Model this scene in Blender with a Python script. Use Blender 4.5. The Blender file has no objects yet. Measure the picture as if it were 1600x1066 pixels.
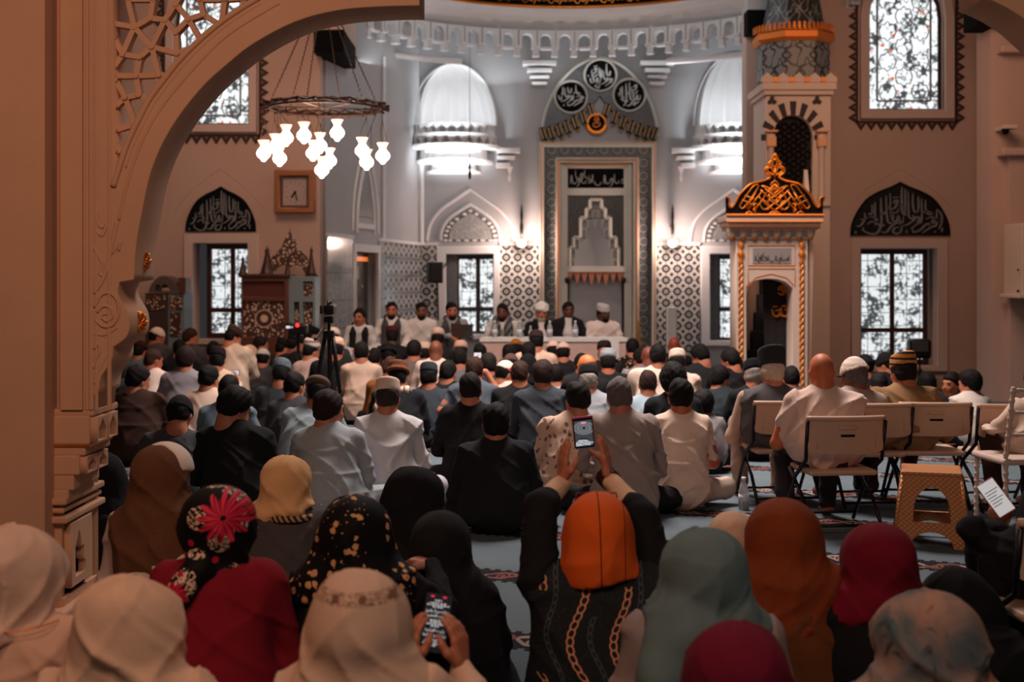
import bpy, bmesh, math, random
import numpy as np
from mathutils import Vector, Matrix, Euler
C = bpy.context.scene.collection
SC = bpy.context.scene
PI = math.pi
F, CH, HY = 2000.0, 1.55, 440.0
# ---------------------------------------------------------------- camera, world, exposure
cam = bpy.data.cameras.new('camera'); co = bpy.data.objects.new('camera', cam); C.objects.link(co)
co.location = (0, 0, CH); co.rotation_euler = (PI/2, 0, 0)
cam.sensor_width = 36; cam.lens = 36*F/1600; cam.shift_y = -(533-HY)/1600; cam.clip_end = 200
cam.dof.use_dof = True; cam.dof.focus_distance = 6.8; cam.dof.aperture_fstop = 2.5
SC.camera = co
SC.view_settings.view_transform = 'Standard'; SC.view_settings.look = 'None'
SC.view_settings.exposure = 0.0; SC.view_settings.gamma = 1.0; SC.view_settings.use_curve_mapping = False
W = bpy.data.worlds.new('hall_air'); SC.world = W; W.use_nodes = True
W.node_tree.nodes['Background'].inputs[0].default_value = (0.80, 0.80, 0.86, 1)
W.node_tree.nodes['Background'].inputs[1].default_value = 0.034

def lamp(name, kind, loc, power, color=(1,1,1), size=1.0, sizey=None, target=None, spot=None, blend=.6):
    l = bpy.data.lights.new(name, kind); o = bpy.data.objects.new(name, l); C.objects.link(o)
    o.location = loc; l.energy = power; l.color = color
    if kind == 'AREA':
        l.size = size
        if sizey: l.shape = 'RECTANGLE'; l.size_y = sizey
    else: l.shadow_soft_size = size
    if spot: l.spot_size = spot; l.spot_blend = blend
    if target is not None:
        o.rotation_euler = (Vector(target)-Vector(loc)).to_track_quat('-Z', 'Y').to_euler()
    return o
WARM = (1.0, .56, .36); NEU = (.93, .96, 1.0)
# big room lights
lamp('hall_downlight_front', 'AREA', (0.8, 11.2, 6.8), 430, (1, .88, .82), 2.2, 2.2, (0.8, 11.2, 0)).data.spread = 1.95
lamp('hall_downlight_left', 'AREA', (-3.2, 14.0, 6.5), 115, WARM, 2.0, 2.0, (-3.2, 16.2, 1.0))
lamp('hall_downlight_right', 'AREA', (4.2, 13.6, 5.0), 70, WARM, 1.8, 1.8, (4.6, 17.0, 1.6))
lamp('gallery_light', 'AREA', (0.6, 0.6, 4.6), 64, (1, .74, .58), .9, .9, (.4, 5.2, .5))
lamp('arch_light', 'AREA', (-1.7, 2.0, 3.6), 36, (1, .52, .30), .7, .7, (-1.9, 5.6, 2.0))
lamp('apse_downlight', 'AREA', (.93, 17.4, 6.3), 52, NEU, 3.0, 1.4, (1.2, 23.0, 2.6))
lamp('cornice_cove_light', 'AREA', (1.1, 23.15, 5.05), 22, NEU, 5.0, .16, (1.0, 22.5, 6.4))
lamp('cornice_cove_light_left', 'AREA', (-2.0, 21.2, 5.05), 4, NEU, 2.2, .16, (-1.6, 21.0, 6.4))

# ---------------------------------------------------------------- helpers
def P(px, py, D): return Vector(((px-800)*D/F, D, CH-(py-HY)*D/F))
def c(r, g, b):
    f = lambda v: (v/255/12.92) if v/255 <= .04045 else ((v/255+.055)/1.055)**2.4
    return (f(r), f(g), f(b), 1)
class S:
    def __init__(s, nt, o): s.nt = nt; s.o = o
    def m(s, op, b=None, cc=None, rev=False):
        n = s.nt.nodes.new('ShaderNodeMath'); n.operation = op
        def put(i, v):
            if isinstance(v, S): s.nt.links.new(v.o, n.inputs[i])
            else: n.inputs[i].default_value = v
        a = s
        if rev: a, b = b, s
        put(0, a)
        if b is not None: put(1, b)
        if cc is not None: put(2, cc)
        return S(s.nt, n.outputs[0])
    def __add__(s, b): return s.m('ADD', b)
    __radd__ = __add__
    def __sub__(s, b): return s.m('SUBTRACT', b)
    def __rsub__(s, b): return s.m('SUBTRACT', b, rev=True)
    def __mul__(s, b): return s.m('MULTIPLY', b)
    __rmul__ = __mul__
    def __truediv__(s, b): return s.m('DIVIDE', b)
    def __lt__(s, b): return s.m('LESS_THAN', b)
    def __gt__(s, b): return s.m('GREATER_THAN', b)
    def sin(s): return s.m('SINE')
    def abs(s): return s.m('ABSOLUTE')
    def fr(s): return s.m('FRACT')
    def fl(s): return s.m('FLOOR')
    def max(s, b): return s.m('MAXIMUM', b)
    def min(s, b): return s.m('MINIMUM', b)
    def sq(s): return s*s
    def sqrt(s): return s.m('SQRT')
class M:
    """a material being built"""
    def __init__(s, name, rough=.8, metal=0, sheen=0, spec=.5):
        s.m = bpy.data.materials.new(name); s.m.use_nodes = True; s.nt = s.m.node_tree
        s.b = s.nt.nodes['Principled BSDF']; s.b.inputs['Roughness'].default_value = rough
        s.b.inputs['Metallic'].default_value = metal; s.b.inputs['Specular IOR Level'].default_value = spec
        if sheen: s.b.inputs['Sheen Weight'].default_value = sheen
        s.tc = s.nt.nodes.new('ShaderNodeTexCoord')
    def xyz(s, kind='Object'):
        n = s.nt.nodes.new('ShaderNodeSeparateXYZ'); s.nt.links.new(s.tc.outputs[kind], n.inputs[0])
        return [S(s.nt, n.outputs[i]) for i in range(3)]
    def vec(s, x, y, z):
        n = s.nt.nodes.new('ShaderNodeCombineXYZ')
        for i, v in enumerate((x, y, z)):
            if isinstance(v, S): s.nt.links.new(v.o, n.inputs[i])
            else: n.inputs[i].default_value = v
        return n.outputs[0]
    def noise(s, scale, detail=3, vec=None, rough=.5, dist=0):
        n = s.nt.nodes.new('ShaderNodeTexNoise'); n.inputs['Scale'].default_value = scale
        n.inputs['Detail'].default_value = detail; n.inputs['Roughness'].default_value = rough; n.inputs['Distortion'].default_value = dist
        s.nt.links.new(vec or s.tc.outputs['Object'], n.inputs['Vector']); return S(s.nt, n.outputs[0])
    def vor(s, scale, feat='F1', vec=None, rnd=1.0, dim='3D'):
        n = s.nt.nodes.new('ShaderNodeTexVoronoi'); n.feature = feat; n.voronoi_dimensions = dim
        n.inputs['Scale'].default_value = scale; n.inputs['Randomness'].default_value = rnd
        s.nt.links.new(vec or s.tc.outputs['Object'], n.inputs['Vector'])
        return S(s.nt, n.outputs['Distance']), (n.outputs['Color'] if feat != 'DISTANCE_TO_EDGE' else None)
    def mix(s, f, a, b):
        n = s.nt.nodes.new('ShaderNodeMix'); n.data_type = 'RGBA'
        if isinstance(f, S): s.nt.links.new(f.o, n.inputs[0])
        else: n.inputs[0].default_value = f
        for i, v in ((6, a), (7, b)):
            if isinstance(v, (tuple, list)): n.inputs[i].default_value = v
            else: s.nt.links.new(v, n.inputs[i])
        return n.outputs[2]
    def ramp(s, f, a, b):    # 0..1 between a and b
        n = s.nt.nodes.new('ShaderNodeMapRange'); s.nt.links.new(f.o, n.inputs[0])
        n.inputs[1].default_value = a; n.inputs[2].default_value = b; return S(s.nt, n.outputs[0])
    def col(s, v):
        if isinstance(v, (tuple, list)): s.b.inputs['Base Color'].default_value = v
        else: s.nt.links.new(v, s.b.inputs['Base Color'])
        return s
    def emit(s, v, k=1.0):
        if isinstance(v, (tuple, list)): s.b.inputs['Emission Color'].default_value = v
        else: s.nt.links.new(v, s.b.inputs['Emission Color'])
        s.b.inputs['Emission Strength'].default_value = k; return s
    def bump(s, f, k=.3, dist=.01):
        n = s.nt.nodes.new('ShaderNodeBump'); n.inputs['Strength'].default_value = k; n.inputs['Distance'].default_value = dist
        s.nt.links.new(f.o, n.inputs['Height']); s.nt.links.new(n.outputs[0], s.b.inputs['Normal']); return s
_mc = {}
def cloth(rgb, var=.18, rough=.92):
    k = ('cloth', rgb, var)
    if k not in _mc:
        m = M('cloth_%d_%d_%d' % rgb, rough, spec=.2)
        n = m.noise(9, 3); base = c(*rgb)
        lo = tuple(x*(1-var) for x in base[:3])+(1,); hi = tuple(min(1, x*(1+var)) for x in base[:3])+(1,)
        m.col(m.mix(n, lo, hi)); m.bump(m.noise(240, 2)+m.noise(14, 2)*1.5, .35, .004); _mc[k] = m.m
    return _mc[k]
def plain(rgb, rough=.5, metal=0, name='paint', bump=0):
    k = (name, rgb, rough, metal)
    if k not in _mc:
        m = M('%s_%d_%d_%d' % ((name,)+rgb), rough, metal); n = m.noise(6, 3); b = c(*rgb)
        m.col(m.mix(n, tuple(x*.88 for x in b[:3])+(1,), tuple(min(1, x*1.1) for x in b[:3])+(1,)))
        if bump: m.bump(m.noise(60, 3), bump, .004)
        _mc[k] = m.m
    return _mc[k]
def skin(rgb):
    k = ('skin', rgb)
    if k not in _mc:
        m = M('skin_%d_%d_%d' % rgb, .55); n = m.noise(22, 2); b = c(*rgb)
        m.col(m.mix(n, tuple(x*.85 for x in b[:3])+(1,), (min(1, b[0]*1.12), b[1]*1.02, b[2], 1)))
        m.b.inputs['Subsurface Weight'].default_value = 0; m.bump(m.noise(180, 2), .12, .002); _mc[k] = m.m
    return _mc[k]
def hairm(rgb):
    k = ('hair', rgb)
    if k not in _mc:
        m = M('hair_%d_%d_%d' % rgb, .72, spec=.16); x, y, z = m.xyz(); b = c(*rgb)
        n = m.noise(60, 3, m.vec(x*1.6, y*1.0, z*.35)); m.col(m.mix(n, tuple(v*.5 for v in b[:3])+(1,), tuple(min(1, v*1.5) for v in b[:3])+(1,)))
        m.bump(n, .8, .006); _mc[k] = m.m
    return _mc[k]
def glow(rgb, k, name='lit'):
    m = M(name, .4); m.col(c(*rgb)); m.emit(c(*rgb), k); return m.m

def rloc(p):
    while p is not None and p.parent is not None: p = p.parent
    return p.location if p is not None else Vector((0, 0, 0))
def link(name, me, mat, parent=None, smooth=False, world=True, base=None):
    o = bpy.data.objects.new(name, me); C.objects.link(o)
    if mat: me.materials.append(mat)
    if parent is not None:
        if world and not parent.get('_local'): me.transform(Matrix.Translation(-rloc(parent)))
        o.parent = parent
    elif base is not None:
        me.transform(Matrix.Translation(-Vector(base))); o.location = base
    if smooth:
        me.polygons.foreach_set('use_smooth', [True]*len(me.polygons))
    return o
def tag(o, label, cat, group=None, kind=None):
    if kind: o['kind'] = kind
    if label: o['label'] = label
    if cat: o['category'] = cat
    if group: o['group'] = group
    return o
def empty(name, loc, label=None, cat=None, group=None, rz=0):
    o = bpy.data.objects.new(name, None); C.objects.link(o); o.location = loc; o.rotation_euler = (0, 0, rz)
    o.empty_display_size = .1
    return tag(o, label, cat, group)
def struct(o): o['kind'] = 'structure'; return o
def xf(origin, u=(1, 0, 0), w=(0, 1, 0), v=(0, 0, 1)):
    """matrix: local x -> u, local y -> w (depth), local z -> v"""
    u, w, v = Vector(u), Vector(w), Vector(v); o = Vector(origin)
    return Matrix(((u.x, w.x, v.x, o.x), (u.y, w.y, v.y, o.y), (u.z, w.z, v.z, o.z), (0, 0, 0, 1)))
I4 = Matrix.Identity(4)
class MB:
    def __init__(s, mx=None): s.v = []; s.f = []; s.mx = mx or I4
    def add(s, vs, fs, mx=None):
        k = len(s.v); m = s.mx @ mx if mx is not None else s.mx
        s.v += [tuple(m @ Vector(v)) for v in vs]; s.f += [tuple(i+k for i in f) for f in fs]; return s
    def box(s, a, b, mx=None):
        x0, y0, z0 = a; x1, y1, z1 = b
        return s.add([(x0,y0,z0),(x1,y0,z0),(x1,y1,z0),(x0,y1,z0),(x0,y0,z1),(x1,y0,z1),(x1,y1,z1),(x0,y1,z1)],
              [(0,3,2,1),(4,5,6,7),(0,1,5,4),(1,2,6,5),(2,3,7,6),(3,0,4,7)], mx)
    def cbox(s, cx, cy, cz, w, d, h, ch=.01, mx=None):   # chamfered box
        vs = []; x, y, z = w/2, d/2, h/2; q = min(ch, x*.9, y*.9, z*.9)
        bm = bmesh.new(); bmesh.ops.create_cube(bm, size=1)
        bmesh.ops.scale(bm, vec=(w, d, h), verts=bm.verts); bmesh.ops.bevel(bm, geom=bm.edges[:], offset=q, segments=2, affect='EDGES', profile=.5)
        vs = [(v.co.x+cx, v.co.y+cy, v.co.z+cz) for v in bm.verts]; bm.verts.index_update()
        fs = [tuple(v.index for v in f.verts) for f in bm.faces]; bm.free(); return s.add(vs, fs, mx)
    def tube(s, pts, r, n=8, mx=None, close=False, caps=True, flat=None):
        pts = [Vector(p) for p in pts]; m = len(pts); rs = r if isinstance(r, (list, tuple)) else [r]*m
        vs = []; fs = []; up = None
        for i, p in enumerate(pts):
            a = pts[(i-1) % m] if (close or i) else p; b = pts[(i+1) % m] if (close or i < m-1) else p
            t = (b-a).normalized() if (b-a).length > 1e-9 else Vector((0, 0, 1))
            if up is None: up = Vector((0, 0, 1)) if abs(t.z) < .9 else Vector((0, 1, 0))
            sd = t.cross(up)
            if sd.length < 1e-5: sd = t.cross(Vector((1, .3, 0)))
            sd.normalize(); up = sd.cross(t).normalized()
            for k in range(n):
                an = 2*PI*k/n; q = sd*math.cos(an)*rs[i]+up*math.sin(an)*rs[i]*(flat or 1); vs.append(p+q)
        R = m if close else m-1
        for i in range(R):
            for k in range(n):
                a = i*n+k; b = i*n+(k+1) % n; d2 = ((i+1) % m)*n
                fs.append((a, b, d2+(k+1) % n, d2+k))
        if not close and caps: fs.append(tuple(range(n))[::-1]); fs.append(tuple((m-1)*n+k for k in range(n)))
        return s.add([tuple(v) for v in vs], fs, mx)
    def lathe(s, prof, n=16, cx=0, cy=0, cz=0, mx=None, arc=2*PI, a0=0, mod=None, sy=1):
        vs = []; fs = []; full = abs(arc-2*PI) < 1e-6; cols = n if full else n+1
        for (r, z) in prof:
            for k in range(cols):
                a = a0+arc*k/n; rr = r*(mod(a, z) if mod else 1); vs.append((cx+rr*math.cos(a), cy+rr*math.sin(a)*sy, cz+z))
        for i in range(len(prof)-1):
            for k in range(n):
                k2 = (k+1) % cols; fs.append((i*cols+k, i*cols+k2, (i+1)*cols+k2, (i+1)*cols+k))
        if full and prof[0][0] > 1e-4: fs.append(tuple(range(cols))[::-1])
        if full and prof[-1][0] > 1e-4: fs.append(tuple((len(prof)-1)*cols+k for k in range(cols)))
        return s.add(vs, fs, mx)
    def sphere(s, ce, r, n=10, mx=None):
        r = r if isinstance(r, (tuple, list)) else (r, r, r); vs = []; fs = []; m = n//2
        for i in range(m+1):
            t = PI*i/m
            for k in range(n): a = 2*PI*k/n; vs.append((ce[0]+r[0]*math.sin(t)*math.cos(a), ce[1]+r[1]*math.sin(t)*math.sin(a), ce[2]-r[2]*math.cos(t)))
        for i in range(m):
            for k in range(n): fs.append((i*n+k, i*n+(k+1) % n, (i+1)*n+(k+1) % n, (i+1)*n+k))
        return s.add(vs, fs, mx)
    def prism(s, poly, y0, y1, mx=None):     # poly of (x,z), extruded along y
        n = len(poly); vs = [(x, y0, z) for x, z in poly]+[(x, y1, z) for x, z in poly]
        fs = [tuple(range(n)), tuple(range(2*n-1, n-1, -1))]+[(i, i+n, (i+1) % n+n, (i+1) % n) for i in range(n)]
        return s.add(vs, fs, mx)
    def mesh(s, name, fix=True):
        me = bpy.data.meshes.new(name); me.from_pydata(s.v, [], s.f)
        if fix:
            bm = bmesh.new(); bm.from_mesh(me); bmesh.ops.remove_doubles(bm, verts=bm.verts, dist=1e-6)
            bmesh.ops.recalc_face_normals(bm, faces=bm.faces); bm.to_mesh(me); bm.free()
        return me
    def build(s, name, mat, parent=None, smooth=False, base=None, world=True):
        return link(name, s.mesh(name), mat, parent, smooth, world, base)
    def top(s, name, mat, label, cat, group=None, smooth=False, base=None):
        if base is None:
            a = np.array(s.v); base = ((a[:, 0].min()+a[:, 0].max())/2, (a[:, 1].min()+a[:, 1].max())/2, a[:, 2].min())
        return tag(s.build(name, mat, None, smooth, base), label, cat, group)
def plate(outs, y0, y1, mx=None, bevel=0):
    """outlines (lists of (x,z)), inner ones are holes, extruded from y0 to y1 -> mesh"""
    cu = bpy.data.curves.new('t', 'CURVE'); cu.dimensions = '2D'; cu.fill_mode = 'BOTH'
    for o in outs:
        sp = cu.splines.new('POLY'); sp.points.add(len(o)-1); sp.use_cyclic_u = True
        for i, (x, z) in enumerate(o): sp.points[i].co = (x, z, 0, 1)
    cu.extrude = abs(y1-y0)/2
    if bevel: cu.bevel_depth = bevel; cu.bevel_resolution = 1; cu.offset = -bevel
    ob = bpy.data.objects.new('t', cu); C.objects.link(ob); bpy.context.view_layer.update()
    me = bpy.data.meshes.new_from_object(ob.evaluated_get(bpy.context.evaluated_depsgraph_get()))
    bpy.data.objects.remove(ob); bpy.data.curves.remove(cu)
    me.materials.clear()
    me.transform(Matrix(((1,0,0,0),(0,0,-1,(y0+y1)/2),(0,1,0,0),(0,0,0,1))))
    if mx is not None: me.transform(mx)
    return me
def merge(name, meshes):
    mb = MB()
    for me in meshes: mb.add([tuple(v.co) for v in me.vertices], [tuple(p.vertices) for p in me.polygons])
    return mb
def pp(pts, D): return [((x-800)*D/F, CH-(y-HY)*D/F) for x, y in pts]
def rectp(x0, y0, x1, y1, D): return pp([(x0, y1), (x1, y1), (x1, y0), (x0, y0)], D)
def catmull(pts, n=6, close=False):
    out = []; m = len(pts)
    for i in range(m if close else m-1):
        p = [np.array(pts[(i+k) % m] if close else pts[min(max(i+k, 0), m-1)], float) for k in (-1, 0, 1, 2)]
        for t in np.arange(n)/n:
            out.append(tuple(.5*((2*p[1])+(-p[0]+p[2])*t+(2*p[0]-5*p[1]+4*p[2]-p[3])*t*t+(-p[0]+3*p[1]-3*p[2]+p[3])*t**3)))
    if not close: out.append(tuple(pts[-1]))
    return out
def parch(x0, x1, z0, zs, zt, n=10, k=.45):
    """pointed arch outline: base z0, spring zs, apex zt"""
    xm = (x0+x1)/2; L = []
    for i in range(n+1):
        t = i/n; a = t*PI/2; L.append((x0+(xm-x0)*(1-math.cos(a)**(1.0))*1.0, zs+(zt-zs)*(math.sin(a)*(1-k)+k*t)))
    R = [(x0+x1-x, z) for x, z in L[:-1]][::-1]
    return [(x0, z0)]+L+R+[(x1, z0)]
def strokes(lines, wfn, mx, th=.006, scale=1, off=(0, 0)):
    """brush strokes: list of (points, width)"""
    mb = MB(mx)
    for pts, w in lines:
        pts = catmull([((x*scale+off[0]), (z*scale+off[1])) for x, z in pts], 5); n = len(pts); L = []; R = []
        for i, p in enumerate(pts):
            a = pts[max(i-1, 0)]; b = pts[min(i+1, n-1)]; dx, dz = b[0]-a[0], b[1]-a[1]; q = math.hypot(dx, dz) or 1
            ww = w*scale*.5*(.35+.65*math.sin(PI*min(1, (i+.6)/n)))*(1.0 if abs(dz) > abs(dx) else .8)
            L.append((p[0]-dz/q*ww, p[1]+dx/q*ww)); R.append((p[0]+dz/q*ww, p[1]-dx/q*ww))
        for i in range(n-1): mb.prism([L[i], L[i+1], R[i+1], R[i]], -th, 0)
    return mb
# ---------------------------------------------------------------- implicit surfaces (sparse surface nets)
def ccap(a, b, ra, rb=None, k=.03):
    a = np.array(a, np.float32); b = np.array(b, np.float32); rb = ra if rb is None else rb; ba = b-a; q = float(ba @ ba)+1e-12
    def f(p):
        t = np.clip(((p-a) @ ba)/q, 0, 1); d = p-a-t[:, None]*ba
        return np.sqrt((d*d).sum(1))-(ra+(rb-ra)*t)
    return f, k
def cell(ce, r, R=None, k=.03):
    ce = np.array(ce, np.float32); r = np.array(r, np.float32); Rm = None if R is None else np.array(R, np.float32)
    def f(p):
        q = p-ce
        if Rm is not None: q = q @ Rm
        a = q/r; k0 = np.sqrt((a*a).sum(1))+1e-9; b = a/r; k1 = np.sqrt((b*b).sum(1))+1e-9
        return k0*(k0-1)/k1
    return f, k
def smin(a, b, k):
    h = np.maximum(k-np.abs(a-b), 0)/k; return np.minimum(a, b)-h*h*k*.25
def smax(a, b, k): return -smin(-a, -b, k)
def union(pr):
    def f(p):
        d = pr[0][0](p)
        for g, k in pr[1:]: d = smin(d, g(p), k)
        return d
    return f
def nets(f, lo, hi, h, name='m'):
    N = 8; lo = np.array(lo, np.float32)-2*h; hi = np.array(hi, np.float32)+2*h; bs = N*h
    nb = np.ceil((hi-lo)/bs).astype(int); g = np.stack(np.meshgrid(*[np.arange(k) for k in nb], indexing='ij'), -1).reshape(-1, 3)
    ce = (lo+(g+.5)*bs).astype(np.float32); g = g[np.abs(f(ce)) < bs*1.05+.012]
    n = N+2; li = np.stack(np.meshgrid(*[np.arange(-1, N+1)]*3, indexing='ij'), -1).reshape(-1, 3)
    G = nb*N+4; Vk = []; Vp = []; Q = []
    cor = np.array([(a, b, d) for a in (0, 1) for b in (0, 1) for d in (0, 1)])
    ed = [(i, j) for i in range(8) for j in range(i+1, 8) if abs(cor[i]-cor[j]).sum() == 1]
    for s0 in range(0, len(g), 400):
        gg = g[s0:s0+400]; idx = gg[:, None, :]*N+li[None]
        val = f((lo+idx.reshape(-1, 3)*h).astype(np.float32)).reshape(-1, n, n, n); ins = val < 0
        cv = np.stack([val[:, a:n-1+a, b:n-1+b, d:n-1+d] for a, b, d in cor], -1)
        si = (cv < 0); mixd = si.any(-1) & ~si.all(-1); w = np.argwhere(mixd)
        if len(w):
            v8 = cv[mixd]; acc = np.zeros((len(w), 3)); cnt = np.zeros(len(w))
            for i, j in ed:
                cr = (v8[:, i] < 0) != (v8[:, j] < 0); t = np.where(cr, v8[:, i]/(v8[:, i]-v8[:, j]+1e-20), 0)
                acc += cr[:, None]*(cor[i]+(cor[j]-cor[i])*t[:, None]); cnt += cr
            ci = gg[w[:, 0]]*N+w[:, 1:]-1
            Vp.append(lo+(ci+acc/cnt[:, None])*h); q = ci+2; Vk.append((q[:, 0]*G[1]+q[:, 1])*G[2]+q[:, 2])
        for ax in range(3):
            sl = [slice(1, N+1)]*3; s2 = list(sl); s2[ax] = slice(2, N+2) if True else None
            A = ins[(slice(None), *sl)]
            B = np.zeros_like(A); rng = [slice(1, N+1)]*3; rng[ax] = slice(2, n)
            sub = ins[(slice(None), *rng)]; pad = [slice(0, k) for k in sub.shape[1:]]; B[(slice(None), *pad)] = sub
            # last layer is handled by the next block: it needs samples -1..N, edges 0..N-1
            ok = A != B; lim = [slice(None)]*4; lim[ax+1] = slice(sub.shape[ax+1], None); ok[tuple(lim)] = False
            w = np.argwhere(ok)
            if not len(w): continue
            base = gg[w[:, 0]]*N+w[:, 1:]; u, v = (ax+1) % 3, (ax+2) % 3; ks = []
            for du, dv in ((0, 0), (-1, 0), (-1, -1), (0, -1)):
                q = base.copy(); q[:, u] += du; q[:, v] += dv; q = q+2; ks.append((q[:, 0]*G[1]+q[:, 1])*G[2]+q[:, 2])
            k4 = np.stack(ks, 1); fl = ~A[tuple(w.T)]; k4[fl] = k4[fl][:, ::-1]; Q.append(k4)
    me = bpy.data.meshes.new(name)
    if not Vk: return me
    Vk = np.concatenate(Vk); Vp = np.concatenate(Vp); uk, ui = np.unique(Vk, return_index=True); V = Vp[ui]
    Q = np.concatenate(Q); fi = np.searchsorted(uk, Q); fi = np.minimum(fi, len(uk)-1); good = (uk[fi] == Q).all(1); fi = fi[good]
    me.vertices.add(len(V)); me.vertices.foreach_set('co', V.astype(np.float32).ravel())
    me.loops.add(fi.size); me.loops.foreach_set('vertex_index', fi.ravel().astype(np.int32))
    me.polygons.add(len(fi)); me.polygons.foreach_set('loop_start', (np.arange(len(fi))*4).astype(np.int32))
    me.polygons.foreach_set('use_smooth', np.ones(len(fi), bool)); me.update(calc_edges=True); me.validate()
    return me
# ================================================================ materials of the building
def plaster(name, rgb, stain=.06, scale=1.2, rough=.85):
    m = M(name, rough, spec=.25); n = m.noise(scale, 5, rough=.6); b = c(*rgb)
    m.col(m.mix(n, tuple(x*(1-stain*2) for x in b[:3])+(1,), tuple(min(1, x*(1+stain)) for x in b[:3])+(1,)))
    m.bump(m.noise(70, 4)+m.noise(5, 3)*.6, .12, .006); return m.m
m_salmon = plaster('warm_lit_plaster', (196, 168, 156)); m_apse = plaster('cool_lit_plaster', (172, 173, 175)); m_stone = plaster('carved_stone', (206, 158, 128), .09, 2.5)  # salmon and apse: warm and dim cool light painted into one white plaster
m_cream = plaster('cream_stone', (212, 190, 176)); m_white = plaster('white_stone', (226, 226, 226)); m_greystone = plaster('grey_marble', (200, 197, 186), .1, 3)
m_black = plain((14, 14, 16), .85, 0, 'black_stone'); m_black.node_tree.nodes['Principled BSDF'].inputs['Specular IOR Level'].default_value = .08; m_gold = plain((226, 132, 44), .32, .75, 'gold', .2); m_goldp = plain((214, 122, 40), .5, .35, 'gold_paint')
m_blackmetal = plain((18, 17, 17), .4, .4, 'black_metal'); m_iron = plain((60, 42, 34), .45, .7, 'iron')
m_wood = plain((62, 32, 24), .4, 0, 'dark_wood', .2); m_wood2 = plain((92, 52, 38), .45, 0, 'wood', .2)
def tile(name, ax, per=.2, a=(196, 194, 188), b=(48, 54, 60), mid=(120, 122, 122), gloss=.18, style=0):
    m = M(name, gloss); x, y, z = m.xyz(); u = (x if ax == 'x' else y)
    fu = (u*(1/per)).fr()-.5; fv = (z*(1/per)).fr()-.5; r = (fu.sq()+fv.sq()).sqrt()
    if style == 0:
        ring = ((r-.27).abs() < .10); dot = r < .08; fu2 = (u*(1/per)+.5).fr()-.5; fv2 = (z*(1/per)+.5).fr()-.5
        dia = (fu2.abs()+fv2.abs()) < .2; leaf = ((fu*fv).abs() < .012)*(r > .37)
        f = ring.max(dot).max(dia).max(leaf)
    elif style == 1:      # dense arabesque
        n, _ = m.vor(34, 'DISTANCE_TO_EDGE'); n2 = m.noise(30, 2, dist=2.5); f = (n < .10).max((n2-.5).abs() < .035)
    elif style == 2:      # big square tiles with soft pattern
        e = (fu.abs() > .47).max(fv.abs() > .47); n = m.noise(26, 3, dist=1.5) > .52; f = n*.55+e*.45
    else:                 # border of rosettes
        ang = (fu*24).sin()*(fv*24).sin(); f = ((r-.3).abs() < .06).max((ang > .25)*(r < .26)).max((r > .42)*(ang < -.3))
    m.col(m.mix(f, c(*a), c(*b))); m.bump(f, .15, .003); return m.m
m_tile = tile('rosette_tiles', 'x', .21); m_tileb = tile('border_tiles', 'x', .24, (44, 49, 53), (122, 124, 121), style=3, gloss=.3)
m_tiley = tile('side_tiles', 'y', .42, (170, 172, 172), (96, 102, 104), style=2, gloss=.12); m_arab = tile('arabesque_tiles', 'x', .1, (24, 27, 30), (84, 85, 85), style=1, gloss=.3)
m_tiled = tile('dark_side_tiles', 'y', .24, (120, 122, 122), (44, 48, 52), gloss=.2); m_arabg = tile('grey_arabesque', 'x', .1, (120, 122, 124), (70, 72, 74), style=1, gloss=.4)
def pane_mat(name, k, sc=26, dark=(58, 62, 64), stain=False, ax='x', lat=0):
    m = M(name, .3); x, y, z = m.xyz(); d, colr = m.vor(sc); n = m.noise(sc*.28, 3)
    f = m.ramp(n*1.25-d*.62, .12, .34)
    colx = m.mix(f, c(*dark), c(236, 240, 242))
    if stain:
        d2, c2 = m.vor(sc*.45); n2 = m.noise(7, 1); colx = m.mix((n2 > .62)*(d2 < .3), colx, c(216, 104, 50))
    if lat:
        g = ((x*(1/lat)).fr() < .06).max((z*(1/lat)).fr() < .06); colx = m.mix(g*.85, colx, c(60, 60, 60))
    m.col((.02, .02, .02, 1)); m.emit(colx, k); return m.m
m_pane = pane_mat('daylit_pane', 1.15, 24, lat=.155); m_pane2 = pane_mat('daylit_garden_pane', 1.0, 20, (70, 76, 76), lat=.19); m_stain = pane_mat('pierced_window_glass', 1.25, 20, (64, 68, 70), True)

# ================================================================ floor and carpet
fm = M('prayer_carpet', .95, spec=.1); x, y, z = fm.xyz()
row = (y+x*.40-7.78)*(1/1.18); v = row.fr(); bandf = (v < .20); u = x-y*.35
edge = ((v < .022+.014*1).max((v > .178)*(v < .20)))
sc1 = ((u*9).fr()-.5).abs(); vv = v*5.0; wave = ((u*16).sin()*.3+.5-vv).abs() < .10; wave2 = ((u*16+2.2).sin()*.34+.5-vv).abs() < .08
rz = (((u*5.2).fr()-.5).sq()*3+(vv-.5).sq()).sqrt(); med = (rz < .34)*(rz > .22); core = rz < .12
teeth = ((u*15).fr() > .5)*((v > .20)*(v < .225)).max((v > .975))
light = wave.max(wave2).max(med).max(core)
basec = fm.mix(fm.noise(2.2, 4), c(82, 92, 99), c(106, 116, 122)); dk = c(34, 32, 36); lt = c(150, 126, 118)
pat = fm.mix(light, dk, fm.mix(((u*5.2).fl()*.5).fr() > .25, lt, c(120, 72, 66)))
fm.col(fm.mix(teeth, fm.mix(bandf, basec, fm.mix(edge, pat, dk)), dk)); fm.bump(fm.noise(160, 2), .5, .006)
floor = struct(MB().box((-11, 0.2, -.1), (11, 26, 0)).build('floor', fm.m))

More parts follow.
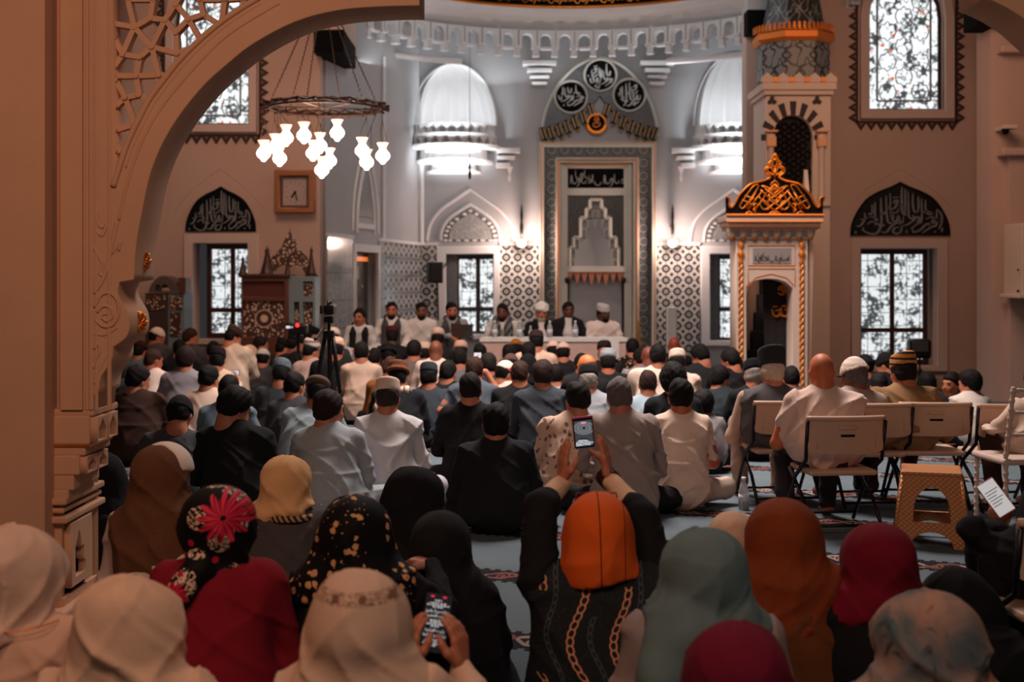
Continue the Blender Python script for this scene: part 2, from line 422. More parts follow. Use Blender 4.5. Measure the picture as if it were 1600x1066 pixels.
# ================================================================ hall walls
DW = 18.5
def archwin(x0, x1, y0, ys, yt, D, n=10):   # px: sides, sill, spring, top -> outline (x,z)
    a = pp([(x0, y0), (x1, y0)], D); (X0, Z0), (X1, _) = a; Zs = CH-(ys-HY)*D/F; Zt = CH-(yt-HY)*D/F
    L = [(X0, Z0)]; 
    for i in range(n+1):
        t = PI*i/n; L.append(((X0+X1)/2-(X1-X0)/2*math.cos(t), Zs+(Zt-Zs)*math.sin(t)**.9))
    return L+[(X1, Z0)]
zt = 8.2
upL = archwin(272, 390, 195, 30, -38, DW); upR = archwin(1357, 1475, 172, 26, -38, DW)
loL = rectp(303, 380, 388, 530, DW); loR = rectp(1343, 388, 1463, 572, DW)
X = lambda px, D: (px-800)*D/F
Z = lambda py, D: CH-(py-HY)*D/F
struct(link('wall_left', plate([[(-11, 0), (X(500, DW), 0), (X(500, DW), Z(80, DW)), (X(500, DW), zt), (-11, zt)], upL, loL], DW, DW+.34), m_salmon))
struct(link('wall_right', plate([[(X(1166, DW), 0), (11, 0), (11, zt), (X(1166, DW), zt)], upR, loR], DW, DW+.34), m_salmon))
struct(MB().box((-11.2, 5.2, 0), (-11, 19, zt)).build('wall_far_left', m_salmon)); struct(MB().box((11, 5.2, 0), (11.2, 19, zt)).build('wall_far_right', m_salmon))
# dark and light stone bands where the great arch springs
b = MB()
b.box((X(490, 18.2), 18.2, Z(82, 18.2)), (X(537, 18.2), 19.6, Z(47, 18.2))); struct(b.build('trim_1', m_black))
b = MB(); b.box((X(490, 18.2), 18.2, Z(46, 18.2)), (X(537, 18.2), 19.6, zt)); struct(b.build('trim_2', m_salmon))
b = MB(); b.box((X(1168, 18.2), 18.2, Z(52, 18.2)), (X(1250, 18.2), DW, Z(15, 18.2))); struct(b.build('trim_3', m_black))
b = MB(); b.box((X(1168, 18.2), 18.2, Z(15, 18.2)), (X(1250, 18.2), DW, zt)); struct(b.build('trim_4', m_apse))
b = MB(); b.box((X(1527, 16.3), 16.3, Z(40, 16.3)), (X(1568, 16.3), 16.8, Z(0, 16.3))); struct(b.build('trim_5', m_black))
b = MB(); b.box((X(1527, 16.3), 16.3, Z(0, 16.3)), (X(1568, 16.3), 16.8, zt)); struct(b.build('trim_6', m_apse))
# right pier with its mouldings
b = MB(); D = 16.5; b.box((X(1548, D), D, 0), (11, D+.5, zt)); struct(b.build('wall_pier', m_salmon))
b = MB(); b.box((X(1572, D), D-.14, 0), (X(1700, D), D, Z(245, D))); b.cbox((X(1572, D)+X(1700, D))/2-.05, D-.1, Z(240, D), X(1700, D)-X(1572, D)+.16, .3, .1, .02); b.cbox((X(1572, D)+X(1700, D))/2-.05, D-.1, Z(80, D), X(1700, D)-X(1572, D)+.16, .2, .1, .02)
struct(b.build('trim_7', m_salmon))
# faint pointed mouldings cut over the lower windows
for i, (cx, w) in enumerate(((344, 72), (1405, 88))):
    pts = pp([(cx-w, 330), (cx-w*.6, 296), (cx, 263), (cx+w*.6, 296), (cx+w, 330)], DW)
    struct(MB().tube([(a, DW, z) for a, z in pts], .007, 6).build('trim_%d' % (8+i), m_salmon))

def zigzag(px0, px1, py0, pytop, D, parent, step=15.5, dep=.03):
    """border of dark pointed teeth round a window (px frame), teeth pointing outwards"""
    mb = MB(); mi = MB(); s = D/F
    def run(ax, az, bx, bz, ox, oz):
        L = math.hypot(bx-ax, bz-az); n = max(1, round(L/(step*s))); dx, dz = (bx-ax)/n, (bz-az)/n; q = 12*s
        for k in range(n):
            x0, z0 = ax+dx*k, az+dz*k; pk = (x0+dx/2+ox*q, z0+dz/2+oz*q); t = .28
            a = (x0, z0); bb = (x0+dx, z0+dz); a2 = (x0+dx*t, z0+dz*t); b2 = (x0+dx*(1-t), z0+dz*(1-t)); p2 = (pk[0]-ox*q*.42, pk[1]-oz*q*.42)
            mb.prism([a, pk, p2, a2], D-dep, D); mb.prism([pk, bb, b2, p2], D-dep, D); mi.prism([a2, p2, b2], D-dep*.6, D)
            e = (x0-ox*s*3, z0-oz*s*3); g = (x0+dx-ox*s*3, z0+dz-oz*s*3); mb.prism([e, a, bb, g], D-dep, D)
    x0, x1, z0, z1 = X(px0, D), X(px1, D), Z(py0, D), Z(pytop, D)
    run(x0, z1, x0, z0, -1, 0); run(x0, z0, x1, z0, 0, -1); run(x1, z0, x1, z1, 1, 0)
    mb.build('zigzag_border', m_zig, parent); mi.build('border_fill', m_zig2, parent)
m_zig = plain((44, 32, 32), .7, 0, 'dark_trim'); m_zig2 = plain((136, 82, 62), .7, 0, 'terracotta')
def upper_window(n, px0, px1, y0, ys, yt, fr, label):
    o = empty('window_%d' % n, (X((px0+px1)/2, DW), DW+.2, Z(y0, DW))); o['kind'] = 'structure'; o['label'] = label
    inn = archwin(px0+5, px1-5, y0-4, ys, yt+5, DW); out = archwin(px0-fr, px1+fr, y0+fr, ys, yt-fr, DW)
    link('window_frame', plate([out, archwin(px0, px1, y0, ys, yt, DW)], DW-.07, DW+.04, bevel=.008), m_salmonf, o)
    link('window_sash', plate([archwin(px0, px1, y0, ys, yt, DW), inn], DW+.12, DW+.18), m_zig, o)
    link('glass', plate([inn], DW+.15, DW+.165), m_stain, o)
    # pierced plaster tracery: medallions and a ring of small openings
    mb = MB(); s = DW/F; cx = X((px0+px1)/2, DW)
    ins = [(px0+17), (px1-17)]
    for q in ins: mb.box((X(q, DW)-.012, DW+.1, Z(y0-16, DW)), (X(q, DW)+.012, DW+.13, Z(yt+18, DW)))
    mb.box((X(ins[0], DW), DW+.1, Z(y0-16, DW)-.012), (X(ins[1], DW), DW+.13, Z(y0-16, DW)+.012))
    r = (px1-px0-34)*s/4.4
    for i in range(9):
        for sx in (-1, 0, 1):
            if (i+sx) % 2 == 0: continue
            zz = Z(y0-30, DW)+i*r*1.25
            if zz > Z(yt+26, DW): continue
            ring = [(cx+sx*r*1.35+r*.7*math.cos(t*PI/8), DW+.115, zz+r*.7*math.sin(t*PI/8)*(1+.18*math.cos(t*PI/8*8))) for t in range(16)]
            mb.tube(ring, .009, 4, close=True)
    mb.build('tracery', plain((120, 122, 124), .7, 0, 'tracery'), o)
    zigzag(px0-fr-6, px1+fr+6, y0+fr+6, yt-40, DW, o)
    return o
m_salmonf = plaster('window_surround_plaster', (206, 184, 176))
upper_window(1, 272, 390, 195, 30, -38, 12, 'arched pierced window behind the carved arch lattice')
upper_window(2, 1357, 1475, 172, 26, -38, 14, 'tall arched window of bright pierced glass above the right lunette')

def lower_window(n, px0, px1, y0, y1, leaf, label, D=DW, frame=True, pane=None, reveal=.34):
    o = empty('window_%d' % n, (X((px0+px1)/2, D), D+.1, Z(y1, D))); o['kind'] = 'structure'; o['label'] = label
    if frame: link('window_frame', plate([rectp(px0-14, y0-15, px1+16, y1+8, D), rectp(px0, y0, px1, y1, D)], D-.06, D+.02, bevel=.006), m_salmonf, o)
    lx0, lx1 = leaf; rects = []
    xm = (lx0+lx1)/2; ym = y0+(y1-y0)*.70; t = 7
    cells = [rectp(a, b_, c_, d, D) for a, b_, c_, d in ((lx0+t, y0+t+2, xm-t/2, ym-t/2), (xm+t/2, y0+t+2, lx1-t, ym-t/2), (lx0+t, ym+t/2, xm-t/2, y1-t-2), (xm+t/2, ym+t/2, lx1-t, y1-t-2))]
    link('window_sash', plate([rectp(lx0, y0+1, lx1, y1-1, D)]+cells, D+.20, D+.27, bevel=.005), m_wood, o)
    for q in cells: link('pane', plate([q], D+.23, D+.24), pane or m_pane2, o)
    return o
lower_window(3, 303, 388, 380, 530, (318, 400), 'brown casement window half behind the carved wooden lectern')
lower_window(4, 1343, 1463, 388, 572, (1345, 1456), 'brown four pane casement window under the black lunette on the right wall')
# ================================================================ apse walls
A_, B_, C_, E_ = Vector((-2.74, 18.84, 0)), Vector((-2.16, 21.4, 0)), Vector((-1.70, 23.6, 0)), Vector((4.9, 23.6, 0))
DB = 23.6
def facet(a, b_): u = (b_-a).normalized(); return xf(a, u, (-u.y, u.x, 0)), (b_-a).length
def wallz(px, py, a, b_):    # u along facet and z for an image point lying on that facet
    dx = (px-800)/F; u = (b_-a).normalized(); t = (dx*a.y-a.x)/(u.x-dx*u.y); d = a.y+u.y*t; return t, CH-(py-HY)*d/F
m1, L1 = facet(A_, B_); m2, L2 = facet(B_, C_); ZT = 6.5; ZD = 2.215
dr = [wallz(553, 387, A_, B_), wallz(587, 390, A_, B_)]; dr_z = 2.02
struct(link('wall_apse_left', plate([[(0, 0), (L1, 0), (L1, ZT), (0, ZT)], [(dr[0][0], .02), (dr[1][0], .02), (dr[1][0], dr_z), (dr[0][0], dr_z)]], 0, .25, m1), m_apse))
struct(link('wall_apse_corner', plate([[(0, 0), (L2+.1, 0), (L2+.1, ZT), (0, ZT)]], 0, .25, m2), m_apse))
shL = (X(709, DB), .79, Z(197, DB), Z(99, DB)); shR = (X(1148, DB), .76, Z(197, DB), Z(84, DB))
def shout(s): return [(s[0]-s[1]*math.cos(PI*i/20), s[2]+(s[3]-s[2])*math.sin(PI*i/20)) for i in range(21)]
wL = rectp(697, 397, 771, 522, DB); wR = rectp(1108, 397, 1182, 532, DB)
struct(link('wall_apse_back', plate([[(-1.72, 0), (4.9, 0), (4.9, ZT), (-1.72, ZT)], shout(shL), shout(shR), wL, wR], DB, DB+.3), m_apse))
struct(MB().box((4.9, 18.8, 0), (5.1, 23.9, ZT)).build('wall_apse_right', m_apse))
# apse corner bead, and a thicker white trim added as a bright line of light
b = MB(); b.tube([(B_.x+.02, B_.y-.03, ZD), (B_.x+.02, B_.y-.03, 5.3)], .03, 8); b.tube([(C_.x+.03, C_.y-.05, ZD), (C_.x+.03, C_.y-.05, 4.2)], .05, 8); struct(b.build('trim_10', m_white))
# tiled dado
def dado(name, mx, L, gaps, mat, z0=0, th=.03):
    xs = [0]+[q for g_ in gaps for q in g_]+[L]; mb = MB(mx)
    for i in range(0, len(xs), 2): mb.box((xs[i], -th, z0), (xs[i+1], 0, ZD)); 
    o = mb.build(name, mat); o['kind'] = 'structure'
    mb = MB(mx)
    for i in range(0, len(xs), 2): mb.box((xs[i], -th-.02, ZD), (xs[i+1], 0, ZD+.05))
    return o, mb
d1, c1 = dado('trim_11', m1, L1, [(dr[0][0]-.12, dr[1][0]+.12)], m_tiley)
d2, c2 = dado('trim_12', m2, L2, [], tile('corner_tiles', 'y', .3, (176, 178, 178), (70, 74, 78), style=0))
mb_ = xf((-1.70, DB, 0)); o0 = -1.70
d3, c3 = dado('trim_13', mb_, 6.6, [(X(683, DB)-o0, X(781, DB)-o0), (X(843, DB)-o0, X(1026, DB)-o0), (X(1093, DB)-o0, X(1198, DB)-o0)], m_tile)
for k, q in enumerate((c1, c2, c3)): struct(q.build('trim_%d' % (14+k), m_white))
# white window surrounds with pointed hood mouldings and lunettes
def lunette_pts(x0, x1, yb, yt, D, k=.5):
    return parch(X(x0, D), X(x1, D), Z(yb, D), Z(yb-4, D), Z(yt, D), 10, k)
m_fret = tile('lunette_glass', 'x', .1, (104, 106, 106), (176, 178, 176), style=1, gloss=.3)
for k, (x0, x1) in enumerate(((697, 771), (1108, 1182))):
    y1 = 522+k*10; n = 5+k
    o = empty('window_%d' % n, (X((x0+x1)/2, DB), DB, Z(y1, DB))); o['kind'] = 'structure'; o['label'] = ['grilled apse window left of the tiled prayer niche', 'grilled apse window just left of the gilded pulpit'][k]
    link('window_frame', plate([rectp(x0-14, 385, x1+10, y1+8, DB), rectp(x0, 397, x1, y1, DB)], DB-.1, DB+.02, bevel=.012), m_white, o)
    mb = MB(); mb.box((X(x0+1, DB), DB+.16, Z(y1, DB)), (X(x0+17, DB), DB+.17, Z(398, DB))); mb.build('side_panel', m_arabg, o)
    g = [rectp(a, b_, c_, d, DB) for a, b_, c_, d in ((x0+20, 405, x0+46, 480), (x0+53, 405, x0+73, 480), (x0+20, 487, x0+46, y1-4), (x0+53, 487, x0+73, y1-4))]
    link('window_sash', plate([rectp(x0+12, 398, x1, y1, DB)]+g, DB+.18, DB+.24), plain((52, 48, 48), .6, 0, 'grey_sash'), o)
    for q in g: link('pane', plate([q], DB+.21, DB+.22), m_pane, o)
    # hood: outer and inner pointed mouldings, fretwork lunette with pearl border
    xc = (x0+x1)/2+1
    hood = catmull(pp([(xc-68, 378), (xc-62, 350), (xc-45, 328), (xc-22, 312), (xc, 297)], DB), 5); hood += [(2*X(xc, DB)-a, z) for a, z in hood[:-1]][::-1]
    mb = MB(); mb.tube([(a, DB-.01, z) for a, z in hood], .028, 8)
    inner = catmull(pp([(xc-46, 378), (xc-43, 358), (xc-30, 340), (xc, 320)], DB), 5); inner += [(2*X(xc, DB)-a, z) for a, z in inner[:-1]][::-1]
    mb.tube([(a, DB-.01, z) for a, z in inner], .03, 8); mb.build('hood_moulding', m_white, o, True)
    xcw = X(xc, DB); small = [(xcw+(a-xcw)*.92, Z(378, DB)+(z-Z(378, DB))*.92) for a, z in inner]
    mid = [(xcw+(a-xcw)*.72, Z(374, DB)+(z-Z(378, DB))*.70) for a, z in inner]
    link('lunette', plate([small], DB-.03, DB), plain((112, 114, 116), .6, 0, 'grey_panel'), o); link('lunette_fretwork', plate([mid], DB-.05, DB-.03), m_fret, o)
    mb = MB(); 
    for i, (a, z) in enumerate(small[1:-1:2]): mb.cbox((a-xcw)*.93+xcw, DB-.04, Z(378, DB)+(z-Z(378, DB))*.91, .07, .03, .05, .012)
    for i in range(6): mb.cbox(xcw+(i-2.5)*.15, DB-.04, Z(376, DB), .09, .03, .035, .012)
    mb.build('pearl_border', m_white, o)
# side door in the left facet with its pointed niche
o = empty('door_1', m1 @ Vector(((dr[0][0]+dr[1][0])/2, 0, 0))); o['kind'] = 'structure'; o['label'] = 'narrow dark door in the tiled left side of the apse'
a0, a1 = dr[0][0], dr[1][0]
link('door_frame', plate([[(a0-.1, 0), (a1+.1, 0), (a1+.1, dr_z+.12), (a0-.1, dr_z+.12)], [(a0, .001), (a1, .001), (a1, dr_z), (a0, dr_z)]], -.05, .08, m1), m_white, o)
MB(m1).box((a0, .14, 0), (a1, .18, dr_z)).build('door_panel', plain((84, 70, 68), .6, 0, 'door'), o)
MB(m1).box((a0+.1, .12, dr_z-.14), (a1-.05, .14, dr_z-.07)).build('exit_lamp', glow((230, 120, 50), .8, 'amber_lamp'), o)
mb = MB(m1); [mb.cbox(a0+(a1-a0)*(.3+.4*k), .13, dr_z-.55, .05, .03, .05, .01) for k in (0, 1)]; mb.cbox((a0+a1)/2-.1, .13, dr_z-.33, .3, .02, .2, .01); mb.build('door_stud', m_greystone, o)
um = (a0+a1)/2; L = catmull([(um-.42, ZD+.1), (um-.38, 2.75), (um-.2, 3.2), (um, 3.5)], 5); L += [(2*um-a, z) for a, z in L[:-1]][::-1]
mb = MB(m1); mb.tube([(a, -.01, z) for a, z in L], .03, 6); L2_ = [(um+(a-um)*1.45, ZD+(z-ZD)*1.25) for a, z in L]; mb.tube([(a, -.01, z) for a, z in L2_], .025, 6); mb.box((um-.42, -.03, ZD+.18), (um+.42, 0, ZD+.26))
mb.build('hood_moulding', m_white, o); link('lunette_fretwork', plate([[(um+(a-um)*.86, ZD+.3+(z-ZD)*.72) for a, z in L]], -.015, 0, m1), m_arabg, o)

# ---------------------------------------------------------------- ribbed shell niches
def shell(s, n, label):
    cx, R, z0, z1 = s; H = z1-z0; o = empty('wall_shell_%d' % n, (cx, DB, z0-1.1)); o['kind'] = 'structure'; o['label'] = label
    mb = MB(); NU, NV = 72, 14; vs = []; fs = []
    for j in range(NV+1):
        th = PI/2*j/NV
        for i in range(NU+1):
            ph = PI*i/NU; rib = 1-.16*(1-abs(math.sin(ph*6.5)))*math.cos(th)**.35
            r = R*math.cos(th)*rib*1.0; vs.append((cx-r*math.cos(ph), DB+.02+R*1.0*math.sin(ph)*math.cos(th)*rib+.0, z0+H*math.sin(th)))
    for j in range(NV):
        for i in range(NU): a = j*(NU+1)+i; fs.append((a, a+1, a+NU+2, a+NU+1))
    mb.add(vs, fs); mb.build('ribbed_half_dome', m_white, o, True)
    mb = MB(); mb.tube([(x, DB-.01, z) for x, z in shout(s)], .022, 8); mb.build('arch_moulding', m_white, o, True)
    # tiers of small niches below, stepping inwards: semi-circular shelves
    def halfdisc(r, za, zb, dy=0): mb.lathe([(.001, zb), (r, zb), (r, za), (.001, za)], 24, cx, DB+dy, 0, arc=PI, a0=PI)
    mb = MB(); px = DB/F
    tiers = [(R+.02, z0-.26, z0-.20), (R+.10, z0-.46, z0-.40), (R-.06, z0-.72, z0-.66), (R-.28, z0-.90, z0-.85)]
    for r, za, zb in tiers: halfdisc(r, za, zb)
    for r, za, zb in ((R-.12, z0-.40, z0-.2), (R-.18, z0-.66, z0-.46), (R-.38, z0-.85, z0-.72)): halfdisc(r, za, zb)
    mb.build('shelf', m_white, o)
    mb = MB()
    for r, zc, m_, hgt in ((R-.06, z0-.20, 13, .19), (R-.02, z0-.40, 12, .14), (R-.20, z0-.66, 10, .18)):
        for i in range(m_):
            t = PI+PI*(i+.5)/m_; w = PI*r/m_*.5; mx = Matrix.Translation((cx+r*math.cos(t), DB+r*math.sin(t), zc)) @ Matrix.Rotation(t+PI/2, 4, 'Z')
            arc = [(-w, 0), (-w, hgt*.55)]+[(-w*.7*math.cos(PI*k/6), hgt*.45+hgt*.45*math.sin(PI*k/6)) for k in range(7)]+[(w, hgt*.55), (w, 0)]
            mb.prism([(-w, 0), (-w*.72, 0), (-w*.72, hgt*.5), (0, hgt*.95), (-w, hgt)], -.03, .05, mx); mb.prism([(w, 0), (w, hgt), (0, hgt*.95), (w*.72, hgt*.5), (w*.72, 0)], -.03, .05, mx)
    mb.build('niche_row', m_white, o)
    mb = MB()
    for sx in (-1, 1):
        q = cx+sx*(R+.22); mb.cbox(q, DB-.12, z0-.47, .42, .26, .09, .015); mb.cbox(q-sx*.05, DB-.1, z0-.60, .34, .22, .07, .015); mb.cbox(q-sx*.1, DB-.1, z0-.74, .26, .2, .09, .015); mb.lathe([(.0, -.28), (.03, -.22), (.02, -.12), (.06, 0)], 8, q+sx*.02, DB-.1, z0-.76)
    mb.build('corner_bracket', m_white, o)
    l = lamp('niche_glow', 'POINT', (cx, DB+.05, z0+.16), 13, NEU, .05); l2 = lamp('niche_underglow', 'AREA', (cx, DB-1.5, z0-1.5), 24, NEU, .9, .3, (cx, DB-.3, z0-.3))
    l2.data.spread = .9
shell(shL, 1, 'bright ribbed shell niche left of the prayer niche'); shell(shR, 2, 'bright ribbed shell niche beside the pulpit tower')
# hanging black tassel under left shell, brackets beside the prayer niche top
mb = MB(); mb.lathe([(.0, 0), (.018, .02), (.03, .12), (.012, .17), (.025, .22), (.012, .3), (.005, .36), (.004, 2.64), (0, 2.65)], 8, X(734, 22.14), 22.14, Z(281, 22.14)); mb.top('hanging_tassel', m_blackmetal, 'thin black tassel hanging under the left shell niche', 'tassel')
for i, px in enumerate((843, 1027)):
    mb = MB()
    for k, (w, h, y) in enumerate(((.62, .08, 100), (.46, .07, 111), (.36, .05, 121), (.28, .05, 131))): mb.cbox(X(px, DB-.2), DB-.12, Z(y, DB-.1), w, .3-.05*k, h, .012)
    struct(mb.build('trim_%d' % (20+i), m_white))

# ---------------------------------------------------------------- dome ring with hanging arched corbels
RC = (.93, 18.5)
mb = MB(); prof = [(r_, 5.95+(z_-5.62)*.43) for r_, z_ in [(4.05, 5.62), (3.98, 5.72), (3.9, 5.74), (3.86, 5.84), (3.74, 5.90), (3.66, 5.96), (3.62, 6.0), (3.55, 6.0), (3.52, 6.06), (3.44, 6.12), (3.34, 6.14), (3.3, 6.2), (3.3, 6.22), (4.6, 6.5)]]
mb.lathe(prof, 96, RC[0], RC[1], arc=6.28); struct(mb.build('trim_22', m_white, None, True))
mb = MB(); mb.lathe([(3.30, 6.24), (3.33, 6.25), (3.42, 7.3)], 96, RC[0], RC[1], arc=6.28); struct(mb.build('trim_23', m_black, None, True))
mb = MB(); mb.lathe([(3.28, 6.20), (3.25, 6.215), (3.28, 6.25), (3.33, 6.25)], 96, RC[0], RC[1], arc=6.28); struct(mb.build('trim_24', m_gold, None, True))
# gold script strokes on the black band
SCRIPT = [([(0, 0), (.05, .3), (.04, .8)], .07), ([(.15, .8), (.17, .3), (.3, .05), (.5, .1), (.55, .3)], .09), ([(.7, .2), (.6, .4), (.75, .5), (.82, .3), (.7, -.1), (.5, -.2)], .09), ([(.95, .9), (.97, .3), (1.1, .1), (1.3, .12), (1.36, .35)], .08), ([(1.5, .1), (1.75, .12), (1.8, .4), (1.62, .42), (1.6, .2)], .08), ([(1.95, .85), (1.93, .1)], .08), ([(2.1, .3), (2.2, 0), (2.5, -.1), (2.7, .2)], .09)]
mb = MB()
for k in range(14):
    t = PI*(.22+.56*k/13); cx, cy = RC[0]+3.30*math.cos(t), RC[1]+3.30*math.sin(t)
    u = Vector((math.sin(t), -math.cos(t), 0)); w = Vector((math.cos(t), math.sin(t), 0)); q = strokes(SCRIPT, None, xf((cx, cy, 6.31), u, w), .02, .17); mb.add(q.v, q.f)
struct(mb.build('trim_25', m_gold))
N_ = 40
mw = MB(); md = MB()
for k in range(N_+1):
    t = PI*(-.04+1.08*k/N_); R = 3.93; cx, cy = RC[0]+R*math.cos(t), RC[1]+R*math.sin(t)
    if cy > DB-.2 : continue
    mx = xf((cx, cy, 2.07), (math.sin(t), -math.cos(t), 0), (math.cos(t), math.sin(t), 0), (0, 0, .66)); w = .155
    arc = [(-w*.66*math.cos(PI*j/8), 5.62+.16*math.sin(PI*j/8)) for j in range(9)]
    poly = [(-w, 5.42), (-w*.66, 5.42)]+arc+[(w*.66, 5.42), (w, 5.42), (w, 5.86), (-w, 5.86)]
    mw.prism(poly, -.06, .14, mx); mw.cbox(0, .04, 5.40, .17, .16, .06, .012, mx) if k % 2 else None
    mw.cbox(w, .0, 5.41, .14, .2, .07, .012, mx); mw.cbox(w, .02, 5.30, .09, .12, .16, .012, mx); mw.cbox(w, .02, 5.20, .12, .14, .05, .012, mx)
struct(mw.build('trim_26', m_white))
mb = MB()
for a0_ in (.12, PI-1.17): mb.lathe([(4.72, 5.42), (4.64, 5.44), (4.64, 5.5), (4.74, 5.54)], 40, RC[0], RC[1], arc=1.05, a0=a0_)
struct(mb.build('trim_27', m_white, None, True))

# ================================================================ foreground arch with carved lattice
DA, DAB = 5.6, 5.9
intr = [(656, -150), (656, 9)]+catmull([(656, 9), (587, 11), (525, 17), (462, 34), (400, 66), (358, 98), (312, 141), (266, 203), (237, 266), (222, 333), (213, 385), (210, 437)], 4)
low = catmull([(187, 441), (185, 458), (192, 474), (201, 490), (203, 510), (197, 528), (178, 542)], 4)+catmull([(177, 546), (176, 560), (168, 575), (158, 590), (155, 612)], 3)+[(148, 617), (146, 640)]
hole = [(176, -150), (606, -150), (520, -62), (450, -28), (399, 0), (352, 30), (314, 61), (281, 94), (260, 120), (234, 155), (213, 195), (199, 225), (188, 258), (177, 292)]
outer = [(97, -260), (656, -260)]+intr+low+[(146, 640), (97, 640)]
arch = empty('wall_arch', (X(97, DA), DA, 0)); arch['kind'] = 'structure'; arch['label'] = 'cream carved arch with pierced lattice spandrel on the left'
link('arch_slab', plate([pp(outer, DA), pp(hole, DA)], DA, DAB, bevel=.004), m_stone, arch)
groove = catmull([(437, 5), (420, 14), (354, 56), (300, 110), (255, 164), (227, 211), (211, 250), (196, 300), (186, 345)], 5)
mb = MB(); mb.tube([(x, DA-.002, z) for x, z in pp(groove, DA)], .008, 6)
mb.tube([(x, DA-.004, z) for x, z in pp(catmull([(450, -26)]+hole[4:], 4), DA)], .014, 8)
mb.tube([(x, DA-.002, z) for x, z in pp(catmull([(x+9, y+5) for x, y in hole[4:-1]], 4), DA)], .005, 6); mb.build('archivolt_moulding', m_stone, arch, True)
z7 = lambda u, v: (150+u/4.263, v/4.263)
ND = dict(a=(240, 170), b=(345, 110), c=(445, 120), d=(515, 15), e=(600, 115), f=(515, 205), g=(355, 300), h=(160, 350), i=(275, 370), n=(525, 345), o=(400, 490), p=(250, 495), q=(270, 622), r=(175, 640), t=(240, 820), m=(700, 85),
  L1=(100, 145), L2=(100, 240), L3=(100, 440), L4=(100, 495), L5=(110, 520), L6=(105, 705), L7=(105, 860), L8=(105, 1000), T1=(195, -20), T2=(368, -20), T3=(480, -60), T4=(560, -70), T5=(675, -20), T6=(845, -20), T7=(972, -30),
  B1=(810, 150), B2=(822, 140), B3=(968, 60), B4=(690, 275), B5=(645, 300), B6=(528, 420), B7=(500, 490), B8=(375, 655), B9=(355, 665), B10=(330, 700), B11=(262, 850), B12=(215, 985), K1=(440, 500), K2=(410, 600),
  U1=(100, -150), U2=(300, -160), U3=(480, -200), U4=(700, -180), U5=(900, -200), U6=(1150, -220), U7=(1050, -60), U8=(1400, -300))
ED = 'a-T1 a-L1 a-b a-g a-h b-T2 b-c c-d c-f c-g d-T3 d-T4 d-e e-f e-m e-B4 m-T5 m-B1 T6-B2 T7-B3 f-n g-n n-B5 n-B6 g-i g-o h-L2 h-i h-L3 i-p p-L4 p-o o-B7 o-B8 p-q q-B9 q-r r-L5 r-L6 r-t t-B10 t-L7 t-B11 L8-B12 K1-K2 T1-T2 T1-U1 T2-U2 T3-U3 T4-T5 T4-U4 T5-T6 T6-U5 T6-T7 T7-U5 T7-U7 U7-U6 U1-U2 U2-U3 U3-U4 U4-U5 U5-U6 U6-U8'.split()
mb = MB(); wpx = 4.1*DA/F
for e_i, e in enumerate(ED):
    s0, s1 = e.split('-'); a = pp([z7(*ND[s0])], DA)[0]; b_ = pp([z7(*ND[s1])], DA)[0]; dx, dz = b_[0]-a[0], b_[1]-a[1]; q = math.hypot(dx, dz); nx, nz = -dz/q*wpx, dx/q*wpx; ex, ez = dx/q*wpx*.5, dz/q*wpx*.5
    mb.prism([(a[0]-ex+nx, a[1]-ez+nz), (b_[0]+ex+nx, b_[1]+ez+nz), (b_[0]+ex-nx, b_[1]+ez-nz), (a[0]-ex-nx, a[1]-ez-nz)], DA+.03+.00025*e_i, DA+.085-.0002*e_i)
for k_ in ND:
    (nx_, nz_), = pp([z7(*ND[k_])], DA); mb.prism([(nx_+wpx*1.12*math.cos(t*PI/5), nz_+wpx*1.12*math.sin(t*PI/5)) for t in range(10)], DA+.0265, DA+.088)
mb.build('pierced_lattice', m_stone, arch)
# pilaster strips left of the arch
mb = MB(); mb.box((-6, DA-.12, 0), (X(70, DA-.12), DAB, 5)); mb.box((X(70, DA), DA+.03, 0), (X(97, DA), DAB, 5)); mb.build('pilaster', m_stone, arch)
mb = MB(); mb.box((X(97, DA), DA-.02, Z(640, DA)), (X(131, DA), DA+.01, 4.4))
for px, r in ((136, .010), (143, .013), (151, .008), (171, .010)): mb.tube([(X(px, DA), DA, Z(640, DA) if px < 150 else Z(640, DA)), (X(px, DA), DA, 4.4)], r, 8)
mb.build('vertical_moulding', m_stone, arch, False)
# carved vine relief
mb = MB()
def vine(pts, r): mb.tube([(x, DA-.003, z) for x, z in pp(catmull(pts, 5), DA)], r, 6, flat=.8)
vine([(152, 330), (152, 345), (158, 355), (166, 352), (160, 368), (152, 362)], .009); vine([(184, 345), (176, 380), (168, 415), (160, 440), (147, 458)], .010); vine([(147, 385), (154, 400), (160, 412), (156, 428), (164, 430)], .008)
vine([(148, 480), (158, 462), (172, 458), (184, 470), (186, 492), (176, 508), (162, 510), (150, 500)], .010); vine([(152, 488), (162, 478), (174, 482), (176, 494), (168, 502), (160, 496)], .010); vine([(160, 492), (168, 490)], .008)
vine([(148, 545), (154, 536), (156, 550), (150, 562), (146, 575)], .009); vine([(176, 396), (184, 385), (190, 376), (186, 392)], .008); vine([(146, 520), (160, 524), (172, 520), (184, 512)], .006)
vine([(148, 600), (152, 584), (160, 570), (166, 556)], .006); mb.build('vine_relief', m_stone, arch, True)
